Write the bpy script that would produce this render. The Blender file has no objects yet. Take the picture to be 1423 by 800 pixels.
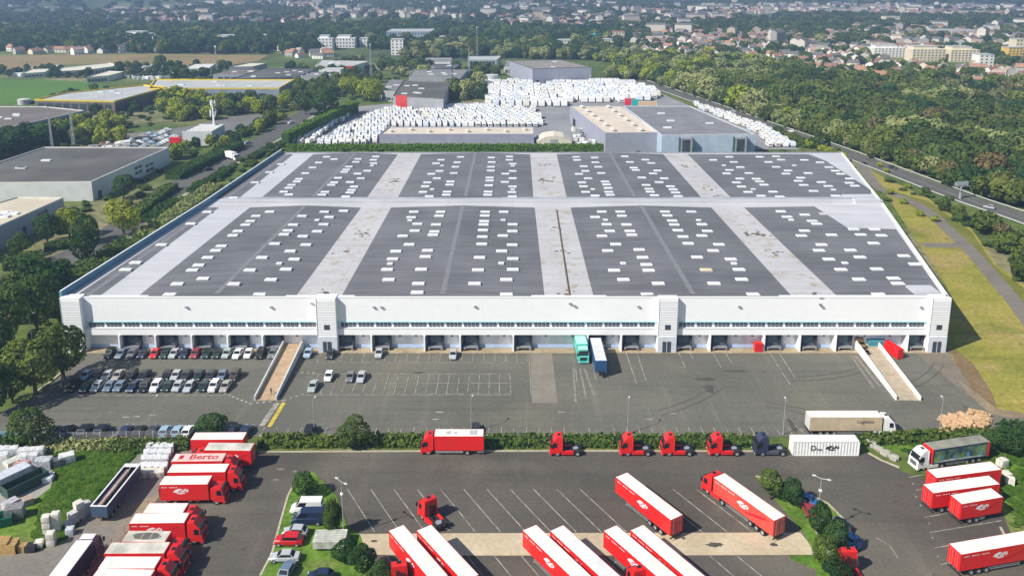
import bpy, math, random
import numpy as np
from math import sin, cos, atan2, pi, hypot, sqrt
R = math.radians
sc = bpy.context.scene
COL = sc.collection
random.seed(7)

# ------------------------------------------------------------------ camera
F, PPX, PPY, HC = 1170.0, 711.5, 229.0, 87.0        # focal length and optical centre in photo pixels, drone height
PT = math.atan(265.0 / F)
cam = bpy.data.cameras.new('camera')
cam.sensor_width = 36; cam.lens = 36 * F / 1423
cam.shift_y = -(400 - PPY) / 1423
cam.clip_start = 1; cam.clip_end = 20000
camo = bpy.data.objects.new('camera', cam); COL.objects.link(camo)
camo.location = (0, 0, HC); camo.rotation_euler = (pi / 2 - PT, 0, 0)
sc.camera = camo

# ------------------------------------------------------------------ sky, sun, exposure
SUN_EL, SUN_AZ = R(42), R(239)                     # azimuth from +Y towards +X
HAZE = 0.00026
w = bpy.data.worlds.new('World'); sc.world = w; w.use_nodes = True
nt = w.node_tree; bg = nt.nodes['Background']
sky = nt.nodes.new('ShaderNodeTexSky'); sky.sky_type = 'NISHITA'; sky.sun_disc = False
sky.sun_elevation = SUN_EL; sky.sun_rotation = SUN_AZ; sky.altitude = 100
sky.air_density = 1.0; sky.dust_density = 0.8; sky.ozone_density = 1.0
nt.links.new(sky.outputs[0], bg.inputs[0]); bg.inputs[1].default_value = 0.085
sun = bpy.data.lights.new('sun', 'SUN'); sun.energy = 4.8; sun.angle = R(0.5); sun.color = (1.0, 0.945, 0.85)
suno = bpy.data.objects.new('sun', sun); COL.objects.link(suno)
suno.location = (-200, -100, 300)
suno.rotation_euler = (pi / 2 - SUN_EL, 0, pi - SUN_AZ)
sc.view_settings.view_transform = 'Standard'; sc.view_settings.look = 'None'
sc.view_settings.exposure = 0.45; sc.view_settings.gamma = 1; sc.view_settings.use_curve_mapping = False
sc.cycles.max_bounces = 5; sc.cycles.diffuse_bounces = 3; sc.cycles.transparent_max_bounces = 4
sc.cycles.volume_bounces = 0; sc.cycles.use_denoising = True

# ------------------------------------------------------------------ helpers
def ray(px, py):
    a = (px - PPX) / F; b = -(py - PPY) / F
    return a, cos(PT) + b * sin(PT), -sin(PT) + b * cos(PT)
def G(px, py, z=0.0):
    a, b, c = ray(px, py); t = (HC - z) / -c
    return (a * t, b * t)
def HZ(py, Y):
    a, b, c = ray(0, py)
    return HC + c / b * Y
def PX(x, y, z=0.0):
    dz = z - HC
    zc = y * cos(PT) - dz * sin(PT); u = y * sin(PT) + dz * cos(PT)
    if zc <= 1: return (-9999, 9999)
    return (PPX + F * x / zc, PPY - F * u / zc)
def XW(px, Y, z):                                     # x of a pixel column at a world depth
    dz = z - HC; zc = Y * cos(PT) - dz * sin(PT)
    return (px - PPX) * zc / F

MATS = {}
def mat(name, col, rough=0.7, var=0.12, scale=1.0, metal=0.0, bump=0.0, col2=None, detail=4.0, spec=0.35, coat=0.0):
    if name in MATS: return MATS[name]
    m = bpy.data.materials.new(name); m.use_nodes = True; MATS[name] = m
    n = m.node_tree.nodes; l = m.node_tree.links; b = n['Principled BSDF']
    tc = n.new('ShaderNodeTexCoord'); no = n.new('ShaderNodeTexNoise')
    no.inputs['Scale'].default_value = scale; no.inputs['Detail'].default_value = detail
    l.new(tc.outputs['Object'], no.inputs['Vector'])
    mx = n.new('ShaderNodeMix'); mx.data_type = 'RGBA'
    c2 = col2 or tuple(c * (1 - var) for c in col); c1 = col if col2 else tuple(min(1, c * (1 + var)) for c in col)
    mx.inputs['A'].default_value = (*c1, 1); mx.inputs['B'].default_value = (*c2, 1)
    mr = n.new('ShaderNodeMapRange'); mr.inputs[1].default_value = .35; mr.inputs[2].default_value = .65
    l.new(no.outputs['Fac'], mr.inputs[0]); l.new(mr.outputs[0], mx.inputs['Factor'])
    l.new(mx.outputs['Result'], b.inputs['Base Color'])
    b.inputs['Roughness'].default_value = rough; b.inputs['Metallic'].default_value = metal
    b.inputs['Specular IOR Level'].default_value = spec; b.inputs['Coat Weight'].default_value = coat
    if bump:
        bp = n.new('ShaderNodeBump'); bp.inputs['Strength'].default_value = bump
        l.new(no.outputs['Fac'], bp.inputs['Height']); l.new(bp.outputs[0], b.inputs['Normal'])
    return m

def ground_mat(name, stops, scale, rough=0.95, scale2=None, blotch=None, blotch_scale=.02, fine=.15, streak=None):
    """colour ramp over large noise, modulated by fine noise, with optional blotches of another colour"""
    m = bpy.data.materials.new(name); m.use_nodes = True; MATS[name] = m
    n = m.node_tree.nodes; l = m.node_tree.links; b = n['Principled BSDF']
    tc = n.new('ShaderNodeTexCoord')
    a = n.new('ShaderNodeTexNoise'); a.inputs['Scale'].default_value = scale; a.inputs['Detail'].default_value = 6; a.inputs['Roughness'].default_value = .6
    l.new(tc.outputs['Object'], a.inputs['Vector'])
    r = n.new('ShaderNodeValToRGB'); l.new(a.outputs['Fac'], r.inputs[0])
    e = r.color_ramp.elements
    while len(e) < len(stops): e.new(.5)
    for i, (p, c) in enumerate(stops): e[i].position = p; e[i].color = (*c, 1)
    out = r.outputs[0]
    if blotch:
        nb = n.new('ShaderNodeTexNoise'); nb.inputs['Scale'].default_value = blotch_scale; nb.inputs['Detail'].default_value = 5
        nb.inputs['Distortion'].default_value = .6
        l.new(tc.outputs['Object'], nb.inputs['Vector'])
        mr = n.new('ShaderNodeMapRange'); mr.inputs[1].default_value = .52; mr.inputs[2].default_value = .68
        l.new(nb.outputs['Fac'], mr.inputs[0])
        mx = n.new('ShaderNodeMix'); mx.data_type = 'RGBA'; l.new(mr.outputs[0], mx.inputs['Factor'])
        l.new(out, mx.inputs['A']); mx.inputs['B'].default_value = (*blotch, 1); out = mx.outputs['Result']
    if streak:
        for (sx, sy, lo, hi, am) in streak:
            mp = n.new('ShaderNodeMapping'); mp.inputs['Scale'].default_value = (sx, sy, 1); mp.inputs['Rotation'].default_value = (0, 0, .12)
            l.new(tc.outputs['Object'], mp.inputs[0]); ns = n.new('ShaderNodeTexNoise'); ns.inputs['Scale'].default_value = 1; ns.inputs['Detail'].default_value = 4; ns.inputs['Distortion'].default_value = .4
            l.new(mp.outputs[0], ns.inputs['Vector']); ms = n.new('ShaderNodeMapRange'); ms.inputs[1].default_value = lo; ms.inputs[2].default_value = hi; ms.inputs[3].default_value = 1; ms.inputs[4].default_value = am
            l.new(ns.outputs['Fac'], ms.inputs[0]); vs_ = n.new('ShaderNodeVectorMath'); vs_.operation = 'SCALE'; l.new(out, vs_.inputs[0]); l.new(ms.outputs[0], vs_.inputs['Scale']); out = vs_.outputs[0]
    f = n.new('ShaderNodeTexNoise'); f.inputs['Scale'].default_value = scale2 or scale * 25; f.inputs['Detail'].default_value = 3
    l.new(tc.outputs['Object'], f.inputs['Vector'])
    mr2 = n.new('ShaderNodeMapRange'); mr2.inputs[1].default_value = .3; mr2.inputs[2].default_value = .7
    mr2.inputs[3].default_value = 1 - fine; mr2.inputs[4].default_value = 1 + fine
    l.new(f.outputs['Fac'], mr2.inputs[0])
    vm = n.new('ShaderNodeVectorMath'); vm.operation = 'SCALE'
    l.new(out, vm.inputs[0]); l.new(mr2.outputs[0], vm.inputs['Scale'])
    l.new(vm.outputs[0], b.inputs['Base Color'])
    b.inputs['Roughness'].default_value = rough; b.inputs['Specular IOR Level'].default_value = .2
    return m

class MB:
    """collects faces with material indices, builds ONE mesh"""
    def __init__(s): s.v = []; s.f = []; s.m = []
    def face(s, pts, m=0):
        i = len(s.v); s.v += [tuple(p) for p in pts]; s.f.append(tuple(range(i, i + len(pts)))); s.m.append(m)
    def raw(s, v, f, m=0):
        i = len(s.v); s.v += [tuple(p) for p in v]
        for q in f: s.f.append(tuple(i + k for k in q)); s.m.append(m)
    def box(s, x0, x1, y0, y1, z0, z1, m=0, top=None):
        v = [(x0,y0,z0),(x1,y0,z0),(x1,y1,z0),(x0,y1,z0),(x0,y0,z1),(x1,y0,z1),(x1,y1,z1),(x0,y1,z1)]
        s.raw(v, [(0,3,2,1),(0,1,5,4),(1,2,6,5),(2,3,7,6),(3,0,4,7)], m); s.raw(v[4:], [(0,1,2,3)], m if top is None else top)
    def hexa(s, a, b, m=0, top=None):                # two rings of n points
        n = len(a); v = list(a) + list(b)
        s.raw(v, [tuple(reversed(range(n)))] + [(i, (i+1) % n, n + (i+1) % n, n + i) for i in range(n)], m)
        s.raw(b, [tuple(range(n))], m if top is None else top)
    def prism(s, poly, z0, z1, m=0, top=None):
        area = sum(poly[i][0]*poly[(i+1)%len(poly)][1]-poly[(i+1)%len(poly)][0]*poly[i][1] for i in range(len(poly)))
        if area < 0: poly = poly[::-1]
        s.hexa([(p[0], p[1], z0) for p in poly], [(p[0], p[1], z1) for p in poly], m, top)
    def cyl(s, p, q, r, r2=None, n=10, m=0):
        r2 = r if r2 is None else r2
        p = np.array(p, float); q = np.array(q, float); d = q - p; d /= np.linalg.norm(d)
        u = np.cross(d, (0,0,1) if abs(d[2]) < .9 else (1,0,0)); u /= np.linalg.norm(u); w_ = np.cross(d, u)
        c = [(cos(2*pi*k/n), sin(2*pi*k/n)) for k in range(n)]
        s.hexa([tuple(p + r*(a*u + b*w_)) for a, b in c], [tuple(q + r2*(a*u + b*w_)) for a, b in c], m)
    def loft(s, rings, m=0):
        n = len(rings[0]); v = [p for r in rings for p in r]; f = []
        for k in range(len(rings)-1):
            for i in range(n): j = (i+1) % n; f.append((k*n+i, k*n+j, (k+1)*n+j, (k+1)*n+i))
        f.append(tuple(reversed(range(n)))); f.append(tuple((len(rings)-1)*n + i for i in range(n)))
        s.raw(v, f, m)
    def mesh(s, name, mats, fix=False):
        me = bpy.data.meshes.new(name); me.from_pydata(s.v, [], s.f)
        for m in mats: me.materials.append(m)
        me.polygons.foreach_set('material_index', s.m)
        if fix:
            import bmesh
            b = bmesh.new(); b.from_mesh(me); bmesh.ops.remove_doubles(b, verts=b.verts, dist=1e-4)
            bmesh.ops.recalc_face_normals(b, faces=b.faces); b.to_mesh(me); b.free()
        me.update(); return me
    def build(s, name, mats, parent=None, loc=(0,0,0), fix=False):
        if not isinstance(mats, (list, tuple)): mats = [mats]
        return put(name, s.mesh(name, mats, fix), parent, loc)

def put(name, me, parent=None, loc=(0,0,0), rot=None, scl=None):
    o = bpy.data.objects.new(name, me); COL.objects.link(o); o.location = loc
    if rot: o.rotation_euler = rot
    if scl: o.scale = scl
    if parent: o.parent = parent
    return o
def tag(o, label, cat, group=None):
    o['label'] = label; o['category'] = cat
    if group: o['group'] = group
    return o
def thing(name, label, cat, loc=(0,0,0), rz=0, group=None):
    o = bpy.data.objects.new(name, None); COL.objects.link(o); o.empty_display_size = .5
    o.location = loc; o.rotation_euler = (0, 0, rz)
    return tag(o, label, cat, group)
def kids(o): return [c for c in bpy.data.objects if c.parent == o]
def struct(o, kind='structure'): o['kind'] = kind; return o
def dupt(src_tree, loc, rz, label, group=None):
    """src_tree = (root, [(child, [grandchildren])]): copies a thing with its parts and sub-parts"""
    r = src_tree[0].copy(); COL.objects.link(r); r.location = loc; r.rotation_euler = (0,0,rz); r['label'] = label
    if group: r['group'] = group
    for ch, gs in src_tree[1]:
        c = ch.copy(); COL.objects.link(c); c.parent = r
        for g in gs: d = g.copy(); COL.objects.link(d); d.parent = c
    return r
ORD = ['first','second','third','fourth','fifth','sixth','seventh','eighth','ninth','tenth','eleventh','twelfth','thirteenth','fourteenth','fifteenth','sixteenth','seventeenth','eighteenth','nineteenth','twentieth']

def sheet(name, poly, z, m, world=False, kind='structure', thick=0):
    p = poly if world else [G(*q) for q in poly]
    b = MB()
    area = sum(p[i][0]*p[(i+1)%len(p)][1]-p[(i+1)%len(p)][0]*p[i][1] for i in range(len(p)))
    if area < 0: p = p[::-1]
    if thick: b.prism(p, z - thick, z)
    else: b.face([(q[0], q[1], z) for q in p])
    return struct(b.build(name, m), kind)
def ribbon(pts, wd):
    """closed outline of a world polyline of width wd"""
    L = []; Rr = []
    for i, p in enumerate(pts):
        a = pts[max(0, i-1)]; b = pts[min(len(pts)-1, i+1)]
        dx, dy = b[0]-a[0], b[1]-a[1]; d = hypot(dx, dy) or 1
        nx, ny = -dy/d*wd/2, dx/d*wd/2
        L.append((p[0]+nx, p[1]+ny)); Rr.append((p[0]-nx, p[1]-ny))
    return L + Rr[::-1]
def smooth(pts, n=6):
    out = []
    P = [pts[0]] + list(pts) + [pts[-1]]
    for i in range(1, len(P)-2):
        for k in range(n):
            t = k/n; a, b, c, d = P[i-1], P[i], P[i+1], P[i+2]
            out.append(tuple(.5*(2*b[j] + (c[j]-a[j])*t + (2*a[j]-5*b[j]+4*c[j]-d[j])*t*t + (3*b[j]-a[j]-3*c[j]+d[j])*t**3) for j in (0, 1)))
    return out + [tuple(pts[-1])]
def line_strip(mb, a, b, wd, z, dash=None):
    """painted line between world points"""
    dx, dy = b[0]-a[0], b[1]-a[1]; L = hypot(dx, dy); ux, uy = dx/L, dy/L; nx, ny = -uy*wd/2, ux*wd/2
    segs = [(0, L)]
    if dash:
        segs = []; t = 0
        while t < L: segs.append((t, min(L, t+dash[0]))); t += dash[0] + dash[1]
    for s0, s1 in segs:
        p = (a[0]+ux*s0, a[1]+uy*s0); q = (a[0]+ux*s1, a[1]+uy*s1)
        mb.face([(p[0]-nx,p[1]-ny,z),(q[0]-nx,q[1]-ny,z),(q[0]+nx,q[1]+ny,z),(p[0]+nx,p[1]+ny,z)])
def inpoly(x, y, p):
    c = False; j = len(p)-1
    for i in range(len(p)):
        if (p[i][1] > y) != (p[j][1] > y) and x < (p[j][0]-p[i][0])*(y-p[i][1])/(p[j][1]-p[i][1]) + p[i][0]: c = not c
        j = i
    return c

# ------------------------------------------------------------------ materials
ASPH = ground_mat('asphalt_upper', [(.3,(.108,.105,.088)),(.5,(.130,.126,.106)),(.7,(.156,.149,.122))], .035, .9, 1.6, blotch=(.180,.165,.120), blotch_scale=.03, fine=.12, streak=[(.02,.5,.5,.75,.84),(.45,.035,.56,.72,1.16),(.55,.6,.66,.76,.66)])
ASPH2 = ground_mat('asphalt_lower', [(.3,(.078,.070,.059)),(.5,(.096,.086,.073)),(.7,(.118,.105,.088))], .03, .9, 1.8, blotch=(.142,.128,.100), blotch_scale=.028, fine=.12, streak=[(.025,.35,.5,.75,.86),(.3,.05,.56,.72,1.15),(.45,.5,.66,.76,.68)])
ROADM = ground_mat('road_asphalt', [(.3,(.085,.085,.082)),(.7,(.125,.122,.115))], .05, .9, 2.0, fine=.08)
CONCR = ground_mat('yard_concrete', [(.3,(.40,.33,.22)),(.5,(.50,.42,.29)),(.7,(.57,.49,.35))], .12, .9, 1.5, fine=.1)
CONC2 = ground_mat('grey_concrete', [(.3,(.26,.25,.225)),(.7,(.38,.365,.33))], .1, .9, 1.5, fine=.1)
GRASSB = ground_mat('grass_bright', [(.3,(.055,.120,.012)),(.5,(.10,.19,.02)),(.7,(.15,.235,.035))], .22, 1, 1.2, blotch=(.16,.19,.05), blotch_scale=.08, fine=.3)
GRASSY = ground_mat('grass_dry', [(.3,(.175,.185,.030)),(.5,(.265,.245,.045)),(.7,(.33,.275,.07))], .06, 1, .9, blotch=(.34,.25,.10), blotch_scale=.05, fine=.22, streak=[(.03,.45,.45,.7,.84),(.35,.35,.62,.74,.72)])
SCRUB = ground_mat('scrub', [(.3,(.05,.080,.018)),(.5,(.085,.125,.025)),(.68,(.15,.165,.05))], .02, 1, .35, blotch=(.24,.21,.12), blotch_scale=.012, fine=.35)
FARG = ground_mat('far_ground', [(.34,(.035,.062,.018)),(.46,(.075,.105,.032)),(.58,(.13,.16,.05)),(.70,(.28,.26,.12))], .0035, 1, .02, blotch=(.045,.065,.022), blotch_scale=.0016, fine=.45)
DIRT = ground_mat('bare_earth', [(.3,(.19,.145,.09)),(.7,(.30,.235,.155))], .2, 1, 2, fine=.2)
WPAINT = mat('road_paint_white', (.46,.44,.38), .8, .3, .9, col2=(.17,.16,.14), detail=7)
YPAINT = mat('road_paint_yellow', (.60,.47,.07), .8, .25, 1.5)

# ------------------------------------------------------------------ terrain
def sst(a, b, x):
    t = min(1, max(0, (x-a)/(b-a))); return t*t*(3-2*t)
def TZ(x, y):
    k = sst(1400, 3000, y)
    if k <= 0: return 0.0
    h = 14*sin(x/430+.7)*sin(y/510+.4) + 9*sin(x/210+y/330) + 12
    h += 42*math.exp(-((x-1150)/500)**2 - ((y-3000)/500)**2) + 30*math.exp(-((x+1300)/700)**2 - ((y-3100)/600)**2)
    h += 60*sst(3300, 5200, y)*(1+.35*sin(x/700+1))
    return max(0, h)*k
xs = [-4600,-3600,-2800,-2200,-1700,-1300,-1000,-800,-600,-450,-330,-240,-170,-120,-80,-40,0,40,80,120,170,240,330,450,600,800,1000,1300,1700,2200,2800,3600,4600]
ys = [-250,-100,0,60,120,200,300,400,500,650,800,1000,1200,1400]+list(range(1500,6600,120))
b = MB(); v = [(x, y, TZ(x, y)) for y in ys for x in xs]; n_ = len(xs)
b.raw(v, [(j*n_+i, j*n_+i+1, (j+1)*n_+i+1, (j+1)*n_+i) for j in range(len(ys)-1) for i in range(n_-1)])
g = b.build('ground', FARG); struct(g)
for p in g.data.polygons: p.use_smooth = True

# near scrub land round the sites
sheet('scrub_land', [(-420,-40),(420,-40),(560,300),(640,560),(560,820),(300,900),(-330,820),(-560,600),(-520,300)], .02, SCRUB, world=True)
# ---- fields and grass
sheet('green_field', [(-60,111),(62,111),(110,113),(160,122),(125,128),(92,131),(50,141),(-60,150)], .05, ground_mat('crop_green', [(.3,(.07,.15,.022)),(.7,(.095,.19,.03))], .02, 1, .5, fine=.1))
sheet('stubble_field', [(-60,78),(120,76),(250,76),(372,77),(360,84),(325,90),(240,93),(170,88),(90,90),(0,98),(-60,99)], .05, ground_mat('stubble', [(.3,(.17,.14,.06)),(.5,(.26,.19,.09)),(.7,(.20,.185,.07))], .012, 1, .3, fine=.12))
sheet('pale_field', [(-80,28),(40,30),(100,37),(112,41),(-80,42)], .6, ground_mat('pale_crop', [(.3,(.16,.20,.07)),(.7,(.20,.24,.10))], .01, 1, .2, fine=.1))
sheet('dry_grass', [(1180,214),(1226,262),(1262,318),(1300,372),(1325,415),(1312,492),(1335,532),(1375,572),(1423,580),(1470,585),(1470,440),(1423,395),(1384,366),(1350,318),(1290,276),(1215,240),(1190,216)], .04, GRASSY)
sheet('grass_verge', [(1228,262),(1318,320),(1372,370),(1423,445),(1423,400),(1384,372),(1350,322),(1290,280)], .055, ground_mat('verge_grass', [(.3,(.11,.13,.02)),(.7,(.19,.18,.035))], .08, 1, 1.0, fine=.2))
sheet('grass_slope', [(1205,617),(1290,600),(1423,592),(1560,600),(1640,860),(1423,790),(1400,735),(1385,690),(1360,655),(1250,628)], .05, GRASSB)
sheet('grass_plot', [(-30,625),(60,619),(205,617),(262,616),(250,624),(200,626),(172,650),(118,712),(92,752),(48,768),(-70,775),(40,700),(78,672),(70,640),(-30,640)], .05, GRASSB)
# ---- yards
sheet('upper_yard', [(118,486),(1318,486),(1338,530),(1372,566),(1392,577),(1500,583),(1500,604),(1320,604),(1100,607),(700,607),(370,607),(0,613),(-60,616),(-40,590),(30,560),(62,545)], .07, ASPH)
sheet('lower_yard', [(372,628),(1060,628),(1205,630),(1255,655),(1290,668),(1385,690),(1412,760),(1470,900),(1100,900),(700,900),(60,900),(125,800),(222,690),(262,640),(300,622)], .08, ASPH2)
sheet('side_lane', [(250,624),(300,622),(222,690),(125,800),(60,900),(-60,900),(-90,776),(-70,775),(48,768),(92,752),(118,712),(172,650),(200,626)], .075, ground_mat('lane_asphalt', [(.3,(.17,.155,.135)),(.7,(.23,.21,.18))], .08, .9, 1.5, blotch=(.33,.27,.15), blotch_scale=.05, fine=.12))
sheet('left_depot_yard', [(-90,640),(70,640),(78,672),(40,700),(-30,750),(-90,768)], .07, CONC2)
sheet('grey_concrete_pad', [(737,490),(767,490),(775,560),(739,560)], .09, ground_mat('pad', [(.3,(.19,.17,.14)),(.7,(.24,.215,.175))], .2, .9, 2, fine=.12))
sheet('concrete_apron', [(495,742),(640,741),(1112,740),(1122,752),(1133,771),(900,772),(560,772),(505,770)], .11, CONCR)
sheet('apron_kerb', [(118,484.5),(1314,484.5),(1316,491),(118,491)], .16, ground_mat('kerb_sand', [(.3,(.30,.23,.14)),(.7,(.42,.35,.23))], .3, 1, 2, fine=.2), thick=.1)
# painted/worn earth patches
sheet('earth_track', [(1318,484),(1325,484),(1352,505),(1380,548),(1386,574),(1372,566),(1350,540),(1330,508)], .075, ground_mat('trk', [(.3,(.15,.10,.05)),(.7,(.21,.15,.08))], .15, 1, 1.2, fine=.2))
sheet('sandy_edge', [(1330,528),(1343,535),(1385,568),(1423,574),(1470,578),(1470,584),(1400,580),(1376,575),(1350,552)], .1, DIRT)
sheet('sandy_corner', [(1270,489),(1318,489),(1350,540),(1345,552),(1310,520)], .085, ground_mat('sand_asph', [(.3,(.15,.13,.10)),(.7,(.22,.19,.145))], .15, 1, 2, fine=.15))
sheet('storage_yard', [(432,206),(470,168),(500,148),(560,143),(672,143),(672,114),(870,114),(905,124),(960,148),(1060,182),(1112,208)], .06, ground_mat('storage_asphalt', [(.3,(.20,.20,.21)),(.7,(.30,.30,.31))], .04, .9, .8, fine=.1))
sheet('car_dealer_yard', [(150,222),(178,186),(262,176),(330,160),(372,160),(330,184),(262,206),(240,222)], .06, ground_mat('dealer_asphalt', [(.3,(.14,.135,.13)),(.7,(.20,.19,.18))], .04, .9, .8, fine=.1))
# islands
ISL = [(415,660),(436,657),(452,672),(468,690),(482,730),(500,744),(508,770),(530,790),(548,830),(555,900),(330,900),(362,800),(378,770),(390,725),(400,690)]
sheet('left_grass_island', ISL, .2, GRASSB, thick=.15)
ISR = [(1050,662),(1075,668),(1128,690),(1150,700),(1172,722),(1188,752),(1192,780),(1190,900),(1120,900),(1135,792),(1100,778),(1096,772),(1134,772),(1115,738)]
sheet('right_grass_island', ISR, .2, GRASSB, thick=.15)
KERB = mat('kerb_stone', (.42,.38,.28), .9, .15, 2)
def kerb(name, pxs, wd=.35, z=.24):
    o = sheet(name, ribbon([G(*p) for p in pxs], wd), z, KERB, world=True, thick=.2); return o
kerb('island_kerb', [(362,800),(378,770),(390,725),(400,690),(415,660)])
kerb('island_kerb', [(1050,662),(1075,668),(1128,690),(1150,700),(1172,722),(1188,752),(1192,785)])
kerb('yard_kerb', [(360,628.5),(560,627.5),(800,627),(1060,627.5)])
kerb('yard_kerb', [(1207,630),(1225,640),(1250,650)])
kerb('yard_kerb', [(1390,733),(1400,752)])
kerb('upper_kerb', [(360,606),(700,605.5),(1060,605.5)], .3)
kerb('upper_kerb', [(50,545),(72,530),(118,488)], .5)
# ---- roads
HW = [(880,110),(963,138),(1050,169),(1160,208),(1240,238),(1340,276),(1423,304),(1600,368)]
hw = smooth([G(*p) for p in HW]); sheet('motorway', ribbon(hw, 12), .1, ROADM, world=True)
sheet('motorway', ribbon(smooth([G(*p) for p in [(1100,160),(1150,173),(1196,189),(1230,202)]]), 6), .1, ROADM, world=True)
PATH = [(1196,226),(1219,259),(1259,277),(1290,294),(1318,319),(1350,350),(1385,390),(1423,436),(1500,540)]
pth = smooth([G(*p) for p in PATH]); sheet('service_road', ribbon(pth, 4.6), .1, ground_mat('service_asphalt', [(.3,(.16,.145,.12)),(.7,(.21,.19,.16))], .1, .9, 1, fine=.1), world=True)
sheet('service_road', ribbon([G(1282,341), G(1335,341)], 4.5), .09, MATS['service_asphalt'], world=True)
ST = [(455,140),(410,166),(385,184),(338,210),(300,230),(247,258),(197,296),(150,328),(112,350),(80,364),(0,394),(-90,420)]
st = smooth([G(*p) for p in ST]); sheet('street', ribbon(st, 12), .1, ROADM, world=True)
sheet('pavement', ribbon([(p[0]+8.2, p[1]+1.5) for p in st], 1.8), .12, CONC2, world=True)
mb = MB()
for off in (-5.6, 5.6, -.3, .3):
    rb = ribbon(hw, 2*abs(off)); half = rb[:len(hw)] if off > 0 else rb[len(hw):][::-1]
    for i in range(len(half)-1): line_strip(mb, half[i], half[i+1], .16, .125)
for off in (-3, 3):
    rb = ribbon(hw, 6); half = rb[:len(hw)] if off > 0 else rb[len(hw):][::-1]
    for i in range(len(half)-1): line_strip(mb, half[i], half[i+1], .12, .125, (4, 8))
for i in range(0, len(st)-1): line_strip(mb, st[i], st[i+1], .15, .125, (3, 3))
struct(mb.build('road_markings', WPAINT))
# ------------------------------------------------------------------ painted markings
mb = MB(); Z1 = .125
def Lp(a, b_, wd=.14, dash=None, z=Z1): line_strip(mb, G(*a), G(*b_), wd, z, dash)
for a, b_ in [((425,520),(708.5,520)),((424,547.6),(710,547.6)),((425,549.3),(710,549.3)),((540,533.3),(708.5,532.7)),((708.5,520),(710,547.6)),((430,504),(735,504.5)),((735,489),(738,550)),((92,550),(312,550)),((86,530),(60,552)),((1120,605),(1092,580))]: Lp(a, b_)
yt, ym, yb = G(500,520)[1], G(500,533)[1], G(500,547.6)[1]
xl, xr = G(437,533)[0], G(708.5,533)[0]
for k in range(19):
    x = xl + (xr-xl)*k/19; line_strip(mb, (x, yt), (x, yb), .13, Z1)
yt, yb = G(500,489)[1], G(500,503)[1]
x = G(445,495)[0]
while x < G(735,495)[0]: line_strip(mb, (x, yt), (x, yb), .12, Z1); x += 2.55
yt, yb = G(500,594)[1], G(500,605)[1]
x = G(365,600)[0]
while x < G(1120,600)[0]: line_strip(mb, (x, yt), (x, yb), .13, Z1); x += 2.45
for a, b_ in [((870,490),(885,535)),((885,490),(897.6,529)),((943,490),(952,511)),((958,490),(963,499)),((991,490),(1002,511)),((1008,490),(1017,505)),((1069,490),(1098,535)),((1081,488),(1105,526)),((825,514),(829,529)),((841,510),(844,529)),((800,512),(802,530))]: Lp(a, b_, .16)
for a, b_ in [((312,547),(347,561)),((347,561),(395,557)),((395,557),(423,547)),((410,518),(438,518)),((52,550),(86,548.5))]: Lp(a, b_, .55, (.55, .75))
for s in range(26):                                                    # pedestrian hatching
    t = s/26; Lp((381-t*22, 561+t*32), (389-t*22, 561+t*32), .3)
dv = G(661.5,739.4); d0 = G(612.9,680); DV = (dv[0]-d0[0], dv[1]-d0[1])
for k in range(17):
    a = G(483+32.3*k, 680)
    if k in (11, 12) or k > 15: continue
    line_strip(mb, a, (a[0]+DV[0], a[1]+DV[1]), .15, Z1)
for k in range(15):
    a = G(500+37.4*k, 772.5); line_strip(mb, a, (a[0]+DV[0]*1.1, a[1]+DV[1]*1.1), .15, Z1)
for a, b_ in [((610,345),(680,333)),((640,405),(690,397)),((683,530),(785,512)),((708,600),(1040,545)),((728,672),(795,660)),((757,748),(800,740)),((460,625),(520,660)),((520,660),(560,720))]:
    Lp((1080+a[0]/3.332, 560+a[1]/3.332), (1080+b_[0]/3.332, 560+b_[1]/3.332), .15)
for q in [(625,375),(640,435),(660,475),(700,560),(715,625),(740,710),(1008,1)]: 
    p = (1080+q[0]/3.332, 560+q[1]/3.332); Lp(p, (p[0]+2.2, p[1]), .3)
for p in [(606,573),(600,583),(775,573),(930,575),(897,583),(208,577),(185,579),(170,580),(150,573)]: Lp(p, (p[0]+10, p[1]), .35)
o = struct(mb.build('road_markings', WPAINT))
mb = MB()
for s in range(22):
    t = s/22; Lp((391-t*20, 561+t*33), (397-t*20, 560.5+t*33), .5)
struct(mb.build('road_markings', YPAINT))
# tyre marks and worn patches
PATCH = mat('worn_patch', (.19,.165,.125), .95, .2, .8)
DKP = mat('dark_patch', (.075,.07,.062), .9, .2, .8)
def blob(px, py, rx, ry, m, z, seed=0):
    rr = random.Random(seed); c = G(px, py); P = []
    for k in range(22):
        a = 2*pi*k/22; q = 1 + .25*rr.uniform(-1, 1); P.append((c[0]+rx*q*cos(a), c[1]+ry*q*sin(a)))
    return sheet('worn_patch', P, z, m, world=True)
for i, (px, py, rx, ry) in enumerate([(390,652,.7,.3),(410,655,.5,.3),(384,667,.6,.3)]): blob(px, py, rx, ry, PATCH, .1+.001*i, i)
for i, (px, py, rx, ry) in enumerate([(980,527,2.2,.7),(1022,516,2.6,.5),(1130,620,.1,.1),(583,518,1.5,.3),(985,540,1,2),(1100,590,.5,3),(993,757,1.3,.5),(950,748,.3,.3),(1245,718,.1,.1),(520,752,.5,.3),(1075,757,.6,.4)]): blob(px, py, rx, ry, DKP, .13+.001*i, i+40)
TR = mat('tyre_track_dust', (.22,.20,.165), .95, .2, .8); mb = MB()
for a, b_ in [((797,512),(800,560)),((806,512),(815,555)),((812,512),(826,550)),((1182,494),(1215,540)),((1188,494),(1223,538))]: Lp(a, b_, .5)
struct(mb.build('tyre_tracks', TR))
TD = mat('tyre_rubber_marks', (.086,.079,.067), .95, .2, .6, col2=(.112,.104,.088), detail=6)
r3 = random.Random(17); mb = MB()
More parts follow.
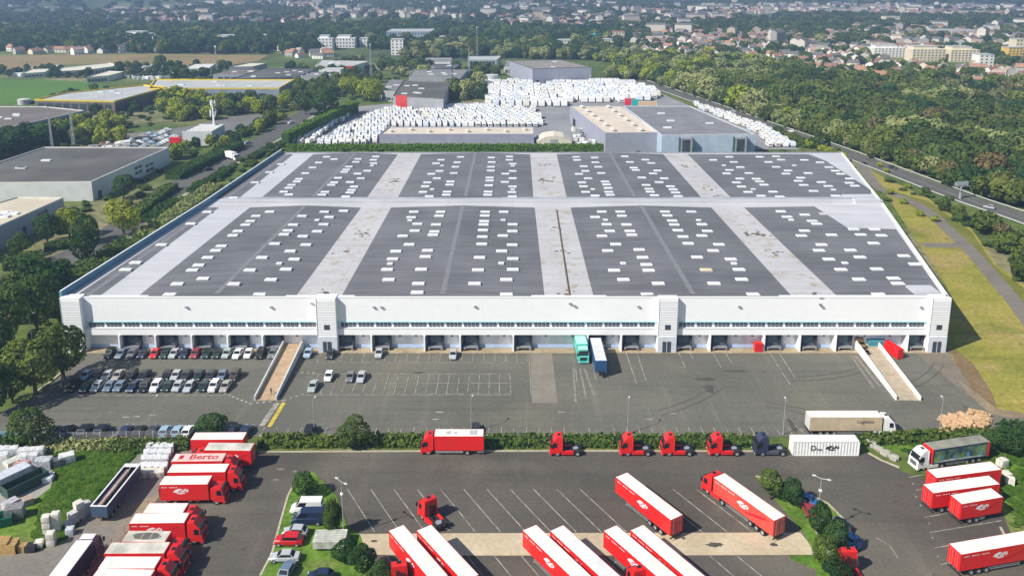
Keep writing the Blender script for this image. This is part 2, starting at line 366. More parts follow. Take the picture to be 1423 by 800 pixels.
for k in range(11):
    up = k < 4
    px, py = (r3.uniform(500,1300), r3.uniform(505,590)) if up else (r3.uniform(350,1260), r3.uniform(645,735))
    x, y = G(px, py); a = r3.uniform(-.5,.5)+(0 if r3.random() < .5 else pi); cv = r3.uniform(-.06,.06); pts_ = []
    for s_ in range(14): pts_.append((x, y)); x += cos(a)*1.4; y += sin(a)*1.4; a += cv
    for off in (-.95, .95):
        rb = ribbon(pts_, 2*abs(off)); sd = rb[:14] if off > 0 else rb[14:][::-1]
        if any(not inpoly(*PX(*q), [(300,500),(1310,500),(1360,575),(1200,604),(372,604),(372,630),(1200,632),(1300,700),(1280,760),(1200,690),(1050,655),(440,655),(330,760),(300,800)]) for q in sd): continue
        for q0, q1 in zip(sd[:-1], sd[1:]): line_strip(mb, q0, q1, .24, .112)
struct(mb.build('tyre_tracks', TD))

# ------------------------------------------------------------------ the warehouse
WHITE = mat('white_cladding', (.88,.885,.89), .45, .015, .6)
WCOR = mat('white_parapet', (.86,.87,.88), .5, .04, .5)
RIB = mat('grey_joint', (.38,.39,.41), .6, .1, 1)
LGREY = mat('light_grey_concrete', (.74,.77,.83), .7, .05, .7)
BLUED = mat('blue_grey_panel', (.46,.56,.78), .6, .08, .7)
TURQ = mat('turquoise_trim', (.45,.70,.76), .5, .05, 1)
DARK = mat('dark_opening', (.018,.020,.024), .6, .3, 1)
GLASS = mat('window_glass', (.05,.065,.085), .12, .2, .5, spec=.6)
GALV = mat('galvanised_steel', (.42,.43,.45), .45, .12, 1.5, metal=.5)
RUBBER = mat('black_rubber', (.02,.02,.021), .8, .2, 3)
def roof_mat(name, c1, c2, spots):
    m = bpy.data.materials.new(name); m.use_nodes = True; n = m.node_tree.nodes; l = m.node_tree.links; b_ = n['Principled BSDF']
    tc = n.new('ShaderNodeTexCoord'); mp = n.new('ShaderNodeMapping'); mp.inputs['Scale'].default_value = (.05, .9, 1)
    no = n.new('ShaderNodeTexNoise'); no.inputs['Scale'].default_value = 1; no.inputs['Detail'].default_value = 5
    l.new(tc.outputs['Object'], mp.inputs[0]); l.new(mp.outputs[0], no.inputs['Vector'])
    n2 = n.new('ShaderNodeTexNoise'); n2.inputs['Scale'].default_value = .06; n2.inputs['Detail'].default_value = 4; l.new(tc.outputs['Object'], n2.inputs['Vector'])
    ad = n.new('ShaderNodeMath'); ad.operation = 'ADD'; l.new(no.outputs['Fac'], ad.inputs[0]); l.new(n2.outputs['Fac'], ad.inputs[1])
    r = n.new('ShaderNodeValToRGB'); r.color_ramp.elements[0].position = .40; r.color_ramp.elements[1].position = .62
    hf = n.new('ShaderNodeMath'); hf.operation = 'MULTIPLY'; hf.inputs[1].default_value = .5; l.new(ad.outputs[0], hf.inputs[0]); l.new(hf.outputs[0], r.inputs[0])
    r.color_ramp.elements[0].color = (*c1, 1); r.color_ramp.elements[1].color = (*c2, 1); out = r.outputs[0]
    if spots:
        n3 = n.new('ShaderNodeTexNoise'); n3.inputs['Scale'].default_value = .32; n3.inputs['Detail'].default_value = 8; n3.inputs['Roughness'].default_value = .7; l.new(tc.outputs['Object'], n3.inputs['Vector'])
        mr = n.new('ShaderNodeMapRange'); mr.inputs[1].default_value = .53; mr.inputs[2].default_value = .68; l.new(n3.outputs['Fac'], mr.inputs[0])
        mx = n.new('ShaderNodeMix'); mx.data_type = 'RGBA'; l.new(mr.outputs[0], mx.inputs['Factor']); l.new(out, mx.inputs['A']); mx.inputs['B'].default_value = (*spots, 1); out = mx.outputs['Result']
    sp = n.new('ShaderNodeSeparateXYZ'); l.new(tc.outputs['Object'], sp.inputs[0])
    for ax, per, th, am in (('Y', 5.2, .035, .80), ('X', 21.0, .008, .84), ('Y', 1.04, .10, .955)):
        dv_ = n.new('ShaderNodeMath'); dv_.operation = 'DIVIDE'; dv_.inputs[1].default_value = per; l.new(sp.outputs[ax], dv_.inputs[0])
        fr_ = n.new('ShaderNodeMath'); fr_.operation = 'FRACT'; l.new(dv_.outputs[0], fr_.inputs[0])
        lt = n.new('ShaderNodeMath'); lt.operation = 'LESS_THAN'; lt.inputs[1].default_value = th; l.new(fr_.outputs[0], lt.inputs[0])
        mm_ = n.new('ShaderNodeMapRange'); mm_.inputs[3].default_value = 1; mm_.inputs[4].default_value = am; l.new(lt.outputs[0], mm_.inputs[0])
        vv = n.new('ShaderNodeVectorMath'); vv.operation = 'SCALE'; l.new(out, vv.inputs[0]); l.new(mm_.outputs[0], vv.inputs['Scale']); out = vv.outputs[0]
    l.new(out, b_.inputs['Base Color']); b_.inputs['Roughness'].default_value = .75; b_.inputs['Specular IOR Level'].default_value = .3
    return m
ROOFD = roof_mat('dark_roof_membrane', (.116,.118,.128), (.174,.176,.188), None)
ROOFL = roof_mat('light_roof_membrane', (.445,.45,.475), (.535,.54,.565), None)
ROOFS = roof_mat('stained_roof_membrane', (.425,.42,.43), (.505,.50,.51), (.34,.28,.19))
SKYL = mat('skylight_cover', (.72,.73,.74), .35, .1, .15)
SKYF = mat('skylight_curb', (.50,.51,.54), .5, .05, 1)

YF, ZR = G(711, 487)[1], 13.25                       # facade plane and roof level
wh = thing('warehouse', 'huge white logistics warehouse with dark grey roof panels and a long row of loading docks', 'warehouse', (0, YF, 0))
def part(mb_, name, mats, sub=None, fix=False):     # world-coordinate mesh parented to an empty at (0,YF,0)
    o = mb_.build(name, mats, sub or wh, fix=fix)
    o.matrix_parent_inverse = __import__('mathutils').Matrix.Translation((0, -YF, 0)); return o
FL = (XW(86,YF,ZR), YF); FR = (XW(1319,YF,ZR), YF)
BL = G(392,213,ZR); BR = G(1171,213,ZR); MR = G(1225,280,ZR); ML = G(287,285,ZR)
YB = (BL[1]+BR[1])/2
OUT = [FL, FR, MR, (BR[0], YB), (BL[0], YB), ML]
DY = YF + 1.5
m = MB(); m.prism([(FL[0]+.3,DY),(FR[0]-.3,DY),MR,(BR[0]-.3,YB-.3),(BL[0]+.3,YB-.3),ML], 0, ZR, 0, 1)
part(m, 'shell', [LGREY, ROOFL])
# roof panels
def edge(pxs, py): return [G(x, py, ZR) for x in pxs]
PAN = []
def panel(f0, f1, b0, b1, yf=412.3, ybk=288.5, ridge=.7, zoff=0):
    a, b_, c, d = G(f0,yf,ZR), G(f1,yf,ZR), G(b1,ybk,ZR), G(b0,ybk,ZR)
    PAN.append((a, b_, c, d, ridge))
    z = ZR + .03
    mf = ((a[0]+b_[0])/2, a[1], z+ridge); mk = ((c[0]+d[0])/2, c[1], z+ridge)
    A, B, C, D = [(q[0], q[1], z) for q in (a, b_, c, d)]
    mm = MB(); mm.raw([A, B, C, D, mf, mk], [(0,4,5,3), (4,1,2,5)], 0); mm.raw([A, B, C, D, mf, mk], [(0,1,4), (2,3,5)], 0)
    w_ = .6
    mm.face([(mf[0]-w_, mf[1], mf[2]+.01), (mf[0]+w_, mf[1], mf[2]+.01), (mk[0]+w_, mk[1], mk[2]+.01), (mk[0]-w_, mk[1], mk[2]+.01)], 1)
    return part(mm, 'roof_panel', [ROOFD, RIDGE])
RIDGE = mat('ridge_seam', (.190,.192,.205), .8, .1, .5)
panel(103,137,288,304, ridge=.1); panel(191,410.6,347,501.8); panel(474,756.8,543.5,743); panel(825,1101,793,988.5)
panel(297,331,394,407.6,276,214.5,.1); panel(362,509,435.7,553,276,214.5); panel(552,741.3,585,736.7,276,214.5); panel(788,976,773.5,921.4,276,214.5)
def flatpanel(pxs, z=.03, m_=None, name='roof_panel'):
    p = [G(x, y, ZR) for x, y in pxs]; area = sum(p[i][0]*p[(i+1)%len(p)][1]-p[(i+1)%len(p)][0]*p[i][1] for i in range(len(p)))
    if area < 0: p = p[::-1]
    mm = MB(); mm.face([(q[0], q[1], ZR+z) for q in p]); return part(mm, name, m_ or ROOFD)
flatpanel([(1164,412.3),(1311,412.3),(1245,318.5),(1178,317),(1131.8,287),(1034,288.5)], .06)
flatpanel([(1017,276),(1165,276),(1170,270),(1211,269.5),(1210,264),(1148,224),(1124,214.5),(955.5,214.5)], .06)
for a, b_ in [((410.6,474),(501.8,543.5)), ((756.8,825),(743,793)), ((1101,1164),(988.5,1034))]:
    flatpanel([(a[0],412.3),(a[1],412.3),(b_[1],288.5),(b_[0],288.5)], .02, ROOFS, 'roof_gutter_strip')
for a, b_ in [((509,552),(553,585)), ((741.3,788),(736.7,773.5)), ((976,1017),(921.4,955.5))]:
    flatpanel([(a[0],276),(a[1],276),(b_[1],214.5),(b_[0],214.5)], .02, ROOFS, 'roof_gutter_strip')
# cross wall between both roof halves
m = MB(); y1 = G(700,282.5,ZR)[1]; y2 = G(700,278.0,ZR)[1]
m.box(ML[0]+3, MR[0]-.5, y1, y1+1.6, ZR, ZR+.9, 0); m.box(ML[0]+3, MR[0]-.5, y1+1.6, y2+2.5, ZR, ZR+.35, 1)
part(m, 'fire_wall_coping', [ROOFL, mat('gutter_membrane', (.36,.38,.41), .7, .1, .2)])
# parapets
def wall_along(mm, a, b_, z0, z1, th, mi=0):
    dx, dy = b_[0]-a[0], b_[1]-a[1]; L = hypot(dx, dy); nx, ny = -dy/L*th, dx/L*th
    mm.prism([a, b_, (b_[0]+nx, b_[1]+ny), (a[0]+nx, a[1]+ny)], z0, z1, mi)
PSHADE = mat('blue_shade_parapet', (.13,.27,.36), .5, .08, .3)  # blue shade of the inner face is put into this parapet colour
m = MB(); wall_along(m, (BL[0],YB), ML, ZR-1, ZR+1.7, -.5); wall_along(m, ML, FL, ZR-1, ZR+1.7, -.5); part(m, 'side_parapet', PSHADE)
m = MB(); wall_along(m, (BL[0],YB), ML, ZR+1.7, ZR+1.76, -.35); wall_along(m, ML, FL, ZR+1.7, ZR+1.76, -.35); part(m, 'parapet_cap', WHITE)
m = MB(); wall_along(m, FR, MR, ZR-2, ZR+.4, .6); wall_along(m, MR, (BR[0],YB), ZR-2, ZR+.3, .6); part(m, 'side_parapet', WHITE)
m = MB(); m.box(BL[0], BR[0], YB-.5, YB, ZR-2, ZR+.5); part(m, 'rear_parapet', GALV)
for q in ((FR[0]-7, FR[0]-1, YF+2, YF+7, ZR, ZR+.5), (MR[0]-10, MR[0]-1.5, y1-1, y1+2, ZR, ZR+1.3), (MR[0]-26,MR[0]-16,y1-14,y1-12,ZR+.02,ZR+.3)):
    m = MB(); m.box(*q, 0); part(m, 'roof_upstand', ROOFL)
# skylights: zoom-image coordinates
A_ = "1052,92 997,130 930,178 828,250 705,317 628,372 490,471 368,555 322,588 1268,58 1303,69 1230,85 1202,108 1168,135 1138,162 1128,174 1103,190 1090,204 1066,222 1090,235 1405,82 1415,68 1372,104 1360,118 1350,129 1321,157 1303,178 1290,190 1260,223 1245,236 1378,177 1397,198 1385,214 1377,226 1358,245 1413,137 1000,316 935,336 908,360 886,377 850,407 826,427 772,477 746,498 708,531 665,567 636,590 686,630 565,655 520,708 1152,336 1110,377 1085,404 1067,422 1023,466 963,531 906,590 831,655 942,710 1257,316 1347,312 1279,341 1222,355,s 1253,375 1223,408 1155,431 1170,471 1096,501 1115,539 1044,559,s 1076,586 1005,635"
B_ = "252,58 240,74 242,91 233,102,s 211,127 180,163 662,60 568,74 543,91 572,102,s 645,86 637,108 560,128 628,138 520,142 547,163 501,183 491,202 524,216,s 480,229 510,250 613,179 608,194 597,228 593,243 810,63 812,85 809,108 808,126 802,160 802,174 798,197 795,228 793,243 898,58 897,74 913,93 913,103,s 913,128 878,141 913,163 876,181 913,203 913,217,s 910,230 912,251 1220,60 1225,75 1310,63 1313,86 1327,108 1257,105 1265,128 1341,138 1234,142 1278,163 1248,183 1360,179 1256,202 1368,193 1300,216,s 1266,229 1375,210 1378,229 1312,247 1385,243 436,325 423,351 416,366,s 453,383 440,416 382,441 413,482 349,515 333,552 320,575,s 307,603 314,652 565,325 558,344 543,386 535,420 528,436 502,511 492,541 471,602 458,671 452,725 781,325 779,343 776,370 773,386 770,413 767,445 764,480 753,545 746,605 729,671 870,325 867,364,s 913,385 912,418 866,440 911,484 860,514 914,551 857,573,s 914,603 883,652 883,728"
C_ = "135,46 155,68 170,90 178,99 201,128 218,157 229,172 234,183 250,202 215,59 238,72 262,101 245,112 288,131 268,146 312,162 323,174 332,186 342,200 478,60 540,48 558,68 519,81,s 583,88 541,99 530,112 616,111 581,132 568,147 645,133 658,143 588,163 675,156 633,173,s 613,184 664,199 710,183 736,202 658,48 722,46 741,59 692,68 722,87 792,81,s 768,101 760,113 846,111 817,129 808,141 829,157 867,180 831,60 892,69 927,88 952,102 972,114 897,146 924,161 944,175,s 1007,132 1006,149 1027,160 953,199 46,260 118,260 20,281 124,276 60,292,s 65,309 142,310 77,335 155,335 47,354 163,350 100,386 69,411 191,407 204,437 128,460,s 219,465 94,487 228,487 130,523 265,538 225,582 291,260 300,275 319,295 327,310 341,332 361,357 381,383 415,436 450,485,y 481,538 637,583 393,260 421,293,s 434,309 455,335 434,353 500,387 478,411 546,444 558,461,s 578,484 588,522 740,259 764,280 780,292,s 833,272 862,296 879,307 832,334 820,353 937,350 898,388 888,410 926,444 973,484 988,459,s 1010,409 1047,436 1043,522 1112,482 1177,518 1194,538 1122,583 1023,328 1103,328 1050,349 1130,352 1100,382 1217,431 1260,463"
SK = []
for s, sc_, ox, oy in ((A_,3.388,80,200),(B_,3.4775,450,200),(C_,2.79,820,200)):
    for t in s.split():
        q = t.split(','); SK.append((float(q[0])/sc_+ox, float(q[1])/sc_+oy, q[2] if len(q) > 2 else ''))
def roofz(x, y):
    for a, b_, c, d, r in PAN:
        if min(a[1], d[1]) <= y <= max(a[1], d[1]):
            t = (y-a[1])/(d[1]-a[1]); x0 = a[0]+(d[0]-a[0])*t; x1 = b_[0]+(c[0]-b_[0])*t
            if x0-1 < x < x1+1: u = min(1, max(0, (x-x0)/(x1-x0))); return ZR+.03+r*(1-abs(2*u-1))
    return ZR+.05
SK.sort(key=lambda q: -q[1])
def skylight(mm, wx, wy, hh):
    mm.box(-wx/2, wx/2, -wy/2, wy/2, -.35, .28*hh, 1)
    a, b_ = wx/2+.06, wy/2+.06; z0, z1 = .28*hh, .44*hh
    mm.box(-.04, .04, -b_*.82, b_*.82, z1-.02, z1+.03, 1); mm.box(-a*.88, a*.88, -b_*.80, -b_*.70, z1-.02, z1+.03, 1)
    mm.hexa([(-a,-b_,z0),(a,-b_,z0),(a,b_,z0),(-a,b_,z0)], [(-a*.9,-b_*.8,z1),(a*.9,-b_*.8,z1),(a*.9,b_*.8,z1),(-a*.9,b_*.8,z1)], 0)
big = MB(); skylight(big, 2.95, 1.6, .95); big = big.mesh('skylight', [SKYL, SKYF])
sml = MB(); skylight(sml, 1.4, 1.2, 1.0); sml = sml.mesh('skylight', [SKYL, SKYF])
yel = MB(); skylight(yel, 2.95, 1.6, .95); yel = yel.mesh('skylight', [mat('yellowed_cover', (.70,.58,.34), .5, .08, 1), SKYF])
rest = MB()
for i, (px, py, k) in enumerate(SK):
    z = ZR+.3
    for _ in range(3): x, y = G(px, py+1, z+.2); z = roofz(x, y)
    y = max(y, YF+1.6)
    if i < 100:
        o = put('skylight', {'s': sml, 'y': yel}.get(k, big), wh, (x, y-YF, z))
        if k == 'y': o['label'] = 'skylight with yellowed cover'
    else:
        me = {'s': sml, 'y': yel}.get(k, big)
        for p in me.polygons: rest.face([tuple(np.array(me.vertices[j].co) + (x, y, z)) for j in p.vertices], p.material_index)
o = part(rest, 'skylights', [SKYL, SKYF]); o['kind'] = 'stuff'
# roof vents, pipe
m = MB(); a, b_ = G(773,292,ZR), G(791,411,ZR)
m.cyl((a[0],a[1],ZR+.25), (b_[0],b_[1],ZR+.25), .16, n=6); part(m, 'roof_pipe', mat('rusty_pipe', (.20,.14,.10), .8, .3, 1))
rr = random.Random(5); m = MB()
for px, py, n__ in [(548,252,12),(503,325,14),(756,229,7),(757,252,12),(766,250,4),(1056,326,16),(1041,325,8),(988,262,6),(952,231,12),(996,272,4),(790,408,6),(450,408,4),(1135,410,4),(785,350,6),(779,320,5),(1080,352,5),(480,350,4)]:
    c = G(px, py, ZR)
    for k in range(n__):
        x, y = c[0]+rr.gauss(0, 1.1), c[1]+rr.gauss(0, 1.6); s = rr.uniform(.2, .55)
        m.box(x-s, x+s, y-s*.8, y+s*.8, ZR+.02, ZR+.05+rr.uniform(0,.12))
part(m, 'roof_debris', mat('lichen_debris', (.13,.11,.085), .95, .4, 2))['kind'] = 'stuff'
# ---- facade
TW = [(86,114),(440,467.5),(915,941.5),(1293,1319)]   # towers (px at top)
TWX = [(XW(a,YF,ZR), XW(b_,YF,ZR)) for a, b_ in TW]
ZC0, ZW0, ZW1 = 4.15, 5.85, 7.15
m = MB()
for i in range(3):
    x0, x1 = TWX[i][1], TWX[i+1][0]
    m.box(x0, x1, YF, DY, ZW1+.35, ZR+.12, 0)
    x = x0 + .6
    while x < x1: m.box(x, x+.04, YF-.008, YF, ZW1+.4, ZR+.1, 1); x += 1.05
part(m, 'upper_cladding', [WHITE, mat('cladding_seam', (.84,.85,.86), .5, .02, 1)])
m = MB()
for i in range(3): m.box(TWX[i][1], TWX[i+1][0], YF-.08, YF+.2, ZR+.12, ZR+.2, 0)
part(m, 'eaves_flashing', WCOR)
m = MB()
for i in range(3): m.box(TWX[i][1], TWX[i+1][0], YF-.06, DY, ZW1, ZW1+.35, 0)
part(m, 'turquoise_trim', TURQ)
m = MB()
for i in range(3): m.box(TWX[i][1], TWX[i+1][0], YF-.35, DY, ZC0, ZW0, 0); m.box(TWX[i][1], TWX[i+1][0], YF-.4, YF-.35, ZW0-.12, ZW0, 1)
part(m, 'dock_canopy', [WHITE, RIB])
m = MB()
for i in range(3): m.box(TWX[i][1], TWX[i+1][0], YF+.35, YF+.5, ZW0, ZW1, 0)
part(m, 'window_band', WHITE)
# window groups of four
for i in range(3):
    x0, x1 = TWX[i][1]+.4, TWX[i+1][0]-.3; n__ = round((x1-x0)/4.22); st_ = (x1-x0)/n__
    for k in range(n__):
        xc = x0 + st_*(k+.5); m = MB()
        for j in range(4):
            xx = xc + (j-1.5)*.93; m.box(xx-.36, xx+.36, YF+.22, YF+.35, ZW0+.12, ZW1-.12, 0); m.box(xx-.30, xx+.30, YF+.20, YF+.22, ZW0+.5, ZW0+.54, 1)
        part(m, 'window', [GLASS, WHITE])
# stair towers
for a, b_ in TWX:
    m = MB(); m.box(a, b_, YF-1.2, DY, 0, ZR+.4, 0)
    for k in range(14):
        z = ZC0 + .35 + k*.62
        if z < ZR+.3: m.box(a+.02, b_-.02, YF-1.24, YF-1.2, z, z+.09, 1)
    for x in (a, b_-.12): m.box(x, x+.12, YF-1.26, YF-1.2, ZC0, ZR+.35, 1)
    t = part(m, 'stair_tower', [WHITE, RIB])
    m = MB(); m.box(a+.05, b_-.05, YF-1.34, YF-1.205, 0, ZC0, 0); part(m, 'tower_plinth', mat('plinth_panel', (.60,.62,.66), .6, .06, 1))
    xc = (a+b_)/2
    m = MB(); m.box(xc-.65, xc+.65, YF-1.28, YF-1.245, 5.9, 7.1, 0); part(m, 'window', GLASS)
    m = MB(); m.box(xc-1.1, xc+.9, YF-1.4, YF-1.345, .2, 2.9, 0); m.box(xc-.12, xc-.04, YF-1.43, YF-1.4, .2, 2.9, 1); part(m, 'entrance_door', [GLASS, WHITE])
# dock zone
DOCK = [182.8,232.8,282.8,332.8,381,480.5,531.5,605,654.5,728,831,877.5,951,1000.5,1075.5,1125,1174.5,1274]
TOW = [(x0-1, x1+1) for x0, x1 in TWX]
dx = [XW(p, YF, 2.5) for p in DOCK]
SHEL = mat('dock_shelter', (.035,.04,.045), .8, .2, 1)
DOORG = mat('dock_door_grey', (.14,.17,.20), .5, .1, 1)
for x in dx:
    m = MB()                                           # dark shelter round the opening
    m.box(x-1.95, x-1.35, YF+.6, DY-.02, .9, ZC0-.1, 0); m.box(x+1.35, x+1.95, YF+.6, DY-.02, .9, ZC0-.1, 0); m.box(x-1.95, x+1.95, YF+.6, DY-.02, 3.5, ZC0-.1, 0)
    d = part(m, 'loading_dock', SHEL)
    m = MB(); m.box(x-1.35, x+1.35, DY-.3, DY-.03, 1.1, 3.5, 0); m.box(x-.5, x-.1, DY-.33, DY-.3, 2.5, 2.8, 1)
    part(m, 'door', [DOORG, GLASS])
    m = MB(); m.box(x-1.6, x+1.6, YF-.4, YF+.55, .8, 1.15, 0); m.box(x-1.7, x-1.3, YF-.5, YF-.41, .5, 1.2, 0); m.box(x+1.3, x+1.7, YF-.5, YF-.41, .5, 1.2, 0); m.box(x-1.6, x+1.6, YF+.1, DY, 0, .8, 1)
    part(m, 'dock_leveller', [GALV, RUBBER])
    m = MB(); xx = x-2.35                               # white wedge wall beside the dock
    m.hexa([(xx-.35,YF-.9,0),(xx,YF-.9,0),(xx,YF-.9,ZC0-.01),(xx-.35,YF-.9,ZC0-.01)], [(xx-.35,DY-.02,0),(xx,DY-.02,0),(xx,DY-.02,ZC0-.01),(xx-.35,DY-.02,ZC0-.01)], 0)
    part(m, 'wing_wall', WHITE, fix=True)
m = MB(); gaps = []
allx = sorted(dx)
for i in range(len(allx)-1):
    a, b_ = allx[i]+2.1, allx[i+1]-2.8
    if any(not (b_ < t0 or a > t1) for t0, t1 in TWX): 
        if b_-a < 9: continue
    n__ = 1 if b_-a < 5 else 2
    for k in range(n__):
        c = a + (b_-a)*(k+.5)/n__
        if any(t0-1.6 < c < t1+1.6 for t0, t1 in TWX): continue
        gaps.append(c)
for c in gaps:
    m = MB(); m.box(c-1.25, c+1.25, DY-.1, DY-.02, 1.1, 3.7, 0); m.box(c-.3, c+.3, DY-.13, DY-.1, 3.0, 3.35, 1)
    part(m, 'panel_door', [mat('panel_door_white', (.84,.86,.90), .5, .05, 1), GLASS])
m = MB()
for i in range(3): m.box(TWX[i][1], TWX[i+1][0], DY-.06, DY, 0, 1.05, 0)
part(m, 'dock_base', BLUED)
for px, py in [(259,426),(377,426),(466+160/3,426),(660,425),(792,421),(798,424),(1027,425),(887,425),(1139,422),(1142,425),(1280,426),(434,421),(530,426)]:
    m = MB(); x = XW(px, YF, 11.5); z = HZ(py, YF)
    m.box(x-.35, x+.3, YF-.45, YF-.03, z-.12, z+.12); m.box(x-.08, x+.08, YF-.3, YF-.03, z-.3, z+.2); part(m, 'floodlight', GALV)
# ------------------------------------------------------------------ vehicles
def paint(name, col, rough=.35): return mat(name, col, rough, .05, .8, spec=.5, coat=.3)
RED = mat('red_paint', (.72,.014,.014), .45, .1, .25, col2=(.60,.022,.020), detail=6, coat=.15); REDL = mat('faded_red_tarp', (.62,.07,.05), .6, .12, .5)
TILT = mat('white_tilt_roof', (.78,.765,.71), .6, .05, .35, col2=(.66,.64,.58), detail=7); TILTG = mat('dusty_tilt_roof', (.50,.48,.42), .8, .25, .35)
TILTP = mat('pinkish_tilt_roof', (.66,.46,.42), .8, .1, .5); TILTD = mat('grey_green_tilt_roof', (.22,.22,.18), .9, .25, .4)
CHAS = mat('chassis_black', (.025,.025,.028), .7, .3, 2); TYRE = mat('tyre_rubber', (.018,.018,.018), .85, .2, 4)
RIM = mat('wheel_rim', (.45,.46,.48), .4, .1, 2, metal=.4); WINS = mat('tinted_glass', (.012,.016,.02), .08, .1, 1, spec=.7)
EMB = mat('white_print', (.78,.76,.76), .6, .05, 1); DRED = mat('dark_red_print', (.50,.012,.02), .6, .1, 1)
LAMP = mat('headlamp_lens', (.75,.76,.78), .15, .05, 2, spec=.7); TAIL = mat('tail_lamp', (.35,.01,.01), .3, .1, 2)
WHEEL = {}
def wheel(parent, x, y, r=.5, wd=.3, rim=True):
    k = (r, wd)
    if k not in WHEEL:
        a = MB(); a.cyl((0,-wd/2,0), (0,wd/2,0), r, n=14); c = MB(); c.cyl((0,-wd/2-.015,0), (0,wd/2+.015,0), r*.58, n=10)
        WHEEL[k] = (a.mesh('wheel', [TYRE]), c.mesh('rim', [RIM]))
    w_ = put('wheel', WHEEL[k][0], parent, (x, y, r))
    if rim: put('rim', WHEEL[k][1], w_)
    return w_
def text_mesh(body, size, m, ext=.01):
    cu = bpy.data.curves.new('lettering', 'FONT'); cu.body = body; cu.size = size; cu.extrude = ext; cu.offset = .012*size; cu.align_x = 'CENTER'; cu.align_y = 'CENTER'; cu.resolution_u = 3
    o = bpy.data.objects.new('lettering', cu); COL.objects.link(o); bpy.context.view_layer.update()
    me = bpy.data.meshes.new_from_object(o.evaluated_get(bpy.context.evaluated_depsgraph_get()))
    bpy.data.objects.remove(o); me.materials.clear(); me.materials.append(m); return me
def emblem_mb(s=1.0, m=0):
    """winged swoosh in the XZ plane, facing -Y"""
    b_ = MB()
    for pts in ([(-1.3,-.1),(-.9,.35),(-.2,.62),(.45,.5),(.1,.28),(-.35,.12),(-.2,-.1),(-.7,-.18)],
                [(-.15,.05),(.35,.22),(1.0,.62),(1.15,.45),(.75,.05),(.25,-.12)],
                [(-.75,-.25),(-.1,-.2),(.55,-.2),(.9,-.05),(.7,-.38),(.1,-.48),(-.5,-.42)],
                [(.95,.1),(1.35,.5),(1.45,.2),(1.15,-.2)]):
        P = [(x*s, z*s) for x, z in pts]; area = sum(P[i][0]*P[(i+1)%len(P)][1]-P[(i+1)%len(P)][0]*P[i][1] for i in range(len(P)))
        if area < 0: P = P[::-1]
        b_.raw([(x, 0, z) for x, z in P]+[(x, .012, z) for x, z in P], [tuple(range(len(P)))], m)
    return b_
def side_print(parent, L, z0, z1, sgn, col=EMB, swoosh=True, size=.95, at=None, text=True):
    y = -sgn*1.283
    rz = 0 if sgn > 0 else pi
    xe = (0 if at is None else at)
    put('emblem', EMBM(size, col), parent, (xe, y, (z0+z1)/2+.15), (0,0,rz))
    if swoosh:
        b_ = MB(); q = [(L*.02,-.75),(L*.20,.1),(L*.36,.72),(L*.45,.78),(L*.30,.05),(L*.10,-.75)]
        b_.face([(x, 0, z) for x, z in q])
        put('side_stripe', b_.mesh('side_stripe', [DRED]), parent, (xe*.5, y+.004*sgn, (z0+z1)/2), (0,0,rz))
    if text:
        b_ = MB(); rr_ = random.Random(3); x = -L*.46
        while x < -L*.14: w_ = rr_.uniform(.12,.22); b_.face([(x,0,z1-.60),(x+w_*.8,0,z1-.60),(x+w_*.8,0,z1-.42),(x,0,z1-.42)]); x += w_+ (.10 if rr_.random() < .8 else .4)
        put('side_lettering', b_.mesh('side_lettering', [col]), parent, (0, y, 0), (0,0,rz))
_EM = {}
def EMBM(s, col):
    k = (s, col.name)
    if k not in _EM: _EM[k] = emblem_mb(s).mesh('emblem', [col])
    return _EM[k]

def cargo(parent, x0, x1, z0=1.12, z1=4.0, body=RED, roof=TILT, name='cargo_box', door=None, hw=1.27):
    m = MB(); m.box(x0, x1, -hw, hw, z0, z1-.06, 0)
    for x in (x0, x1-.09):                              # corner posts
        for y in (-hw-.012, hw-.09+.012): m.box(x-.012, x+.10, y, y+.09, z0-.01, z1-.07, 1)
    b_ = put(name, m.mesh(name, [body, body if body is not REDL else RED]), parent)
    m = MB(); m.box(x0-.01, x1+.01, -hw-.015, hw+.015, z1-.10, z1-.04, 1)
    m.hexa([(x0+.03,-hw+.03,z1-.04),(x1-.03,-hw+.03,z1-.04),(x1-.03,hw-.03,z1-.04),(x0+.03,hw-.03,z1-.04)],
           [(x0+.1,-hw+.12,z1),(x1-.1,-hw+.12,z1),(x1-.1,hw-.12,z1),(x0+.1,hw-.12,z1)], 0)
    nb_ = max(3, int((x1-x0)/1.25))
    for q in range(1, nb_): xx = x0+(x1-x0)*q/nb_; m.box(xx-.03, xx+.03, -hw+.12, hw-.12, z1-.001, z1+.014, 0)
    put('tilt_roof', m.mesh('tilt_roof', [roof, body]), b_)
    m = MB(); m.box(x0-.05, x0-.012, -hw+.1, -.02, z0+.08, z1-.18, 0); m.box(x0-.05, x0-.012, .02, hw-.1, z0+.08, z1-.18, 0)
    for y in (-.75,-.3,.3,.75): m.cyl((x0-.08,y,z0+.05), (x0-.08,y,z1-.2), .025, n=5, m=1)
    put('rear_door', m.mesh('rear_door', [door or body, GALV]), b_)
    return b_
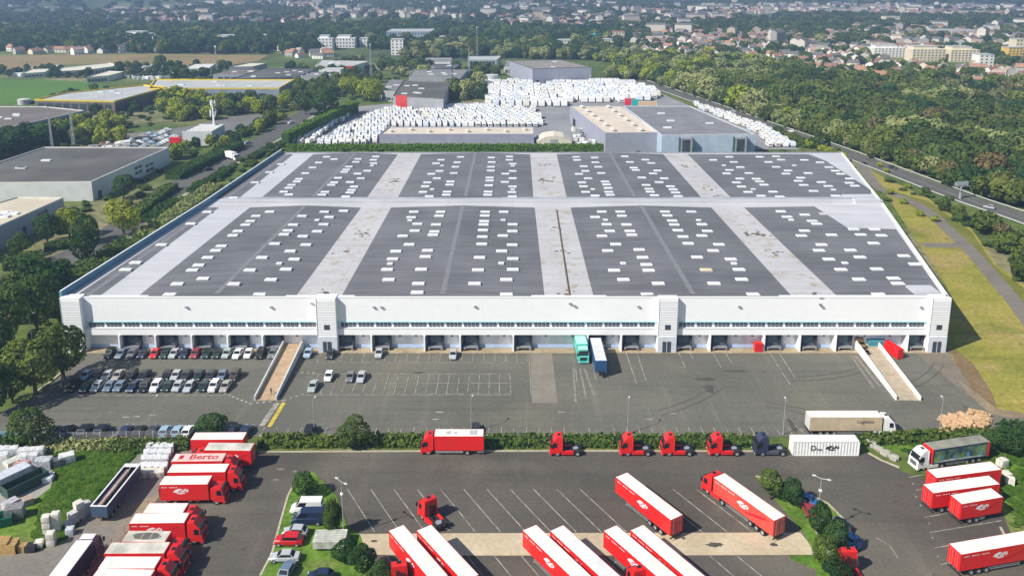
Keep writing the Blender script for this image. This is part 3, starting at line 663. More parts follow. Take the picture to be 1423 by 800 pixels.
def trailer_parts(t, x0, x1, **k):
    b_ = cargo(t, x0, x1, **k); L = x1-x0
    m = MB(); m.box(x0+.1, x1-.1, -.5, -.36, .78, 1.12); m.box(x0+.1, x1-.1, .36, .5, .78, 1.12)
    for q in range(8): m.box(x0+.5+q*(L-1)/7.5, x0+.62+q*(L-1)/7.5, -1.2, 1.2, .98, 1.12)
    m.box(x0+.02, x0+.12, -1.2, 1.2, .5, .72); put('chassis', m.mesh('chassis', [CHAS]), t)
    m = MB()
    for y in (-1.2, 1.16): m.box(x0+L*.36, x1-3.0, y, y+.04, .45, .58); m.box(x0+L*.36, x1-3.0, y, y+.04, .75, .86)
    put('side_guard', m.mesh('side_guard', [GALV]), t)
    ax = [x0+L*.16+q*1.31 for q in range(3)] if L > 10 else [x0+L*.25+q*1.31 for q in range(2)]
    for a in ax:
        for y in (-1.08, 1.08): wheel(t, a, y, .5, .36)
    return b_
def legs(t, x):
    for y in (-.9, .9):
        m = MB(); m.box(x-.06, x+.06, y-.06, y+.06, 0.02, 1.1); m.box(x-.16, x+.16, y-.12, y+.12, 0, .04); put('landing_leg', m.mesh('landing_leg', [GALV]), t)
def cab_parts(t, xf, body=RED, high=True, chas=CHAS, length=2.3, rear=None, second=2, skirts=None):
    """tractor cab whose front is at xf (+X), chassis to rear"""
    xr = xf-length; H = 3.75 if high else 3.1
    prof = [(xf-.12,.55),(xf,.75),(xf,1.65),(xf-.12,1.9),(xf-.38,2.85),(xf-.62,3.05 if high else 2.95),(xf-1.25,H),(xr+.15,H+.05),(xr,H-.1),(xr,1.05),(xr+.35,1.0),(xr+.45,.6)]
    hw = [1.22,1.24,1.24,1.24,1.17,1.14,1.02,1.02,1.1,1.24,1.24,1.24]
    m = MB(); n_ = len(prof)
    Lr = [(x, -h, z) for (x, z), h in zip(prof, hw)]; Rr = [(x, h, z) for (x, z), h in zip(prof, hw)]
    m.raw(Lr+Rr, [tuple(reversed(range(n_)))] + [tuple(n_+i for i in range(n_))] + [(i, (i+1)%n_, n_+(i+1)%n_, n_+i) for i in range(n_)], 0)
    c = put('cab', m.mesh('cab', [body], True), t)
    def p(name, mm, ms): return put(name, mm.mesh(name, ms), c)
    a0, a1 = prof[3], prof[4]
    def fr(u, off=.015): return (a0[0]+(a1[0]-a0[0])*u+off, 1.9+.95*u+.004)
    m = MB(); q0, q1 = fr(.08), fr(.92); m.face([(q0[0],-1.1,q0[1]),(q0[0],1.1,q0[1]),(q1[0],1.03,q1[1]),(q1[0],-1.03,q1[1])]); p('windscreen', m, [WINS])
    m = MB(); m.box(xf-.55, xf-.18, -1.12, 1.12, 2.86, 2.96); p('sun_visor', m, [CHAS])
    m = MB()
    for k in range(5): m.box(xf-.01, xf+.03, -.8, .8, .85+k*.17, .97+k*.17)
    p('grille', m, [CHAS])
    m = MB(); m.box(xf-.35, xf+.1, -1.25, 1.25, .32, .66); p('bumper', m, [body])
    for s in (-1, 1):
        m = MB(); y = s*1.245; m.face([(xf-.38,y,1.75),(xf-.52,s*1.2,2.7),(xf-1.25,s*1.195,2.7),(xf-1.25,y,1.75)][::s]); p('side_window', m, [WINS])
        m = MB(); m.box(xf+.0, xf+.115, s*1.0-.2, s*1.0+.2, .42, .6); p('headlight', m, [LAMP])
        m = MB(); m.box(xf-.18, xf+.05, s*1.42-.12, s*1.42+.12, 1.95, 2.6); m.box(xf-.1, xf-.04, min(s*1.1,s*1.4), max(s*1.1,s*1.4), 2.5, 2.56); p('mirror', m, [CHAS])
    m = MB(); z = 3.05; zz = 3.05+(H-3.05)*.45 if high else 2.98
    m.box(xf-1.9, xf-1.35, -.32, .32, H-.02, H+.07); p('roof_hatch', m, [WINS])
    if rear is None: rear = xf-5.9
    m = MB(); m.box(rear, xr+1.2, -.5, -.32, .7, 1.0); m.box(rear, xr+1.2, .32, .5, .7, 1.0)
    for k in range(4): m.box(rear+.2+k*.9, rear+.35+k*.9, -.5, .5, .72, .98)
    put('chassis', m.mesh('chassis', [chas]), t)
    wheel(t, xf-1.35, -1.03, .5, .32); wheel(t, xf-1.35, 1.03, .5, .32)
    if second == 2:
        for y in (-1.0, 1.0): wheel(t, xf-5.05, y, .5, .55)
        for s in (-1, 1):
            m = MB(); m.box(xf-5.65, xf-4.45, s*1.0-.3, s*1.0+.3, 1.04, 1.10); m.box(xf-5.7, xf-5.62, s*1.0-.3, s*1.0+.3, .75, 1.08); put('mudguard', m.mesh('mudguard', [CHAS]), t)
        m = MB(); m.cyl((xf-4.75,0,1.0),(xf-4.75,0,1.12), .55, n=12); m.box(xf-5.2,xf-4.3,-.4,.4,1.0,1.06); put('fifth_wheel', m.mesh('fifth_wheel', [GALV]), t)
        m = MB(); m.box(xr-.25, xr-.05, -.8, -.3, 1.0, 2.6); m.box(xr-.3,xr-.02,.2,.5,1,3.1); put('air_stack', m.mesh('air_stack', [CHAS]), t)
        for s in (-1, 1):
            m = MB(); m.box(xf-4.3, xr+.25, s*1.0-.23, s*1.0+.23, .38, .98); put('side_skirt', m.mesh('side_skirt', [skirts or body]), t)
def place2(front, rear):
    """front and rear world points -> centre and rotation"""
    return ((front[0]+rear[0])/2, (front[1]+rear[1])/2), atan2(front[1]-rear[1], front[0]-rear[0]), hypot(front[0]-rear[0], front[1]-rear[1])
TG = 'red haulage vehicles parked on the lower yard'
# red single trailers and coupled trucks on the angled bays; (front px, rear px) of roof centre line
def trailer_at(label, f, r, L=None, body=RED, roof=TILT, sides=(1,-1), z=4.0, anchor='f', group=TG, legs_=True, cat='semi-trailer', name='box_trailer', **kw):
    a, b_ = G(*f, z), G(*r, z); c, rz, d = place2(a, b_)
    if L:
        if anchor == 'f': c = (a[0]-cos(rz)*L/2, a[1]-sin(rz)*L/2)
        else: c = (b_[0]+cos(rz)*L/2, b_[1]+sin(rz)*L/2)
    else: L = d
    t = thing(name, label, cat, (c[0], c[1], .08), rz, group)
    trailer_parts(t, -L/2, L/2, body=body, roof=roof, **kw)
    if legs_: legs(t, L/2-2.6)
    for s in sides: side_print(t, L, 1.12, 3.95, s)
    return t, L
print('R1 len', place2(G(863.7,659.4,4), G(938.3,716.8,4)), 'Q4', place2(G(1328.8,693.8,4), G(1391,683,4)), 'T4', place2(G(236,650.6,4), G(316,649.7,4)))
trailer_at('long red box trailer standing alone just above the concrete strip', (863.7,659.4), (938.3,716.8), 13.6)
trailer_at('red trailer at the lower edge, left one of the left pair', (550.7,732.9), (606.6,797.9), 13.6)
trailer_at('red trailer with white roof at the lower edge, right one of the left pair', (589.5,732.6), (649.3,797.2), 13.6)
trailer_at('red trailer with white emblem at the lower edge, left one of the middle pair', (736,732.6), (803,796), 13.6)
trailer_at('red trailer with greyish white roof at the lower edge, right one of the middle pair', (773.8,733.2), (847,799.5), 13.6, roof=mat('greyish_tilt', (.68,.68,.66), .7, .12, .3))
trailer_at('red trailer with white emblem at the lower edge, left one of the right pair', (848,733.2), (928,801), 13.6)
trailer_at('red trailer with white roof at the lower edge, right one of the right pair', (885.3,732.6), (963,798), 13.6)
trailer_at('long red trailer with white roof and emblem, rearmost of the three by the grass slope', (1387.5,646), (1295,658), 12.6, anchor='r')
trailer_at('long red trailer with white roof, middle of the three by the grass slope', (1384,666), (1290,678.8), 12.6, anchor='r')
trailer_at('short red trailer with white emblem, front one of three by the grass slope', (1391,683), (1328.8,693.8), 7.9, anchor='r', legs_=False)
trailer_at('red trailer with white roof and emblem at the right edge of the photo, low down', (1432,744.5), (1327.5,762.5), 13.6, anchor='r')
# coupled faded truck
a, b_ = G(999.4,660.1,4), G(1084.8,720.6,4); c, rz, d = place2(a, b_); L = 13.4; c = (a[0]-cos(rz)*L/2, a[1]-sin(rz)*L/2)
t = thing('articulated_truck', 'articulated truck with bright red cab and long faded red trailer on the angled bays', 'truck', (c[0], c[1], .08), rz, TG)
trailer_parts(t, -L/2, L/2, body=REDL); cab_parts(t, L/2+2.75); [side_print(t, L, 1.12, 3.95, s) for s in (1,-1)]
# solo tractors
def tractor(label, x, y, rz, body=RED, group='tractor units parked alone', **k):
    t = thing('tractor_unit', label, 'tractor unit', (x, y, .08), rz, group); cab_parts(t, 3.0, body=body, **k); return t
DKB = paint('dark_blue_paint', (.030,.035,.075)); WP = paint('white_paint', (.78,.78,.77)); 
for px, lab in [(787,'red tractor unit at the hedge, leftmost of the four, well right of the box truck'),(884.5,'red tractor unit at the hedge, second of the four from the left'),(942,'red tractor unit at the hedge, third of the four, wedged close to its left neighbour'),(1008,'red tractor unit at the hedge, last of the four, beside the dark blue one')]:
    x, y = G(px, 633); tractor(lab, x, y+.9, pi)
x, y = G(1071.5,633); tractor('dark blue tractor unit without trailer beside the white shipping container', x, y+.9, pi, body=DKB, skirts=paint('slate_skirt', (.08,.085,.11)))
c, rz, d = place2(G(591,714), G(614,738)); tractor('red tractor unit standing alone in the middle of the angled bays', c[0], c[1], rz)
x, y = G(556,822); tractor('red tractor unit at the lower edge, left of the first trailer pair', x, y, atan2(DV[1], DV[0])+pi-.35)
x, y = G(893,828); tractor('red tractor unit mostly cut off by the lower edge before the right trailer pair', x, y, atan2(DV[1], DV[0])+pi-.2)
x, y = G(1178,795); tractor('red tractor unit at the lower edge beside the right grass island', x, y-1, pi/2+.05)
# rigid red truck by the hedge
x0, x1 = G(585,633)[0], G(672,633)[0]; y = G(630,633)[1]+1.3
t = thing('box_truck', 'red rigid box truck with grey marked white roof parked along the hedge', 'truck', ((x0+x1)/2, y, .08), pi, TG); Lr = (x1-x0)
cab_parts(t, Lr/2, second=0, rear=-Lr/2+.3); cargo(t, -Lr/2, Lr/2-2.55, z0=1.0, z1=3.95)
for yy in (-1,1): wheel(t, -Lr/2+3.0, yy, .48, .5)
m = MB(); m.box(-Lr/2+3.8, Lr/2-2.7, -1.24, -1.18, .5, .85); m.box(-Lr/2+3.8, Lr/2-2.7, 1.18, 1.24, .5, .85); m.box(-Lr/2,-Lr/2+1.2,-1.2,1.2,.55,.7); put('side_guard', m.mesh('side_guard', [GALV]), t)
m = MB(); m.box(-Lr/2+1.2,-Lr/2+2.6,-.8,.8,4.0-.05,3.98); m.box(.2,1.1,-.5,.6,3.94,3.965); m.box(-.9,-.3,-.3,.5,3.94,3.965); put('roof_marking', m.mesh('roof_marking', [mat('grey_print', (.42,.43,.45), .8, .3, 4)]), t)
# left column of rigid trucks, cab to the right
COLT = [((340.5,605.3),(268,605.8),TILT,'no',"red drawbar trailer with white roof, rearmost of the left truck column beside the hedge"),
 ((287,620),(351,620.7),TILTG,'yes',"red box truck with beige roof facing the hedge side, second rearmost of the left column"),
 ((312,634.8),(241,635.7),TILTP,'text',"red truck with pinkish roof reading Berto in red letters"),
 ((316,649.7),(236,650.6),TILT,'yes',"red box truck with white roof just in front of the one lettered Berto"),
 ((292,666.4),(225,667.3),TILT,'yes',"red box truck whose whole side with white emblem faces the gap in the left column"),
 ((258.4,705.4),(203,705.6),TILT,'yes',"red box truck with short white roof just below the gap in the left column"),
 ((260,719),(184,720),TILT,'yes',"red box truck with long white roof, second below the gap in the left column"),
 ((234,745),(174,744.5),TILTG,'stain',"red truck with a large dark stain on its beige roof"),
 ((232.5,760.5),(150,761),TILTG,'yes',"red truck with dusty beige roof in front of the stained one"),
 ((219.6,781),(142,781),TILT,'yes',"red truck with bright white roof, second from the lower edge in the left column"),
 ((210,799.5),(131,797.5),TILT,'yes',"red truck with white roof cut by the lower edge, last of the left column")]
for i, (f, r_, roof, kind, lab) in enumerate(COLT):
    a, b_ = G(*f, 4), G(*r_, 4); c, rz, d = place2(a, b_)
    t = thing('box_truck' if kind != 'no' else 'drawbar_trailer', lab, 'truck' if kind != 'no' else 'trailer', (c[0], c[1], .08), rz, TG)
    if kind == 'no': trailer_parts(t, -d/2, d/2, roof=roof)
    else:
        cargo(t, -d/2, d/2, z0=1.0, z1=4.0, roof=roof); cab_parts(t, d/2+2.55, second=0, rear=-d/2+.2, high=(i % 3 != 1))
        for yy in (-1,1): wheel(t, -d/2+2.4, yy, .48, .5)
    if kind == 'text':
        me = text_mesh('Berto', 2.2, DRED); put('roof_lettering', me, t, (.9, .02, 4.012))
        m = MB(); m.box(-3.4,-2.7,-.55,.6,4.0,4.015); put('roof_marking', m.mesh('roof_marking', [DRED]), t)
        m = MB(); m.box(-4.2,-3.6,-.9,.9,4.0,4.01); put('roof_patch', m.mesh('roof_patch', [TILT]), t)
    if kind == 'stain':
        m = MB(); m.face([(2.2*cos(2*pi*k/20)*(1+.1*sin(5*k)), .85*sin(2*pi*k/20), 4.012) for k in range(20)]); put('roof_stain', m.mesh('roof_stain', [mat('dark_stain', (.13,.12,.10), .9, .25, 2)]), t)
    for s in (1,-1): side_print(t, d, 1.0, 3.95, s, swoosh=(i in (1,6)), at=-.6, text=(i in (4,6,8)))
x, y = G(262,703); tractor('red tractor unit squeezed into the gap of the left truck column', x-1.5, y+2.0, -.08)
for px, py in ((279,752),): x, y = G(px, py)
# white cab with printed curtain trailer
a, b_ = G(1287,620.5,4), G(1372.5,608,4); c, rz, d = place2(a, b_); L = 12.0
t = thing('articulated_truck', 'articulated truck with white cab, red front wall and blue-green picture along its curtain side', 'truck', (c[0], c[1], .08), rz)
CURT = mat('printed_curtain', (.03,.055,.10), .5, .3, .45, col2=(.22,.36,.12), detail=6)
trailer_parts(t, -L/2, L/2, body=mat('dark_curtain', (.03,.05,.09), .5, .3, .5), roof=TILTD); cab_parts(t, L/2+2.9, body=WP)
m = MB(); m.box(L/2-.02, L/2+.05, -1.29, 1.29, 1.1, 3.98); m.box(-L/2-.01,-L/2+.5,-1.285,1.285,1.1,3.9); put('front_wall', m.mesh('front_wall', [RED]), t)
for s in (1,-1):
    m = MB(); y = s*1.286
    m.face([(L/2-.3,y,1.3),(L/2-.3,y,3.6),(-L/2+.7,y,3.6),(-L/2+.7,y,1.3)][::s], 0)
    for k in range(7): x = L/2-1.5-k*1.4; m.face([(x,y*1.004,1.6),(x-.2,y*1.004,2.6+.3*sin(k*2)),(x-.7,y*1.004,2.4),(x-.8,y*1.004,1.6)][::s], 1 if k % 2 else 2)
    m.face([(L/2-.3,y*1.004,1.3),(L/2-3,y*1.004,1.75),(-L/2+2,y*1.004,1.55),(-L/2+.8,y*1.004,1.3)][::s], 3)
    put('curtain_side', m.mesh('curtain_side', [CURT, mat('leaf_green_print', (.10,.20,.05), .6, .3, 2), mat('sky_blue_print', (.12,.28,.42), .6, .2, 2), mat('pale_print', (.45,.50,.52), .6, .3, 1)]), t)
# beige truck
a, b_ = G(1224,575,4), G(1122,575,4); c, rz, d = place2(a, b_); d = min(d, 13.9)
BEIGE = mat('dirty_beige_curtain', (.58,.45,.31), .6, .3, .5, col2=(.44,.36,.25)); BEIGE_W = TILT
t = thing('articulated_truck', 'articulated truck with white cab and dirty beige trailer lettered Logistics on the upper yard', 'truck', (c[0], c[1], .07), 0)
trailer_parts(t, -d/2, d/2, body=BEIGE, door=WP); cab_parts(t, d/2+2.75, body=WP)
me = text_mesh('Logistics', .95, mat('brown_print', (.09,.06,.05), .7, .2, 1)); put('side_lettering', me, t, (d/2-3.2, -1.29, 3.0), (pi/2, 0, 0))
# teal truck and blue trailer at the docks
TEAL = paint('teal_paint', (.10,.56,.47), .5); TEALR = mat('pale_teal_roof', (.36,.74,.64), .6, .06, .5); BLUEP = paint('royal_blue_paint', (.018,.075,.19), .45)
c0 = G(812,509); c1 = (G(805,487)[0], YF+3)
rz = atan2(c0[1]-c1[1], c0[0]-c1[0])
t = thing('articulated_truck', 'teal truck with pale teal roof backed under the dock canopy', 'truck', (c1[0]+1.2*cos(rz)+cos(rz)*2, YF-1.6, .08), rz)
trailer_parts(t, -6.0, 3.0, body=TEAL, roof=TEALR, z1=3.8); cab_parts(t, 5.6, body=TEAL, skirts=TEAL, high=False)
m = MB(); m.box(3.3,5.0,-1.05,1.05,3.1,3.4); put('roof_spoiler', m.mesh('roof_spoiler', [TEALR]), t)
a = G(835.5,501,4); b_ = G(827.5,469.5,4); c, rz, d = place2(a, b_)
t = thing('box_trailer', 'royal blue trailer with pale grey roof backed to the dock beside the teal truck', 'semi-trailer', (c[0], c[1], .08), rz)
trailer_parts(t, -d/2, d/2, body=BLUEP, roof=mat('pale_grey_roof', (.58,.60,.60), .6, .08, .5)); legs(t, d/2-2.5)
m = MB(); m.box(d/2+.01, d/2+.9, -.5, .3, .9, 1.6); put('cooling_unit', m.mesh('cooling_unit', [CHAS]), t)
# truck lower left: white roof, navy side
a, b_ = G(118,750,4), G(80,800,4); c, rz, d = place2(a, b_); L = 12; c = (a[0]-cos(rz)*L/2, a[1]-sin(rz)*L/2)
t = thing('articulated_truck', 'truck with white roof, navy blue side and dark cab at the lower left edge', 'truck', (c[0], c[1], .08), rz)
NAVY = paint('navy_paint', (.018,.022,.07)); trailer_parts(t, -L/2, L/2, body=NAVY); cab_parts(t, L/2+2.7, body=paint('purple_grey_paint', (.12,.10,.18)))
m = MB(); m.box(L/2+.3, L/2+1.5, -1.0, 1.0, 3.85, 3.95); put('roof_spoiler', m.mesh('roof_spoiler', [WP]), t)
# open tipper trailer in side lane
a, b_ = G(185,645,3.0), G(137,704,3.0); c, rz, d = place2(a, b_)
t = thing('tipper_trailer', 'open-topped dark blue tipper trailer with white rim in the side lane', 'semi-trailer', (c[0], c[1], .08), rz)
SLB = mat('slate_blue_paint', (.05,.085,.14), .5, .15, 1); m = MB(); h = d/2
for y in (-1.3, 1.18): m.box(-h, h, y, y+.12, 1.0, 3.0, 0)
m.box(-h, -h+.12, -1.18, 1.18, 1.0, 3.0, 0); m.box(h-.12, h, -1.18, 1.18, 1.0, 3.0, 0); m.box(-h, h, -1.18, 1.18, 1.0, 1.15, 1); put('tipper_body', m.mesh('tipper_body', [SLB, DIRT]), t)
m = MB()
for y in (-1.36, 1.14): m.box(-h-.02, h+.02, y, y+.24, 3.0, 3.1, 0)
m.box(h-.9, h+.02, -1.14, 1.14, 3.0, 3.12, 0); m.box(-h-.02,-h+.25,-1.14,1.14,3.0,3.1,0); put('top_rim', m.mesh('top_rim', [WP]), t)
m = MB(); m.box(-h+.3,h-.3,-.05,.1,2.85,2.95); m.box(-h+1,h-1,.1,1.0,2.2,2.6); put('rolled_tarp', m.mesh('rolled_tarp', [mat('reddish_load', (.42,.30,.27), .9, .3, 1)]), t)
m = MB(); m.box(-h+.2,h-.2,-.5,.5,.7,1.0); put('chassis', m.mesh('chassis', [CHAS]), t)
for k in range(3):
    for y in (-1.05,1.05): wheel(t, -h+1.6+k*1.3, y, .5, .34)
legs(t, h-2)
# container
c0, c1 = G(1101,633.5), G(1194,633.5); cx, cy = (c0[0]+c1[0])/2, c0[1]+1.22; Lc = 12.19
t = thing('shipping_container', 'white corrugated shipping container with dark letters beside the hedge', 'container', (cx, cy, .08), 0)
WCON = mat('container_white', (.78,.79,.76), .5, .05, 1); m = MB(); n_ = 44
P = []
for k in range(n_*2): 
    x = -Lc/2 + Lc*k/(n_*2-1); P.append((x, 0 if (k//2) % 2 else .05))
ring = [(x, -1.19+o_) for x, o_ in P] + [(x, 1.19-o_) for x, o_ in P[::-1]]
m.hexa([(x, y, .15) for x, y in ring], [(x, y, 2.82) for x, y in ring], 0)
b_ = put('body', m.mesh('body', [WCON]), t)
m = MB()
for x in (-Lc/2-.02, Lc/2-.13): 
    for y in (-1.22, 1.07): m.box(x, x+.15, y, y+.15, 0, 2.9)
for y in (-1.22, 1.10):
    for z in (0, 2.78): m.box(-Lc/2, Lc/2, y, y+.12, z, z+.12)
m.box(-Lc/2+.05, Lc/2-.05, -1.15, 1.15, 2.82, 2.87); m.box(-.3,-.26,-1.1,1.1,2.87,2.885); put('frame', m.mesh('frame', [WCON]), t)
m = MB(); m.box(-Lc/2-.06, -Lc/2-.02, -1.05, -.03, .15, 2.75); m.box(-Lc/2-.06, -Lc/2-.02, .03, 1.05, .15, 2.75)
for y in (-.8,-.3,.3,.8): m.cyl((-Lc/2-.1,y,.1),(-Lc/2-.1,y,2.8), .03, n=5)
put('door', m.mesh('door', [WCON]), t)
BPR = mat('black_print', (.03,.035,.04), .7, .1, 1)
put('lettering', text_mesh('D', 1.5, BPR), t, (-2.35, -1.205, 1.5), (pi/2,0,0)); put('lettering', text_mesh('mu.', .8, BPR), t, (-1.2, -1.205, 1.3), (pi/2,0,0))
put('emblem', EMBM(.95, BPR), t, (.95, -1.21, 1.5))

# ---- cars
def car_tree(kind, col, label, group=None):
    W = .88; rz_ = None
    K = {'hatch': (4.0,1.48,.92,[(-1.95,.55),(-1.9,.95),(-1.3,.98),(1.1,.95),(1.85,.78),(2.0,.5)],(1.0,.35,-1.15,-1.85),.70),
         'saloon':(4.6,1.45,.92,[(-2.3,.6),(-2.22,.98),(-1.4,1.0),(1.15,.95),(2.1,.76),(2.3,.5)],(1.15,.4,-.95,-1.65),.68),
         'suv':   (4.5,1.72,1.08,[(-2.2,.6),(-2.15,1.08),(-1.4,1.1),(1.2,1.08),(2.1,.98),(2.25,.6)],(1.2,.6,-1.5,-2.05),.74),
         'van':   (5.4,2.35,1.35,[(-2.68,.7),(-2.66,1.35),(-1.4,1.38),(1.75,1.3),(2.5,1.0),(2.7,.65)],(1.85,1.0,-2.5,-2.62),.84)}[kind]
    Lh, H, ZB, deck, (wb, rf, rr_, rb), tw = K
    root = thing('van' if kind == 'van' else 'parked_car', label, 'van' if kind == 'van' else 'car', (0,0,0), 0, group)
    m = MB(); hs = W if kind != 'van' else .98
    rings = []
    for x, zt in deck:
        e = 1 if abs(x) < Lh/2-.2 else .86
        rings.append([(x,-hs*.92*e,.28),(x,hs*.92*e,.28),(x,hs*e,.5),(x,hs*.96*e,zt-.08),(x,hs*.84*e,zt),(x,-hs*.84*e,zt),(x,-hs*.96*e,zt-.08),(x,-hs*e,.5)])
    m.loft(rings[::-1], 0)
    zr = ZB-.02
    bot = [(wb,-hs*.88,zr),(wb,hs*.88,zr),(rb,hs*.88,zr),(rb,-hs*.88,zr)]; top = [(rf,-tw,H),(rf,tw,H),(rr_,tw,H),(rr_,-tw,H)]
    m.hexa(bot, top, 0); b_ = put('body', m.mesh('body', [col], True), root)
    def lerp(p, q, t): return tuple(p[i]+(q[i]-p[i])*t for i in range(3))
    def pane(name, i, j, u0, u1, v0, v1, out):
        f = lambda u, v_: tuple(a_+o_ for a_, o_ in zip(lerp(lerp(bot[i], bot[j], u), lerp(top[i], top[j], u), v_), out))
        m = MB(); m.face([f(u0,v0), f(u1,v0), f(u1,v1), f(u0,v1)]); return put(name, m.mesh(name, [WINS]), root)
    pane('windscreen', 0, 1, .06, .94, .12, .92, (.02,0,.012)); pane('rear_window', 2, 3, .08, .92, .2, .88, (-.02,0,.012))
    vs = (.05,.95) if kind != 'van' else (.05,.36)
    q = (.06,.94) if kind != 'van' else (.64,.96)
    pane('side_window', 1, 2, 1-q[1], 1-q[0], .15, .86, (0,.015,.008)); pane('side_window', 3, 0, q[0], q[1], .15, .86, (0,-.015,.008))
    for x in (Lh*.31, -Lh*.31):
        for y in (-hs+.1, hs-.1): wheel(root, x, y, .32 if kind in ('hatch','saloon') else .36, .22)
    for y in (-.6, .6):
        m = MB(); m.box(deck[-1][0]-.16, deck[-1][0]-.0, y-.17, y+.17, .56, .70); put('headlight', m.mesh('headlight', [LAMP]), root)
        m = MB(); m.box(deck[0][0]-.03, deck[0][0]+.1, y-.14, y+.14, .68, .86); put('tail_light', m.mesh('tail_light', [TAIL]), root)
    return (root, [(c, kids(c)) for c in kids(root)])
CC = {'black':(.010,.010,.012),'dark grey':(.035,.038,.042),'grey':(.16,.17,.18),'silver':(.42,.44,.46),'white':(.74,.75,.75),'red':(.55,.012,.02),'dark red':(.28,.03,.04),
      'dark green':(.012,.035,.03),'dark blue':(.015,.028,.07),'blue grey':(.13,.18,.25),'pale blue':(.30,.42,.52),'beige grey':(.34,.32,.28),'silver green':(.34,.42,.39),'blue':(.02,.12,.33),'brown':(.06,.045,.035)}
CT = {}
def car(kind, colr, px, py, rz, label, group=None, z=.08):
    x, y = G(px, py); k = (kind, colr)
    if k not in CT:
        t = CT[k] = car_tree(kind, paint('car_'+colr.replace(' ', '_'), CC[colr]), label, group)
        t[0].location = (x, y, z); t[0].rotation_euler = (0,0,rz)
        if group is None and 'group' in t[0]: del t[0]['group']
        return t[0]
    r = dupt(CT[k], (x, y, z), rz, label, group)
    if group is None and 'group' in r: del r['group']
    return r
GC = 'cars in the staff car park'
rowA = [(153.8,'suv','black'),(169.5,'saloon','blue grey'),(184.5,'hatch','grey'),(200,'hatch','dark blue'),(216.4,'hatch','red'),(230.5,'hatch','dark green'),(243,'hatch','silver'),(257.5,'hatch','dark blue'),(272.5,'hatch','dark red'),(288.2,'hatch','dark green'),(302.8,'hatch','dark green'),(316.2,'hatch','silver green'),(331,'saloon','white'),(346,'hatch','white'),(363,'suv','black'),(379.6,'hatch','grey')]
rowB = [(120,'hatch','pale blue'),(136,'hatch','dark green'),(150,'hatch','silver'),(165,'saloon','beige grey'),(183.5,'suv','black'),(201,'saloon','black'),(232.5,'hatch','black'),(245.5,'hatch','silver'),(259.5,'saloon','dark grey'),(277,'hatch','dark green'),(293.5,'saloon','dark grey'),(309.5,'hatch','blue grey'),(327,'suv','brown')]
rowC = [(102.6,'suv','black'),(121.5,'saloon','dark green'),(136,'hatch','silver'),(153,'hatch','blue grey'),(167.5,'hatch','blue grey'),(186.5,'saloon','dark blue'),(202.5,'suv','black'),(218,'suv','white'),(233.5,'hatch','dark green'),(248,'hatch','silver'),(264,'saloon','silver'),(283.6,'hatch','dark green'),(298.5,'suv','white'),(314,'saloon','beige grey')]
KN = {'suv':'estate car','saloon':'saloon','hatch':'hatchback','van':'van'}
for row, py, where in ((rowA, 494.5, 'car park row along the docks'), (rowB, 525, 'rear line of the car park double row'), (rowC, 540, 'front line of the car park double row')):
    for i, (px, k, c_) in enumerate(row):
        same = [q for q in row if q[1:] == (k, c_)]; j = ORD[i]
        car(k, c_, px, py, -pi/2+random.uniform(-.04,.04), '%s %s, %s from left in the %s' % (c_, KN[k], j, where), GC)
rowD = [(76,'hatch','grey'),(94,'saloon','black'),(119,'suv','black'),(142,'suv','black'),(175,'saloon','dark blue'),(195,'hatch','black'),(214,'hatch','dark grey'),(230,'hatch','pale blue'),(248,'hatch','pale blue'),(262,'hatch','white'),(322,'hatch','dark blue'),(342,'saloon','dark blue'),(431,'suv','black')]
for i, (px, k, c_) in enumerate(rowD):
    car(k, c_, px, 602.5, pi/2+random.uniform(-.05,.05), '%s %s, %s from left in the line along the fence' % (c_, KN[k], ORD[i]), GC)
for px, py, k, c_, rz, lab in [(428.6,494,'hatch','pale blue',-pi/2,'pale blue hatchback just right of the left loading ramp'),(459.5,495.5,'hatch','dark grey',-pi/2,'dark grey hatchback in front of the second stair tower door'),
    (527,494,'hatch','silver',-pi/2,'silver hatchback alone by the docks, right of the second stair tower'),(629.6,496,'hatch','silver',-pi/2,'silver hatchback alone in the middle of the dock-side bays'),
    (457.4,526,'hatch','white',-pi/2,'white hatchback at the left end of the painted bays'),(435.5,540,'saloon','silver green',-pi/2,'greenish silver car nearest the left ramp foot'),
    (487,527,'hatch','grey',-pi/2,'grey hatchback left of the silver white one in the painted bays'),(502.4,527,'saloon','silver',-pi/2,'silver saloon touching a grey hatchback in the painted bays'),
    (660.5,601,'saloon','dark grey',-pi/2,'dark grey car hidden behind the red box truck and hedge'),
    (411,744,'hatch','silver',pi-.05,'silver estate with dark windows on the left grass island above the red van'),
    (402,756.5,'suv','red',pi-.02,'red small van on the left grass island'),(396,779,'saloon','silver',pi+.02,'silver saloon with open panels on the left grass island'),
    (400,797,'hatch','blue grey',pi/2-.15,'blue grey car pointing away at the bottom of the left island'),(446,806,'hatch','dark blue',pi,'dark blue car roof at the lower edge of the left island'),
    (1118,699,'saloon','blue',pi/2+.9,'blue car shaded under the trees of the right island'),(1123,713,'hatch','dark red',pi/2,'dark red damaged car on the right island'),
    (1163,733,'saloon','dark green',pi/2+.9,'dark green car beside the lamp post on the right island'),(1177,755,'suv','blue',pi/2+.6,'bright blue pickup on the right island'),(1168,777,'hatch','pale blue',pi/2+.7,'pale blue car behind the bright blue pickup')]:
    car(k, c_, px, py, rz, lab, None, .22 if (px > 1100 or px < 420 or py > 780) else .08)
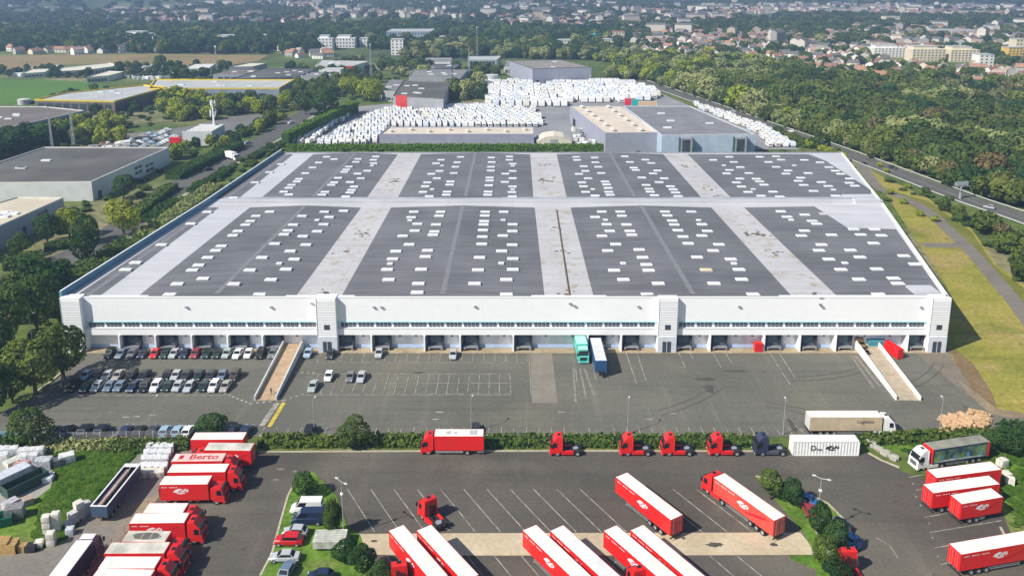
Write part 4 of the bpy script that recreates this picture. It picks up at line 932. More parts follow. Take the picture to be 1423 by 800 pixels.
# the saloon label above must be true
for o in list(COL.objects):
    if o.get('label') == 'silver saloon with open panels on the left grass island': o['label'] = 'silver saloon on the left grass island below the red van'
car('van', 'white', 427, 712, pi+.02, 'tall white van under the tree on the left grass island', None, .22)
car('van', 'dark blue', 429, 727, pi+.02, 'dark blue van parked tight against the tall white van', None, .22)
HWC = [(1100,184,'white'),(1240,234.5,'dark grey'),(1375,290,'silver'),(1020,156,'silver')]
for i, (px, py, c_) in enumerate(HWC):
    car('hatch', c_, px, py, -.9 if i % 2 else pi-.9, '%s car driving on the motorway, %s from the far end' % (c_, ['second','third','nearest','first'][i]), 'cars on the motorway', .1)
# white box truck on the left street
x, y = G(323,222); t = thing('box_truck', 'white box truck driving on the street behind the left roof edge', 'truck', (x, y, .12), -.75)
cargo(t, -4.6, 2.4, body=WP, z0=1.0, z1=3.7); cab_parts(t, 4.9, body=WP, second=0, rear=-4.2, high=False)
for yy in (-1,1): wheel(t, -2.4, yy, .48, .5)
for i, (px, py, k, c_) in enumerate([(345,200,'saloon','silver'),(405,172,'saloon','white'),(290,237,'hatch','dark grey')]):
    car(k, c_, px, py, .9, '%s car on the street left of the warehouse, %s' % (c_, ['just beyond the white box truck','far up the street','nearer than the white box truck'][i]), None, .12)
# ------------------------------------------------------------------ foliage
def leaf_mat(name, stops, var=.35, trans=.25, clump=1.2):
    m = bpy.data.materials.new(name); m.use_nodes = True; MATS[name] = m
    n = m.node_tree.nodes; l = m.node_tree.links; n.remove(n['Principled BSDF'])
    oi = n.new('ShaderNodeObjectInfo'); r = n.new('ShaderNodeValToRGB'); l.new(oi.outputs['Random'], r.inputs[0])
    e = r.color_ramp.elements
    while len(e) < len(stops): e.new(.5)
    for i, (p, c) in enumerate(stops): e[i].position = p; e[i].color = (*c, 1)
    tc = n.new('ShaderNodeTexCoord'); no = n.new('ShaderNodeTexNoise'); no.inputs['Scale'].default_value = clump*2.2; no.inputs['Detail'].default_value = 4
    l.new(tc.outputs['Object'], no.inputs['Vector'])
    mr = n.new('ShaderNodeMapRange'); mr.inputs[1].default_value = .3; mr.inputs[2].default_value = .7; mr.inputs[3].default_value = 1-var; mr.inputs[4].default_value = 1+var
    l.new(no.outputs['Fac'], mr.inputs[0]); vm = n.new('ShaderNodeVectorMath'); vm.operation = 'SCALE'; l.new(r.outputs[0], vm.inputs[0]); l.new(mr.outputs[0], vm.inputs['Scale'])
    d = n.new('ShaderNodeBsdfDiffuse'); t = n.new('ShaderNodeBsdfTranslucent'); mx = n.new('ShaderNodeMixShader'); mx.inputs[0].default_value = trans
    l.new(vm.outputs[0], d.inputs[0]); l.new(vm.outputs[0], t.inputs[0]); l.new(d.outputs[0], mx.inputs[1]); l.new(t.outputs[0], mx.inputs[2])
    l.new(mx.outputs[0], n['Material Output'].inputs[0]); return m
LV = {'dark': leaf_mat('foliage_dark', [(0,(0.033,0.075,0.023)),(1,(0.063,0.121,0.032))]),
      'mid': leaf_mat('foliage_mid', [(0,(0.070,0.117,0.028)),(1,(0.111,0.163,0.037))]),
      'yellow': leaf_mat('foliage_yellow_green', [(0,(0.229,0.294,0.029)),(1,(0.324,0.356,0.041))]),
      'olive': leaf_mat('foliage_olive', [(0,(0.229,0.268,0.095)),(1,(0.324,0.339,0.134))]),
      'light': leaf_mat('foliage_light', [(0,(0.100,0.148,0.029)),(1,(0.170,0.204,0.045))], .35),
      'brown': leaf_mat('foliage_brown', [(0,(0.191,0.133,0.047)),(1,(0.267,0.152,0.055))])}
WOODM = leaf_mat('foliage_wood', [(0,(0.048,0.080,0.020)),(.3,(0.078,0.114,0.026)),(.55,(0.116,0.153,0.033)),(.75,(0.149,0.181,0.041)),(.87,(0.138,0.157,0.037)),(.95,(0.175,0.183,0.081)),(1,(0.165,0.122,0.045))], .4)
FARM_ = leaf_mat('foliage_far_wood', [(0,(0.033,0.051,0.018)),(.5,(0.055,0.077,0.023)),(.85,(0.070,0.100,0.028)),(1,(0.121,0.132,0.045))], .35, .1)
BARK = mat('bark', (.09,.07,.05), .9, .25, 3)
def crown_mesh(name, seed, n, leaf, kcl=14, flat=1.0, drop=0.0):
    g_ = np.random.default_rng(seed)
    C = []; 
    while len(C) < kcl:
        p = g_.uniform(-1, 1, 3)
        if np.linalg.norm(p) < 1: C.append(p*np.array([.62,.62,.62*flat]) - np.array([0,0,.02]))
    C = np.array(C); rad = g_.uniform(.28, .50, kcl); C[0] = (0,0,.1); rad[0] = .62
    idx = g_.choice(kcl, n*2, p=rad**2/(rad**2).sum()); dr = g_.normal(size=(n*2,3)); dr /= np.linalg.norm(dr, axis=1)[:,None]
    P = C[idx] + dr*(rad[idx]*g_.uniform(.86, 1.08, n*2))[:,None]
    dist = np.linalg.norm(P[:,None,:]-C[None], axis=2)/rad[None]; dist[np.arange(n*2), idx] = 9
    keep = dist.min(1) > .88; P = P[keep][:n]; dr = dr[keep][:n]; n = len(P)
    nr = dr + g_.normal(size=(n,3))*.45; nr /= np.linalg.norm(nr, axis=1)[:,None]
    u = np.cross(nr, g_.normal(size=(n,3))); u /= np.linalg.norm(u, axis=1)[:,None]; w_ = np.cross(nr, u)
    s = leaf*g_.uniform(.6, 1.35, n)[:,None]
    V = np.stack([P-u*s-w_*s*.7, P+u*s-w_*s*.5, P+u*s*.8+w_*s*.8, P-u*s*.6+w_*s*.9], 1).reshape(-1,3)
    zmin, zmax = V[:,2].min(), V[:,2].max(); V[:,2] = (V[:,2]-zmin)/(zmax-zmin)*2-1      # z in -1..1
    V[:,:2] /= np.percentile(np.abs(V[:,:2]), 99)
    me = bpy.data.meshes.new(name); me.from_pydata(V.tolist(), [], np.arange(n*4).reshape(-1,4).tolist()); me.materials.append(LV['mid']); me.update(); return me
CRN = [crown_mesh('crown', i, 2600, .050, 16) for i in range(5)]
CRF = [crown_mesh('crown', 20+i, 800, .098, 13) for i in range(5)]
CRX = [crown_mesh('crown', 40+i, 260, .17, 9) for i in range(4)]
SHR = [crown_mesh('foliage', 60+i, 500, .10, 8, .6) for i in range(3)]
def trunk_mesh(seed):
    rr_ = random.Random(seed); m = MB(); m.cyl((0,0,0),(0,0,.55), .035, .022, 7)
    for k in range(5):
        a = 2*pi*k/5+rr_.random(); z = .28+.05*k; m.cyl((0,0,z),(cos(a)*.16,sin(a)*.16,z+.22), .014, .006, 5)
    return m.mesh('trunk', [BARK])
TRK = [trunk_mesh(i) for i in range(3)]
TREES = []
def tree(x, y, h, r, kind, label, group=None, z=0.0, name='tree', far=False, low=.12, cat='tree'):
    i = len(TREES); t = thing(name, label, cat, (x, y, z), random.uniform(0, 6.28), group); TREES.append(t)
    c = put('crown', random.choice(CRF if far else CRN), t, (0,0,h*(low+1)/2), None, (r, r, h*(1-low)/2))
    c.material_slots[0].link = 'OBJECT'; c.material_slots[0].material = LV.get(kind) or WOODM
    k = put('trunk', random.choice(TRK), t, (0,0,0), None, (h, h, h)); return t
def TP(px, py, hpx, wpx, kind, label, name='tree', group=None, low=.12, cat='tree', z=0):
    """tree from its photo footprint: base pixel, height and width in pixels"""
    x, y = G(px, py); h = HZ(py-hpx, y+0.01); s = (py+36)*cos(PT)/HC
    return tree(x, y, h, wpx/s/2, kind, label, group, z, name, low=low, cat=cat)
NT = [
 (172,326,52,50,'yellow','large yellow-green round tree beside the street left of the warehouse'),
 (122,368,52,38,'dark','dark round tree on a trunk at the street bend, left of the large yellow-green tree'),
 (97,330,42,36,'yellow','yellow-green tree in front of the cream-roofed hall wall'),
 (120,338,45,36,'mid','mid green tree between the yellow-green one and the cream-roofed hall'),
 (66,337,40,34,'dark','dark rounded tree below the cream-roofed hall, by its shaded wall'),
 (30,357,34,30,'mid','mid green small tree at the corner of the cream-roofed hall'),
 (172,276,34,34,'dark','dark tree against the shaded wall of the grey-roofed hall'),
 (92,374,16,14,'mid','small round bush tree at the lower side of the street'),
 (14,480,84,60,'mid','tall green tree at the left edge beside the car park'),
 (52,462,78,52,'mid','mid green tree behind the tall one left of the warehouse corner'),
 (84,452,60,40,'mid','green tree close to the left stair tower of the warehouse'),
 (50,548,76,74,'light','bright light green tree overhanging the car park corner'),
 (88,525,80,64,'mid','green tree touching the left corner tower of the warehouse'),
 (20,425,50,46,'mid','green tree by the street at the left edge of the photo'),
 (64,420,44,36,'light','light green tree near the first bend of the street'),
 (-8,520,80,60,'dark','black-green tree cut by the left edge above the fence'),
 (-5,575,70,46,'dark','dark tree in the shade near the blue fence at the left edge'),
 (18,560,46,44,'mid','shaded tree between the light green one and the blue fence'),
 (46,618,52,54,'mid','green tree standing over the blue fence and the parked cars'),
 (296,602,28,44,'dark','dark round bush tree behind the rearmost red trailer'),
 (493,622,44,42,'mid','single round tree growing out of the hedge left of the red box truck'),
 (425,690,34,34,'dark','round dark tree at the tip of the left grass island'),
 (461,745,56,22,'mid','tall narrow tree beside the white van on the left island'),
 (468,742,44,22,'dark','narrow dark tree between the white van and the lamp post'),
 (479,779,30,34,'dark','dark bushy tree beside the flat grey trailer on the left island'),
 (504,798,40,40,'dark','dark bushy tree left of the red tractor roof at the lower edge'),
 (528,815,34,34,'dark','small dark tree cut by the lower edge beside the red tractor roof'),
 (1070,694,42,36,'mid','round green tree at the upper tip of the right grass island'),
 (1100,702,40,32,'dark','dark green tree right of the round one on the right grass island'),
 (1138,748,56,30,'dark','dark tree around the lamp post on the right grass island'),
 (1158,770,50,34,'dark','dark tree beside the blue pickup on the right grass island'),
 (1145,795,50,34,'mid','green tree low on the right grass island'),
 (1160,812,40,36,'dark','dark tree at the lower edge left of the red tractor'),
 (1385,628,34,40,'dark','dark bush tree behind the picture-sided truck'),
 (1412,632,38,40,'dark','dark bush tree at the right edge above the grass slope'),
 (515,140,32,40,'yellow','yellow-green tree right of the cut hedge above the caravan yard'),
 (490,136,30,34,'yellow','yellow-green tree nearest the end of the cut hedge'),
 (452,166,46,40,'dark','dark green round tree left of the cut hedge'),
 (425,160,36,30,'mid','mid green tree on the street side of the cut hedge'),
 (397,152,28,24,'yellow','yellow-green tree before the yellow-edged long hall'),
]
for px, py, hp, wp, k, lab in NT:
    TP(px, py, hp, wp, k, lab, z=.0)
# ---- hedges: trimmed body with leafy surface
def hedge(pts, wd, h, kind, label, name='hedge', group=None, dens=5.0, leaf=.30, uneven=.0, cat='hedge', z=0):
    P = [G(*p) if p[0] == p[0] else p for p in pts]; seed = len(TREES)+int(abs(P[0][0])*7)
    t = thing(name, label, cat, (P[0][0], P[0][1], z), 0, group); ox, oy = P[0]
    g_ = np.random.default_rng(seed); V = []; 
    m = MB()
    for a, b_ in zip(P[:-1], P[1:]):
        dx, dy = b_[0]-a[0], b_[1]-a[1]; L = hypot(dx, dy); ux, uy = dx/L, dy/L; nx, ny = -uy, ux
        hw = wd/2-.12; q = [(a[0]-ox-nx*hw, a[1]-oy-ny*hw), (b_[0]-ox-nx*hw, b_[1]-oy-ny*hw), (b_[0]-ox+nx*hw, b_[1]-oy+ny*hw), (a[0]-ox+nx*hw, a[1]-oy+ny*hw)]
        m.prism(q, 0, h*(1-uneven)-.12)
        n = int(L*(wd+2*h)*dens); s_ = g_.uniform(0, L, n); w_ = g_.uniform(-h, wd+h, n)
        hv = h*(1-uneven*g_.uniform(0,1,n)*(.5+.5*np.sin(s_*.35+seed)))
        off = np.clip(w_, 0, wd)-wd/2; zz = np.where(w_ < 0, hv*(1+w_/h), np.where(w_ > wd, hv*(1-(w_-wd)/h), hv))
        c = np.stack([a[0]-ox+ux*s_+nx*off, a[1]-oy+uy*s_+ny*off, np.maximum(zz, .05)], 1) + g_.normal(size=(n,3))*.09
        nn = np.stack([np.where(w_ < 0, -nx, np.where(w_ > wd, nx, 0)), np.where(w_ < 0, -ny, np.where(w_ > wd, ny, 0)), np.where((w_ >= 0) & (w_ <= wd), 1., .25)], 1) + g_.normal(size=(n,3))*.45
        u = np.cross(nn, g_.normal(size=(n,3))); u /= np.linalg.norm(u, axis=1)[:,None]; v_ = np.cross(nn, u); v_ /= np.linalg.norm(v_, axis=1)[:,None]
        s = leaf*g_.uniform(.6, 1.3, n)[:,None]; V.append(np.stack([c-u*s-v_*s, c+u*s-v_*s*.8, c+u*s*.7+v_*s, c-u*s*.9+v_*s*.7], 1).reshape(-1,3))
    V = np.concatenate(V); me = bpy.data.meshes.new('foliage'); me.from_pydata(V.tolist(), [], np.arange(len(V)).reshape(-1,4).tolist()); me.materials.append(LV[kind]); me.update()
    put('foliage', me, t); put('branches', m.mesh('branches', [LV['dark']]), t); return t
hedge([(362,616),(585,615.5)], 3.4, 1.25, 'light', 'trimmed green hedge between both yards, left stretch ending at the red box truck', uneven=.3)
hedge([(672,615.5),(1060,615.5)], 3.4, 1.15, 'mid', 'trimmed green hedge between both yards, right stretch behind the red tractor units', uneven=.3)
hedge([(585,615.5),(672,615.5)], 3.4, 1.15, 'mid', 'short stretch of hedge right behind the red box truck', uneven=.3)
hedge([(1194,614),(1330,607),(1400,606)], 3.4, 1.1, 'light', 'loose hedge behind the white shipping container and the picture-sided truck', uneven=.5)
hedge([(1392,613),(1440,618),(1500,622)], 7, 3.0, 'dark', 'dense dark shrub belt at the right edge behind the parked trailers', uneven=.5)
hedge([(60,622),(160,621),(255,620)], 3.5, 1.0, 'olive', 'dry shrubby hedge along the mesh fence at the lower left', uneven=.6)
hedge([(150,626),(235,623),(262,620)], 3.0, 1.6, 'mid', 'dark shrubs above the stacked bale packs', uneven=.5)
hedge([(-20,620),(30,618)], 3, 1.8, 'dark', 'dark hedge below the blue fence at the left edge', uneven=.5)
lg = leaf_mat('foliage_cut_hedge', [(0,(.11,.22,.02)),(1,(.13,.25,.025))], .25); LV['cut'] = lg
hedge([(398,209.8),(640,209.6),(893,209.4)], 3.0, 3.5, 'cut', 'long clipped hedge along the rear wall of the warehouse', leaf=.35, dens=3, uneven=.12)
hedge([(397,204),(448,178),(494,156)], 4.0, 7.0, 'cut', 'tall clipped hedge running diagonally beside the caravan yard', leaf=.4, dens=3)
for i, (a, b_, wd, h, k, lab) in enumerate([((265,268),(295,251),4,2.0,'dark','low clipped hedge on the street median nearest the large yellow-green tree'),((206,309),(247,281),5,2.4,'dark','dark hedge on the street median beside the side parapet'),
   ((297,252),(318,236),5,2,'dark','small dark hedge in the street median by the white box truck'),((350,222),(384,203),4,2,'dark','dark hedge on the near side of the street beyond the white box truck'),
   ((175,312),(240,262),5,3,'mid','long shrub bed between the grey-roofed hall and the street'),((240,250),(330,206),7,3.5,'dark','long dark shrub bed behind the white box truck'),
   ((62,348),(112,342),4,2.5,'mid','green hedge under the two trees left of the street'),((5,372),(62,364),8,3,'mid','shrub bed at the corner of the cream-roofed hall'),((330,192),(375,172),6,3,'mid','shrub bed beyond the small grey hall'),
   ((375,216),(400,200),3,2.5,'mid','shrub strip between the street and the clipped diagonal hedge'),((100,395),(190,340),9,3.2,'mid','overgrown shrub belt along the left wall of the warehouse, nearer half'),((200,335),(300,262),7,2.8,'olive','overgrown shrub belt along the left wall of the warehouse, far half'),
   ((92,440),(108,398),9,4,'mid','shrubs crowding the left corner of the warehouse')]):
    hedge([a, b_], wd, h, k, lab, uneven=.35, dens=3.5, leaf=.34)
# bushes
def bush(px, py, w_, h, kind, label, group=None):
    x, y = G(px, py); t = thing('bush', label, 'bush', (x, y, 0), random.uniform(0,6), group)
    c = put('foliage', random.choice(SHR), t, (0,0,h*.5), None, (w_/2, w_/2, h*.55)); c.material_slots[0].link = 'OBJECT'; c.material_slots[0].material = LV[kind]; return t
for i, (px, py) in enumerate([(1236,270),(1255,283),(1278,300),(1262,262),(1300,308),(1222,232),(1232,240)]): bush(px, py, 3.2, 2.2, 'yellow', 'small yellow-green bush beside the curved service road', 'yellow-green bushes by the service road')

# ------------------------------------------------------------------ street furniture, ramps, yard things
POLE = mat('pole_grey', (.40,.41,.41), .5, .05, 1, metal=.3)
def lamp_tree(h, double):
    root = thing('street_lamp', '', 'street lamp'); m = MB(); m.cyl((0,0,0),(0,0,h), .10, .05, 8); m.cyl((0,0,0),(0,0,.4), .16, n=8)
    put('pole', m.mesh('pole', [POLE]), root)
    for s in ((-1,1) if double else (1,)):
        m = MB(); m.cyl((0,0,h-.05),(s*1.1,-s*.25,h+.15), .05, n=6); put('arm', m.mesh('arm', [POLE]), root)
        m = MB(); m.box(s*1.1-.28, s*1.1+.28, -s*.25-.13, -s*.25+.13, h+.08, h+.20, 0); m.box(s*1.1-.2, s*1.1+.2, -s*.25-.12, -s*.25+.12, h+.06, h+.08, 1); put('lamp_head', m.mesh('lamp_head', [mat('lamp_head_white', (.60,.60,.58), .4, .05, 1), LAMP]), root)
    if double: m = MB(); m.box(-.2,.2,-.15,.15,h-2.3,h-1.95); m.cyl((-.3,0,h-2.1),(.3,0,h-2.1),.06,n=6); put('clamp_box', m.mesh('clamp_box', [WP]), root)
    return (root, [(c, kids(c)) for c in kids(root)])
l1 = lamp_tree(7.1, False); l2 = lamp_tree(9.8, True)
LB = [(218,601,'beside the line of dark cars'),(437,603,'beside the yellow hatching and black car'),(655,601,'behind the red box truck'),(872,603,'behind the second red tractor unit'),(1088,604,'left of the white container'),(1305,602,'beside the timber heap')]
for i, (px, py, w_) in enumerate(LB):
    x, y = G(px, py); lab = 'slim grey lamp post on the upper yard edge, %s' % w_
    if i == 0: l1[0].location = (x, y, .08); l1[0].rotation_euler = (0,0,pi/2); l1[0]['label'] = lab; l1[0]['group'] = 'lamp posts along the upper yard'
    else: dupt(l1, (x, y, .08), pi/2, lab)
x, y = G(478,747); l2[0].location = (x, y, .2); l2[0]['label'] = 'tall twin-armed lamp post on the left grass island'; l2[0]['group'] = 'twin-armed lamp posts'; l2[0].rotation_euler = (0,0,-.5)
x, y = G(1134.5,742); dupt(l2, (x, y, .2), -.35, 'tall twin-armed lamp post on the right grass island')
x, y = G(45,475); dupt(l1, (x, y, 0), 1, 'lamp post half hidden among the dark trees at the left edge', 'lamp posts among the trees')

def ramp(label, foot, head, hw=1.9, wallm=None, floor=None):
    a = G(*foot); b_ = G(*head); L = hypot(b_[0]-a[0], b_[1]-a[1]); rz = atan2(b_[1]-a[1], b_[0]-a[0])
    t = thing('loading_ramp', label, 'ramp', (a[0], a[1], .08), rz, 'concrete ramps up to the docks'); H = 1.25
    m = MB(); m.hexa([(0,-hw,-.05),(L,-hw,-.05),(L,hw,-.05),(0,hw,-.05)], [(0,-hw,.05),(L,-hw,H),(L,hw,H),(0,hw,.05)]); put('deck', m.mesh('deck', [floor], True), t)
    for s in (-1, 1):
        y0, y1 = sorted((s*hw, s*(hw+.28))); m = MB(); m.hexa([(0,y0,-.05),(L,y0,-.05),(L,y1,-.05),(0,y1,-.05)], [(0,y0,.95),(L,y0,H+1.0),(L,y1,H+1.0),(0,y1,.95)]); put('side_wall', m.mesh('side_wall', [wallm], True), t)
    return t
DECK = mat('sandy_ramp_deck', (.42,.30,.19), .9, .15, .8); DECK2 = mat('pale_ramp_deck', (.40,.33,.24), .9, .15, .8)
ramp('concrete ramp with grey walls climbing to the docks beside the staff car park', (369,556.5), (411,479), 2.1, mat('ramp_wall_grey', (.55,.56,.57), .8, .1, 1), DECK)
ramp('concrete ramp with white walls climbing to the docks near the right end of the warehouse', (1262,556.5), (1198,478), 2.35, mat('ramp_wall_white', (.82,.80,.76), .7, .06, 1), DECK2)
# people on/near the left ramp foot
def person(px, py, col1, col2, label, z=.08, rz=0):
    import bmesh
    x, y = G(px, py); t = thing('person', label, 'person', (x, y, z), rz)
    V = [(0,0,.95),(0,0,1.15),(0,0,1.4),(0,0,1.52),(.0,0,1.66),(.0,.0,1.76),(0,.09,.92),(.03,.11,.5),(-.02,.12,.06),(.1,.12,.03),(0,-.09,.92),(.05,-.11,.5),(.0,-.12,.06),(.12,-.12,.03),(0,.17,1.42),(.0,.23,1.15),(.08,.22,.92),(0,-.17,1.42),(.0,-.23,1.15),(.08,-.22,.92)]
    E = [(0,1),(1,2),(2,3),(3,4),(4,5),(0,6),(6,7),(7,8),(8,9),(0,10),(10,11),(11,12),(12,13),(2,14),(14,15),(15,16),(2,17),(17,18),(18,19)]
    Rr = [.14,.13,.15,.06,.09,.07,.09,.065,.045,.04,.09,.065,.045,.04,.065,.05,.035,.065,.05,.035]
    me = bpy.data.meshes.new('body'); me.from_pydata(V, E, []); o = put('body', me, t)
    md = o.modifiers.new('skin', 'SKIN'); 
    bm = bmesh.new(); bm.from_mesh(me); ly = bm.verts.layers.skin.verify()
    bm.verts.ensure_lookup_table()
    for i, v_ in enumerate(bm.verts): v_[ly].radius = (Rr[i], Rr[i]); v_[ly].use_root = (i == 0)
    bm.to_mesh(me); bm.free(); me.materials.append(col2); o.modifiers.new('sub', 'SUBSURF').levels = 1
    m = MB(); rings = [[(rx*cos(a), ry*sin(a), z_) for a in [2*pi*k/12 for k in range(12)]] for z_, rx, ry in ((.95,.17,.21),(1.2,.165,.2),(1.42,.15,.24),(1.5,.08,.1))]; m.loft(rings); put('jacket', m.mesh('jacket', [col1]), t)
person(377,549,mat('dark_jacket',(.03,.03,.04)),mat('dark_trousers',(.05,.05,.06)),'person in dark clothes standing at the foot of the grey ramp')
person(272,537,mat('violet_jacket',(.12,.06,.14)),mat('dark_trousers',(.05,.05,.06)),'person in a violet top between parked cars in the front line')
person(800.5,751,mat('dark_jacket',(.03,.03,.04)),mat('dark_trousers',(.05,.05,.06)),'person') if False else None
# clutter at the right ramp top: yellow/brown pallets, teal skip, red bins
YEL = mat('ochre_crate', (.45,.30,.13), .8, .2, 2); 
def crate(px, py, s, m_, label, z=.08, cat='crate', name='crate', group=None, hh=1.0, rz=0):
    x, y = G(px, py, z); t = thing(name, label, cat, (x, y, z), rz, group); q = MB()
    q.box(-s/2, s/2, -s/2, s/2, .12, hh, 0); q.box(-s/2-.03, s/2+.03, -s/2-.03, s/2+.03, hh-.08, hh, 0); put('load', q.mesh('load', [m_]), t)
    q = MB(); [q.box(-s/2, s/2, -s/2+k*(s-.1)/2, -s/2+.1+k*(s-.1)/2, 0, .12) for k in range(3)]; put('pallet', q.mesh('pallet', [mat('pallet_wood', (.40,.28,.15), .9, .2, 3)]), t); return t
for i, (px, py, s, lab) in enumerate([(1192,476,1.8,'ochre stack of goods at the top of the white-walled ramp'),(1197,483,1.3,'brown wrapped load partway down the white-walled ramp'),(1204,492,1.0,'small dark load lowest on the white-walled ramp'),(1200,488,1.1,'pinkish load between the others on the white-walled ramp')]):
    crate(px, py, s, [YEL, mat('brown_wrap',(.33,.22,.12)), mat('dark_wrap',(.05,.05,.05)), mat('pink_wrap',(.5,.28,.2))][i], lab, z=[1.2,1.15,.95,1.05][i], hh=[1.6,1.2,.8,.8][i])
def bin_(px, py, L, W, H, m_, label, rz=0, ribs=6, name='waste_container', cat='waste container', open_=True, z=.08):
    x, y = G(px, py); t = thing(name, label, cat, (x, y, z), rz); q = MB(); w_ = .1
    q.box(-L/2, L/2, -W/2, W/2, .12, .25); q.box(-L/2, L/2, -W/2, -W/2+w_, .25, H); q.box(-L/2, L/2, W/2-w_, W/2, .25, H); q.box(-L/2, -L/2+w_, -W/2+w_, W/2-w_, .25, H); q.box(L/2-w_, L/2, -W/2+w_, W/2-w_, .25, H)
    if not open_: q.box(-L/2-.03, L/2+.03, -W/2-.03, W/2+.03, H, H+.1)
    put('body', q.mesh('body', [m_]), t); q = MB()
    for k in range(ribs+1):
        xx = -L/2+k*(L-.1)/ribs; q.box(xx, xx+.1, -W/2-.07, -W/2, .12, H-.1); q.box(xx, xx+.1, W/2, W/2+.07, .12, H-.1)
    q.box(-L/2-.05, L/2+.05, -W/2-.08, -W/2-.01, H-.12, H+.02); q.box(-L/2-.05, L/2+.05, W/2+.01, W/2+.08, H-.12, H+.02); put('ribs', q.mesh('ribs', [m_]), t)
    q = MB(); [q.cyl((sx*L*.38, sy*W*.35-.05, .1),(sx*L*.38, sy*W*.35+.05, .1), .1, n=8) for sx in (-1,1) for sy in (-1,1)]; put('rollers', q.mesh('rollers', [CHAS]), t); return t
bin_(1240,493,5.2,1.3,2.5,RED,'tall ribbed red waste container right of the white-walled ramp', rz=-1.32)
bin_(1216,484,4.0,2.6,2.2,mat('teal_bin',(.06,.25,.30)),'teal blue container behind the white-walled ramp', rz=0, open_=False)
bin_(1053,488,1.8,1.5,2.1,RED,'red ribbed bin standing against the docks in the right half', open_=False, ribs=3)
x, y = G(1042,485)
# left depot
GRN = mat('dark_green_steel', (.035,.075,.06), .6, .15, 1)
bin_(36,678,7.0,2.4,1.9,GRN,'long open dark green skip in the left depot yard', rz=.98, name='skip', cat='skip')
bin_(12,671,7.0,2.4,1.9,mat('pale_steel',(.50,.53,.58)),'long pale grey container at the left edge of the depot yard', rz=.98, open_=False)
bin_(3,728,3.2,2.4,1.6,mat('green_plastic',(.01,.14,.08)),'bright green skip cut by the left edge of the photo', rz=.4, name='skip', cat='skip')
BAG = mat('white_plastic_wrap', (.62,.63,.64), .5, .15, 1.2, bump=.4); BAG2 = mat('cream_plastic_wrap', (.60,.58,.50), .6, .15, 1.2, bump=.4)
def lump(name, cat, label, x, y, z, sx, sy, sz, m_, rz=0, group=None, strap=True):
    import bmesh
    bm = bmesh.new(); bmesh.ops.create_cube(bm, size=1); bmesh.ops.subdivide_edges(bm, edges=bm.edges, cuts=3, use_grid_fill=True)
    rr_ = random.Random(int(x*13+y*7+z*3))
    for v_ in bm.verts:
        p = v_.co; q = p.normalized()*.62; p2 = p.lerp(q, .16); v_.co = (p2.x*sx*(1+rr_.uniform(-.04,.04)), p2.y*sy*(1+rr_.uniform(-.04,.04)), (p2.z+.5)*sz*(1+rr_.uniform(-.04,.04)))
    me = bpy.data.meshes.new(name); bm.to_mesh(me); bm.free(); me.materials.append(m_); o = put(name, me, None, (x, y, z), (0,0,rz)); tag(o, label, cat, group); return o
def stack(px, py, cols, rows, lay, s, m_, label, rz, group, name='wrapped_bale', cat='bale', hz=1.0):
    x0, y0 = G(px, py)
    for i in range(cols):
        for j in range(rows):
            for k in range(lay):
                dx_, dy_ = (i-(cols-1)/2)*s*1.06, (j-(rows-1)/2)*s*1.06
                x = x0+dx_*cos(rz)-dy_*sin(rz); y = y0+dx_*sin(rz)+dy_*cos(rz)
                lump(name, cat, label, x, y, .08+k*hz*.97, s, s, hz, m_, rz, group)
for r_ in range(4):
    for k in range(5):
        x, y = G(209+r_*9.3-k*3.4+(1.5*(k % 2) if k > 2 else 0), 628+k*8.2)
        lump('wrapped_roll', 'roll', 'white wrapped roll in the four parallel rows between tipper trailer and red trucks', x, y, .08, 1.3, 1.75, 1.5 if k < 3 else 1.1, BAG if k < 4 else BAG2, .35, 'white rolls in four rows')
for px, py, c_, l_, lab in [(100,733,2,3,'white wrapped stone pallet in the leaning stack above the lorry, right of the pair of columns'),(78,728,1,3,'cream wrapped pallet in the taller back column beside the grass'),(73,757,1,2,'cream wrapped pallet in the nearest column of the pair')]:
    pass
GPS = [(67,742,3,BAG2,'cream wrapped pallet in the left column of the pale pallet stacks'),(80,738,3,BAG2,'cream wrapped pallet in the right column of the pale pallet stacks'),(72,757,2,BAG2,'cream wrapped pallet in the front column of the pale pallet stacks'),(55,760,1,BAG2,'single cream wrapped pallet beside the black box'),(98,742,1,mat('bluish_wrap',(.48,.52,.56),.6,.1,1),'single bluish wrapped pallet between two pallet stacks')]
for px, py, n_, m_, lab in GPS:
    x, y = G(px, py)
    for k in range(n_): lump('wrapped_pallet', 'pallet', lab, x, y, .08+k*1.12, 1.2, 1.2, 1.12, m_, .2, lab.replace('cream wrapped pallet in ', 'pallets in ') if n_ > 1 else None)
PNK = mat('pinkish_wrap', (.45,.43,.44), .6, .15, 1)
for i, (px, py, k) in enumerate([(103,728,0),(112,721,0),(121,714,0),(97,733,0),(103,728,1),(112,721,1),(121,714,1),(112,722,2)]):
    x, y = G(px, py); lump('wrapped_pallet', 'pallet', 'greyish wrapped pallet in the low pile at the near end of the tipper trailer' if k < 2 else 'cream wrapped pallet topping the pile at the near end of the tipper trailer', x, y, .08+k*1.1, 1.35, 1.25, 1.1, PNK if k < 2 else BAG2, .9, 'pallets piled by the tipper trailer' if k < 2 else None)
x, y = G(44,765); lump('black_box', 'box', 'black wrapped box between the timber pallets and cream pallet', x, y, .08, 1.6, 1.3, 1.1, CHAS, .1)
PAL = mat('pallet_wood_fresh', (.50,.33,.13), .85, .2, 3)
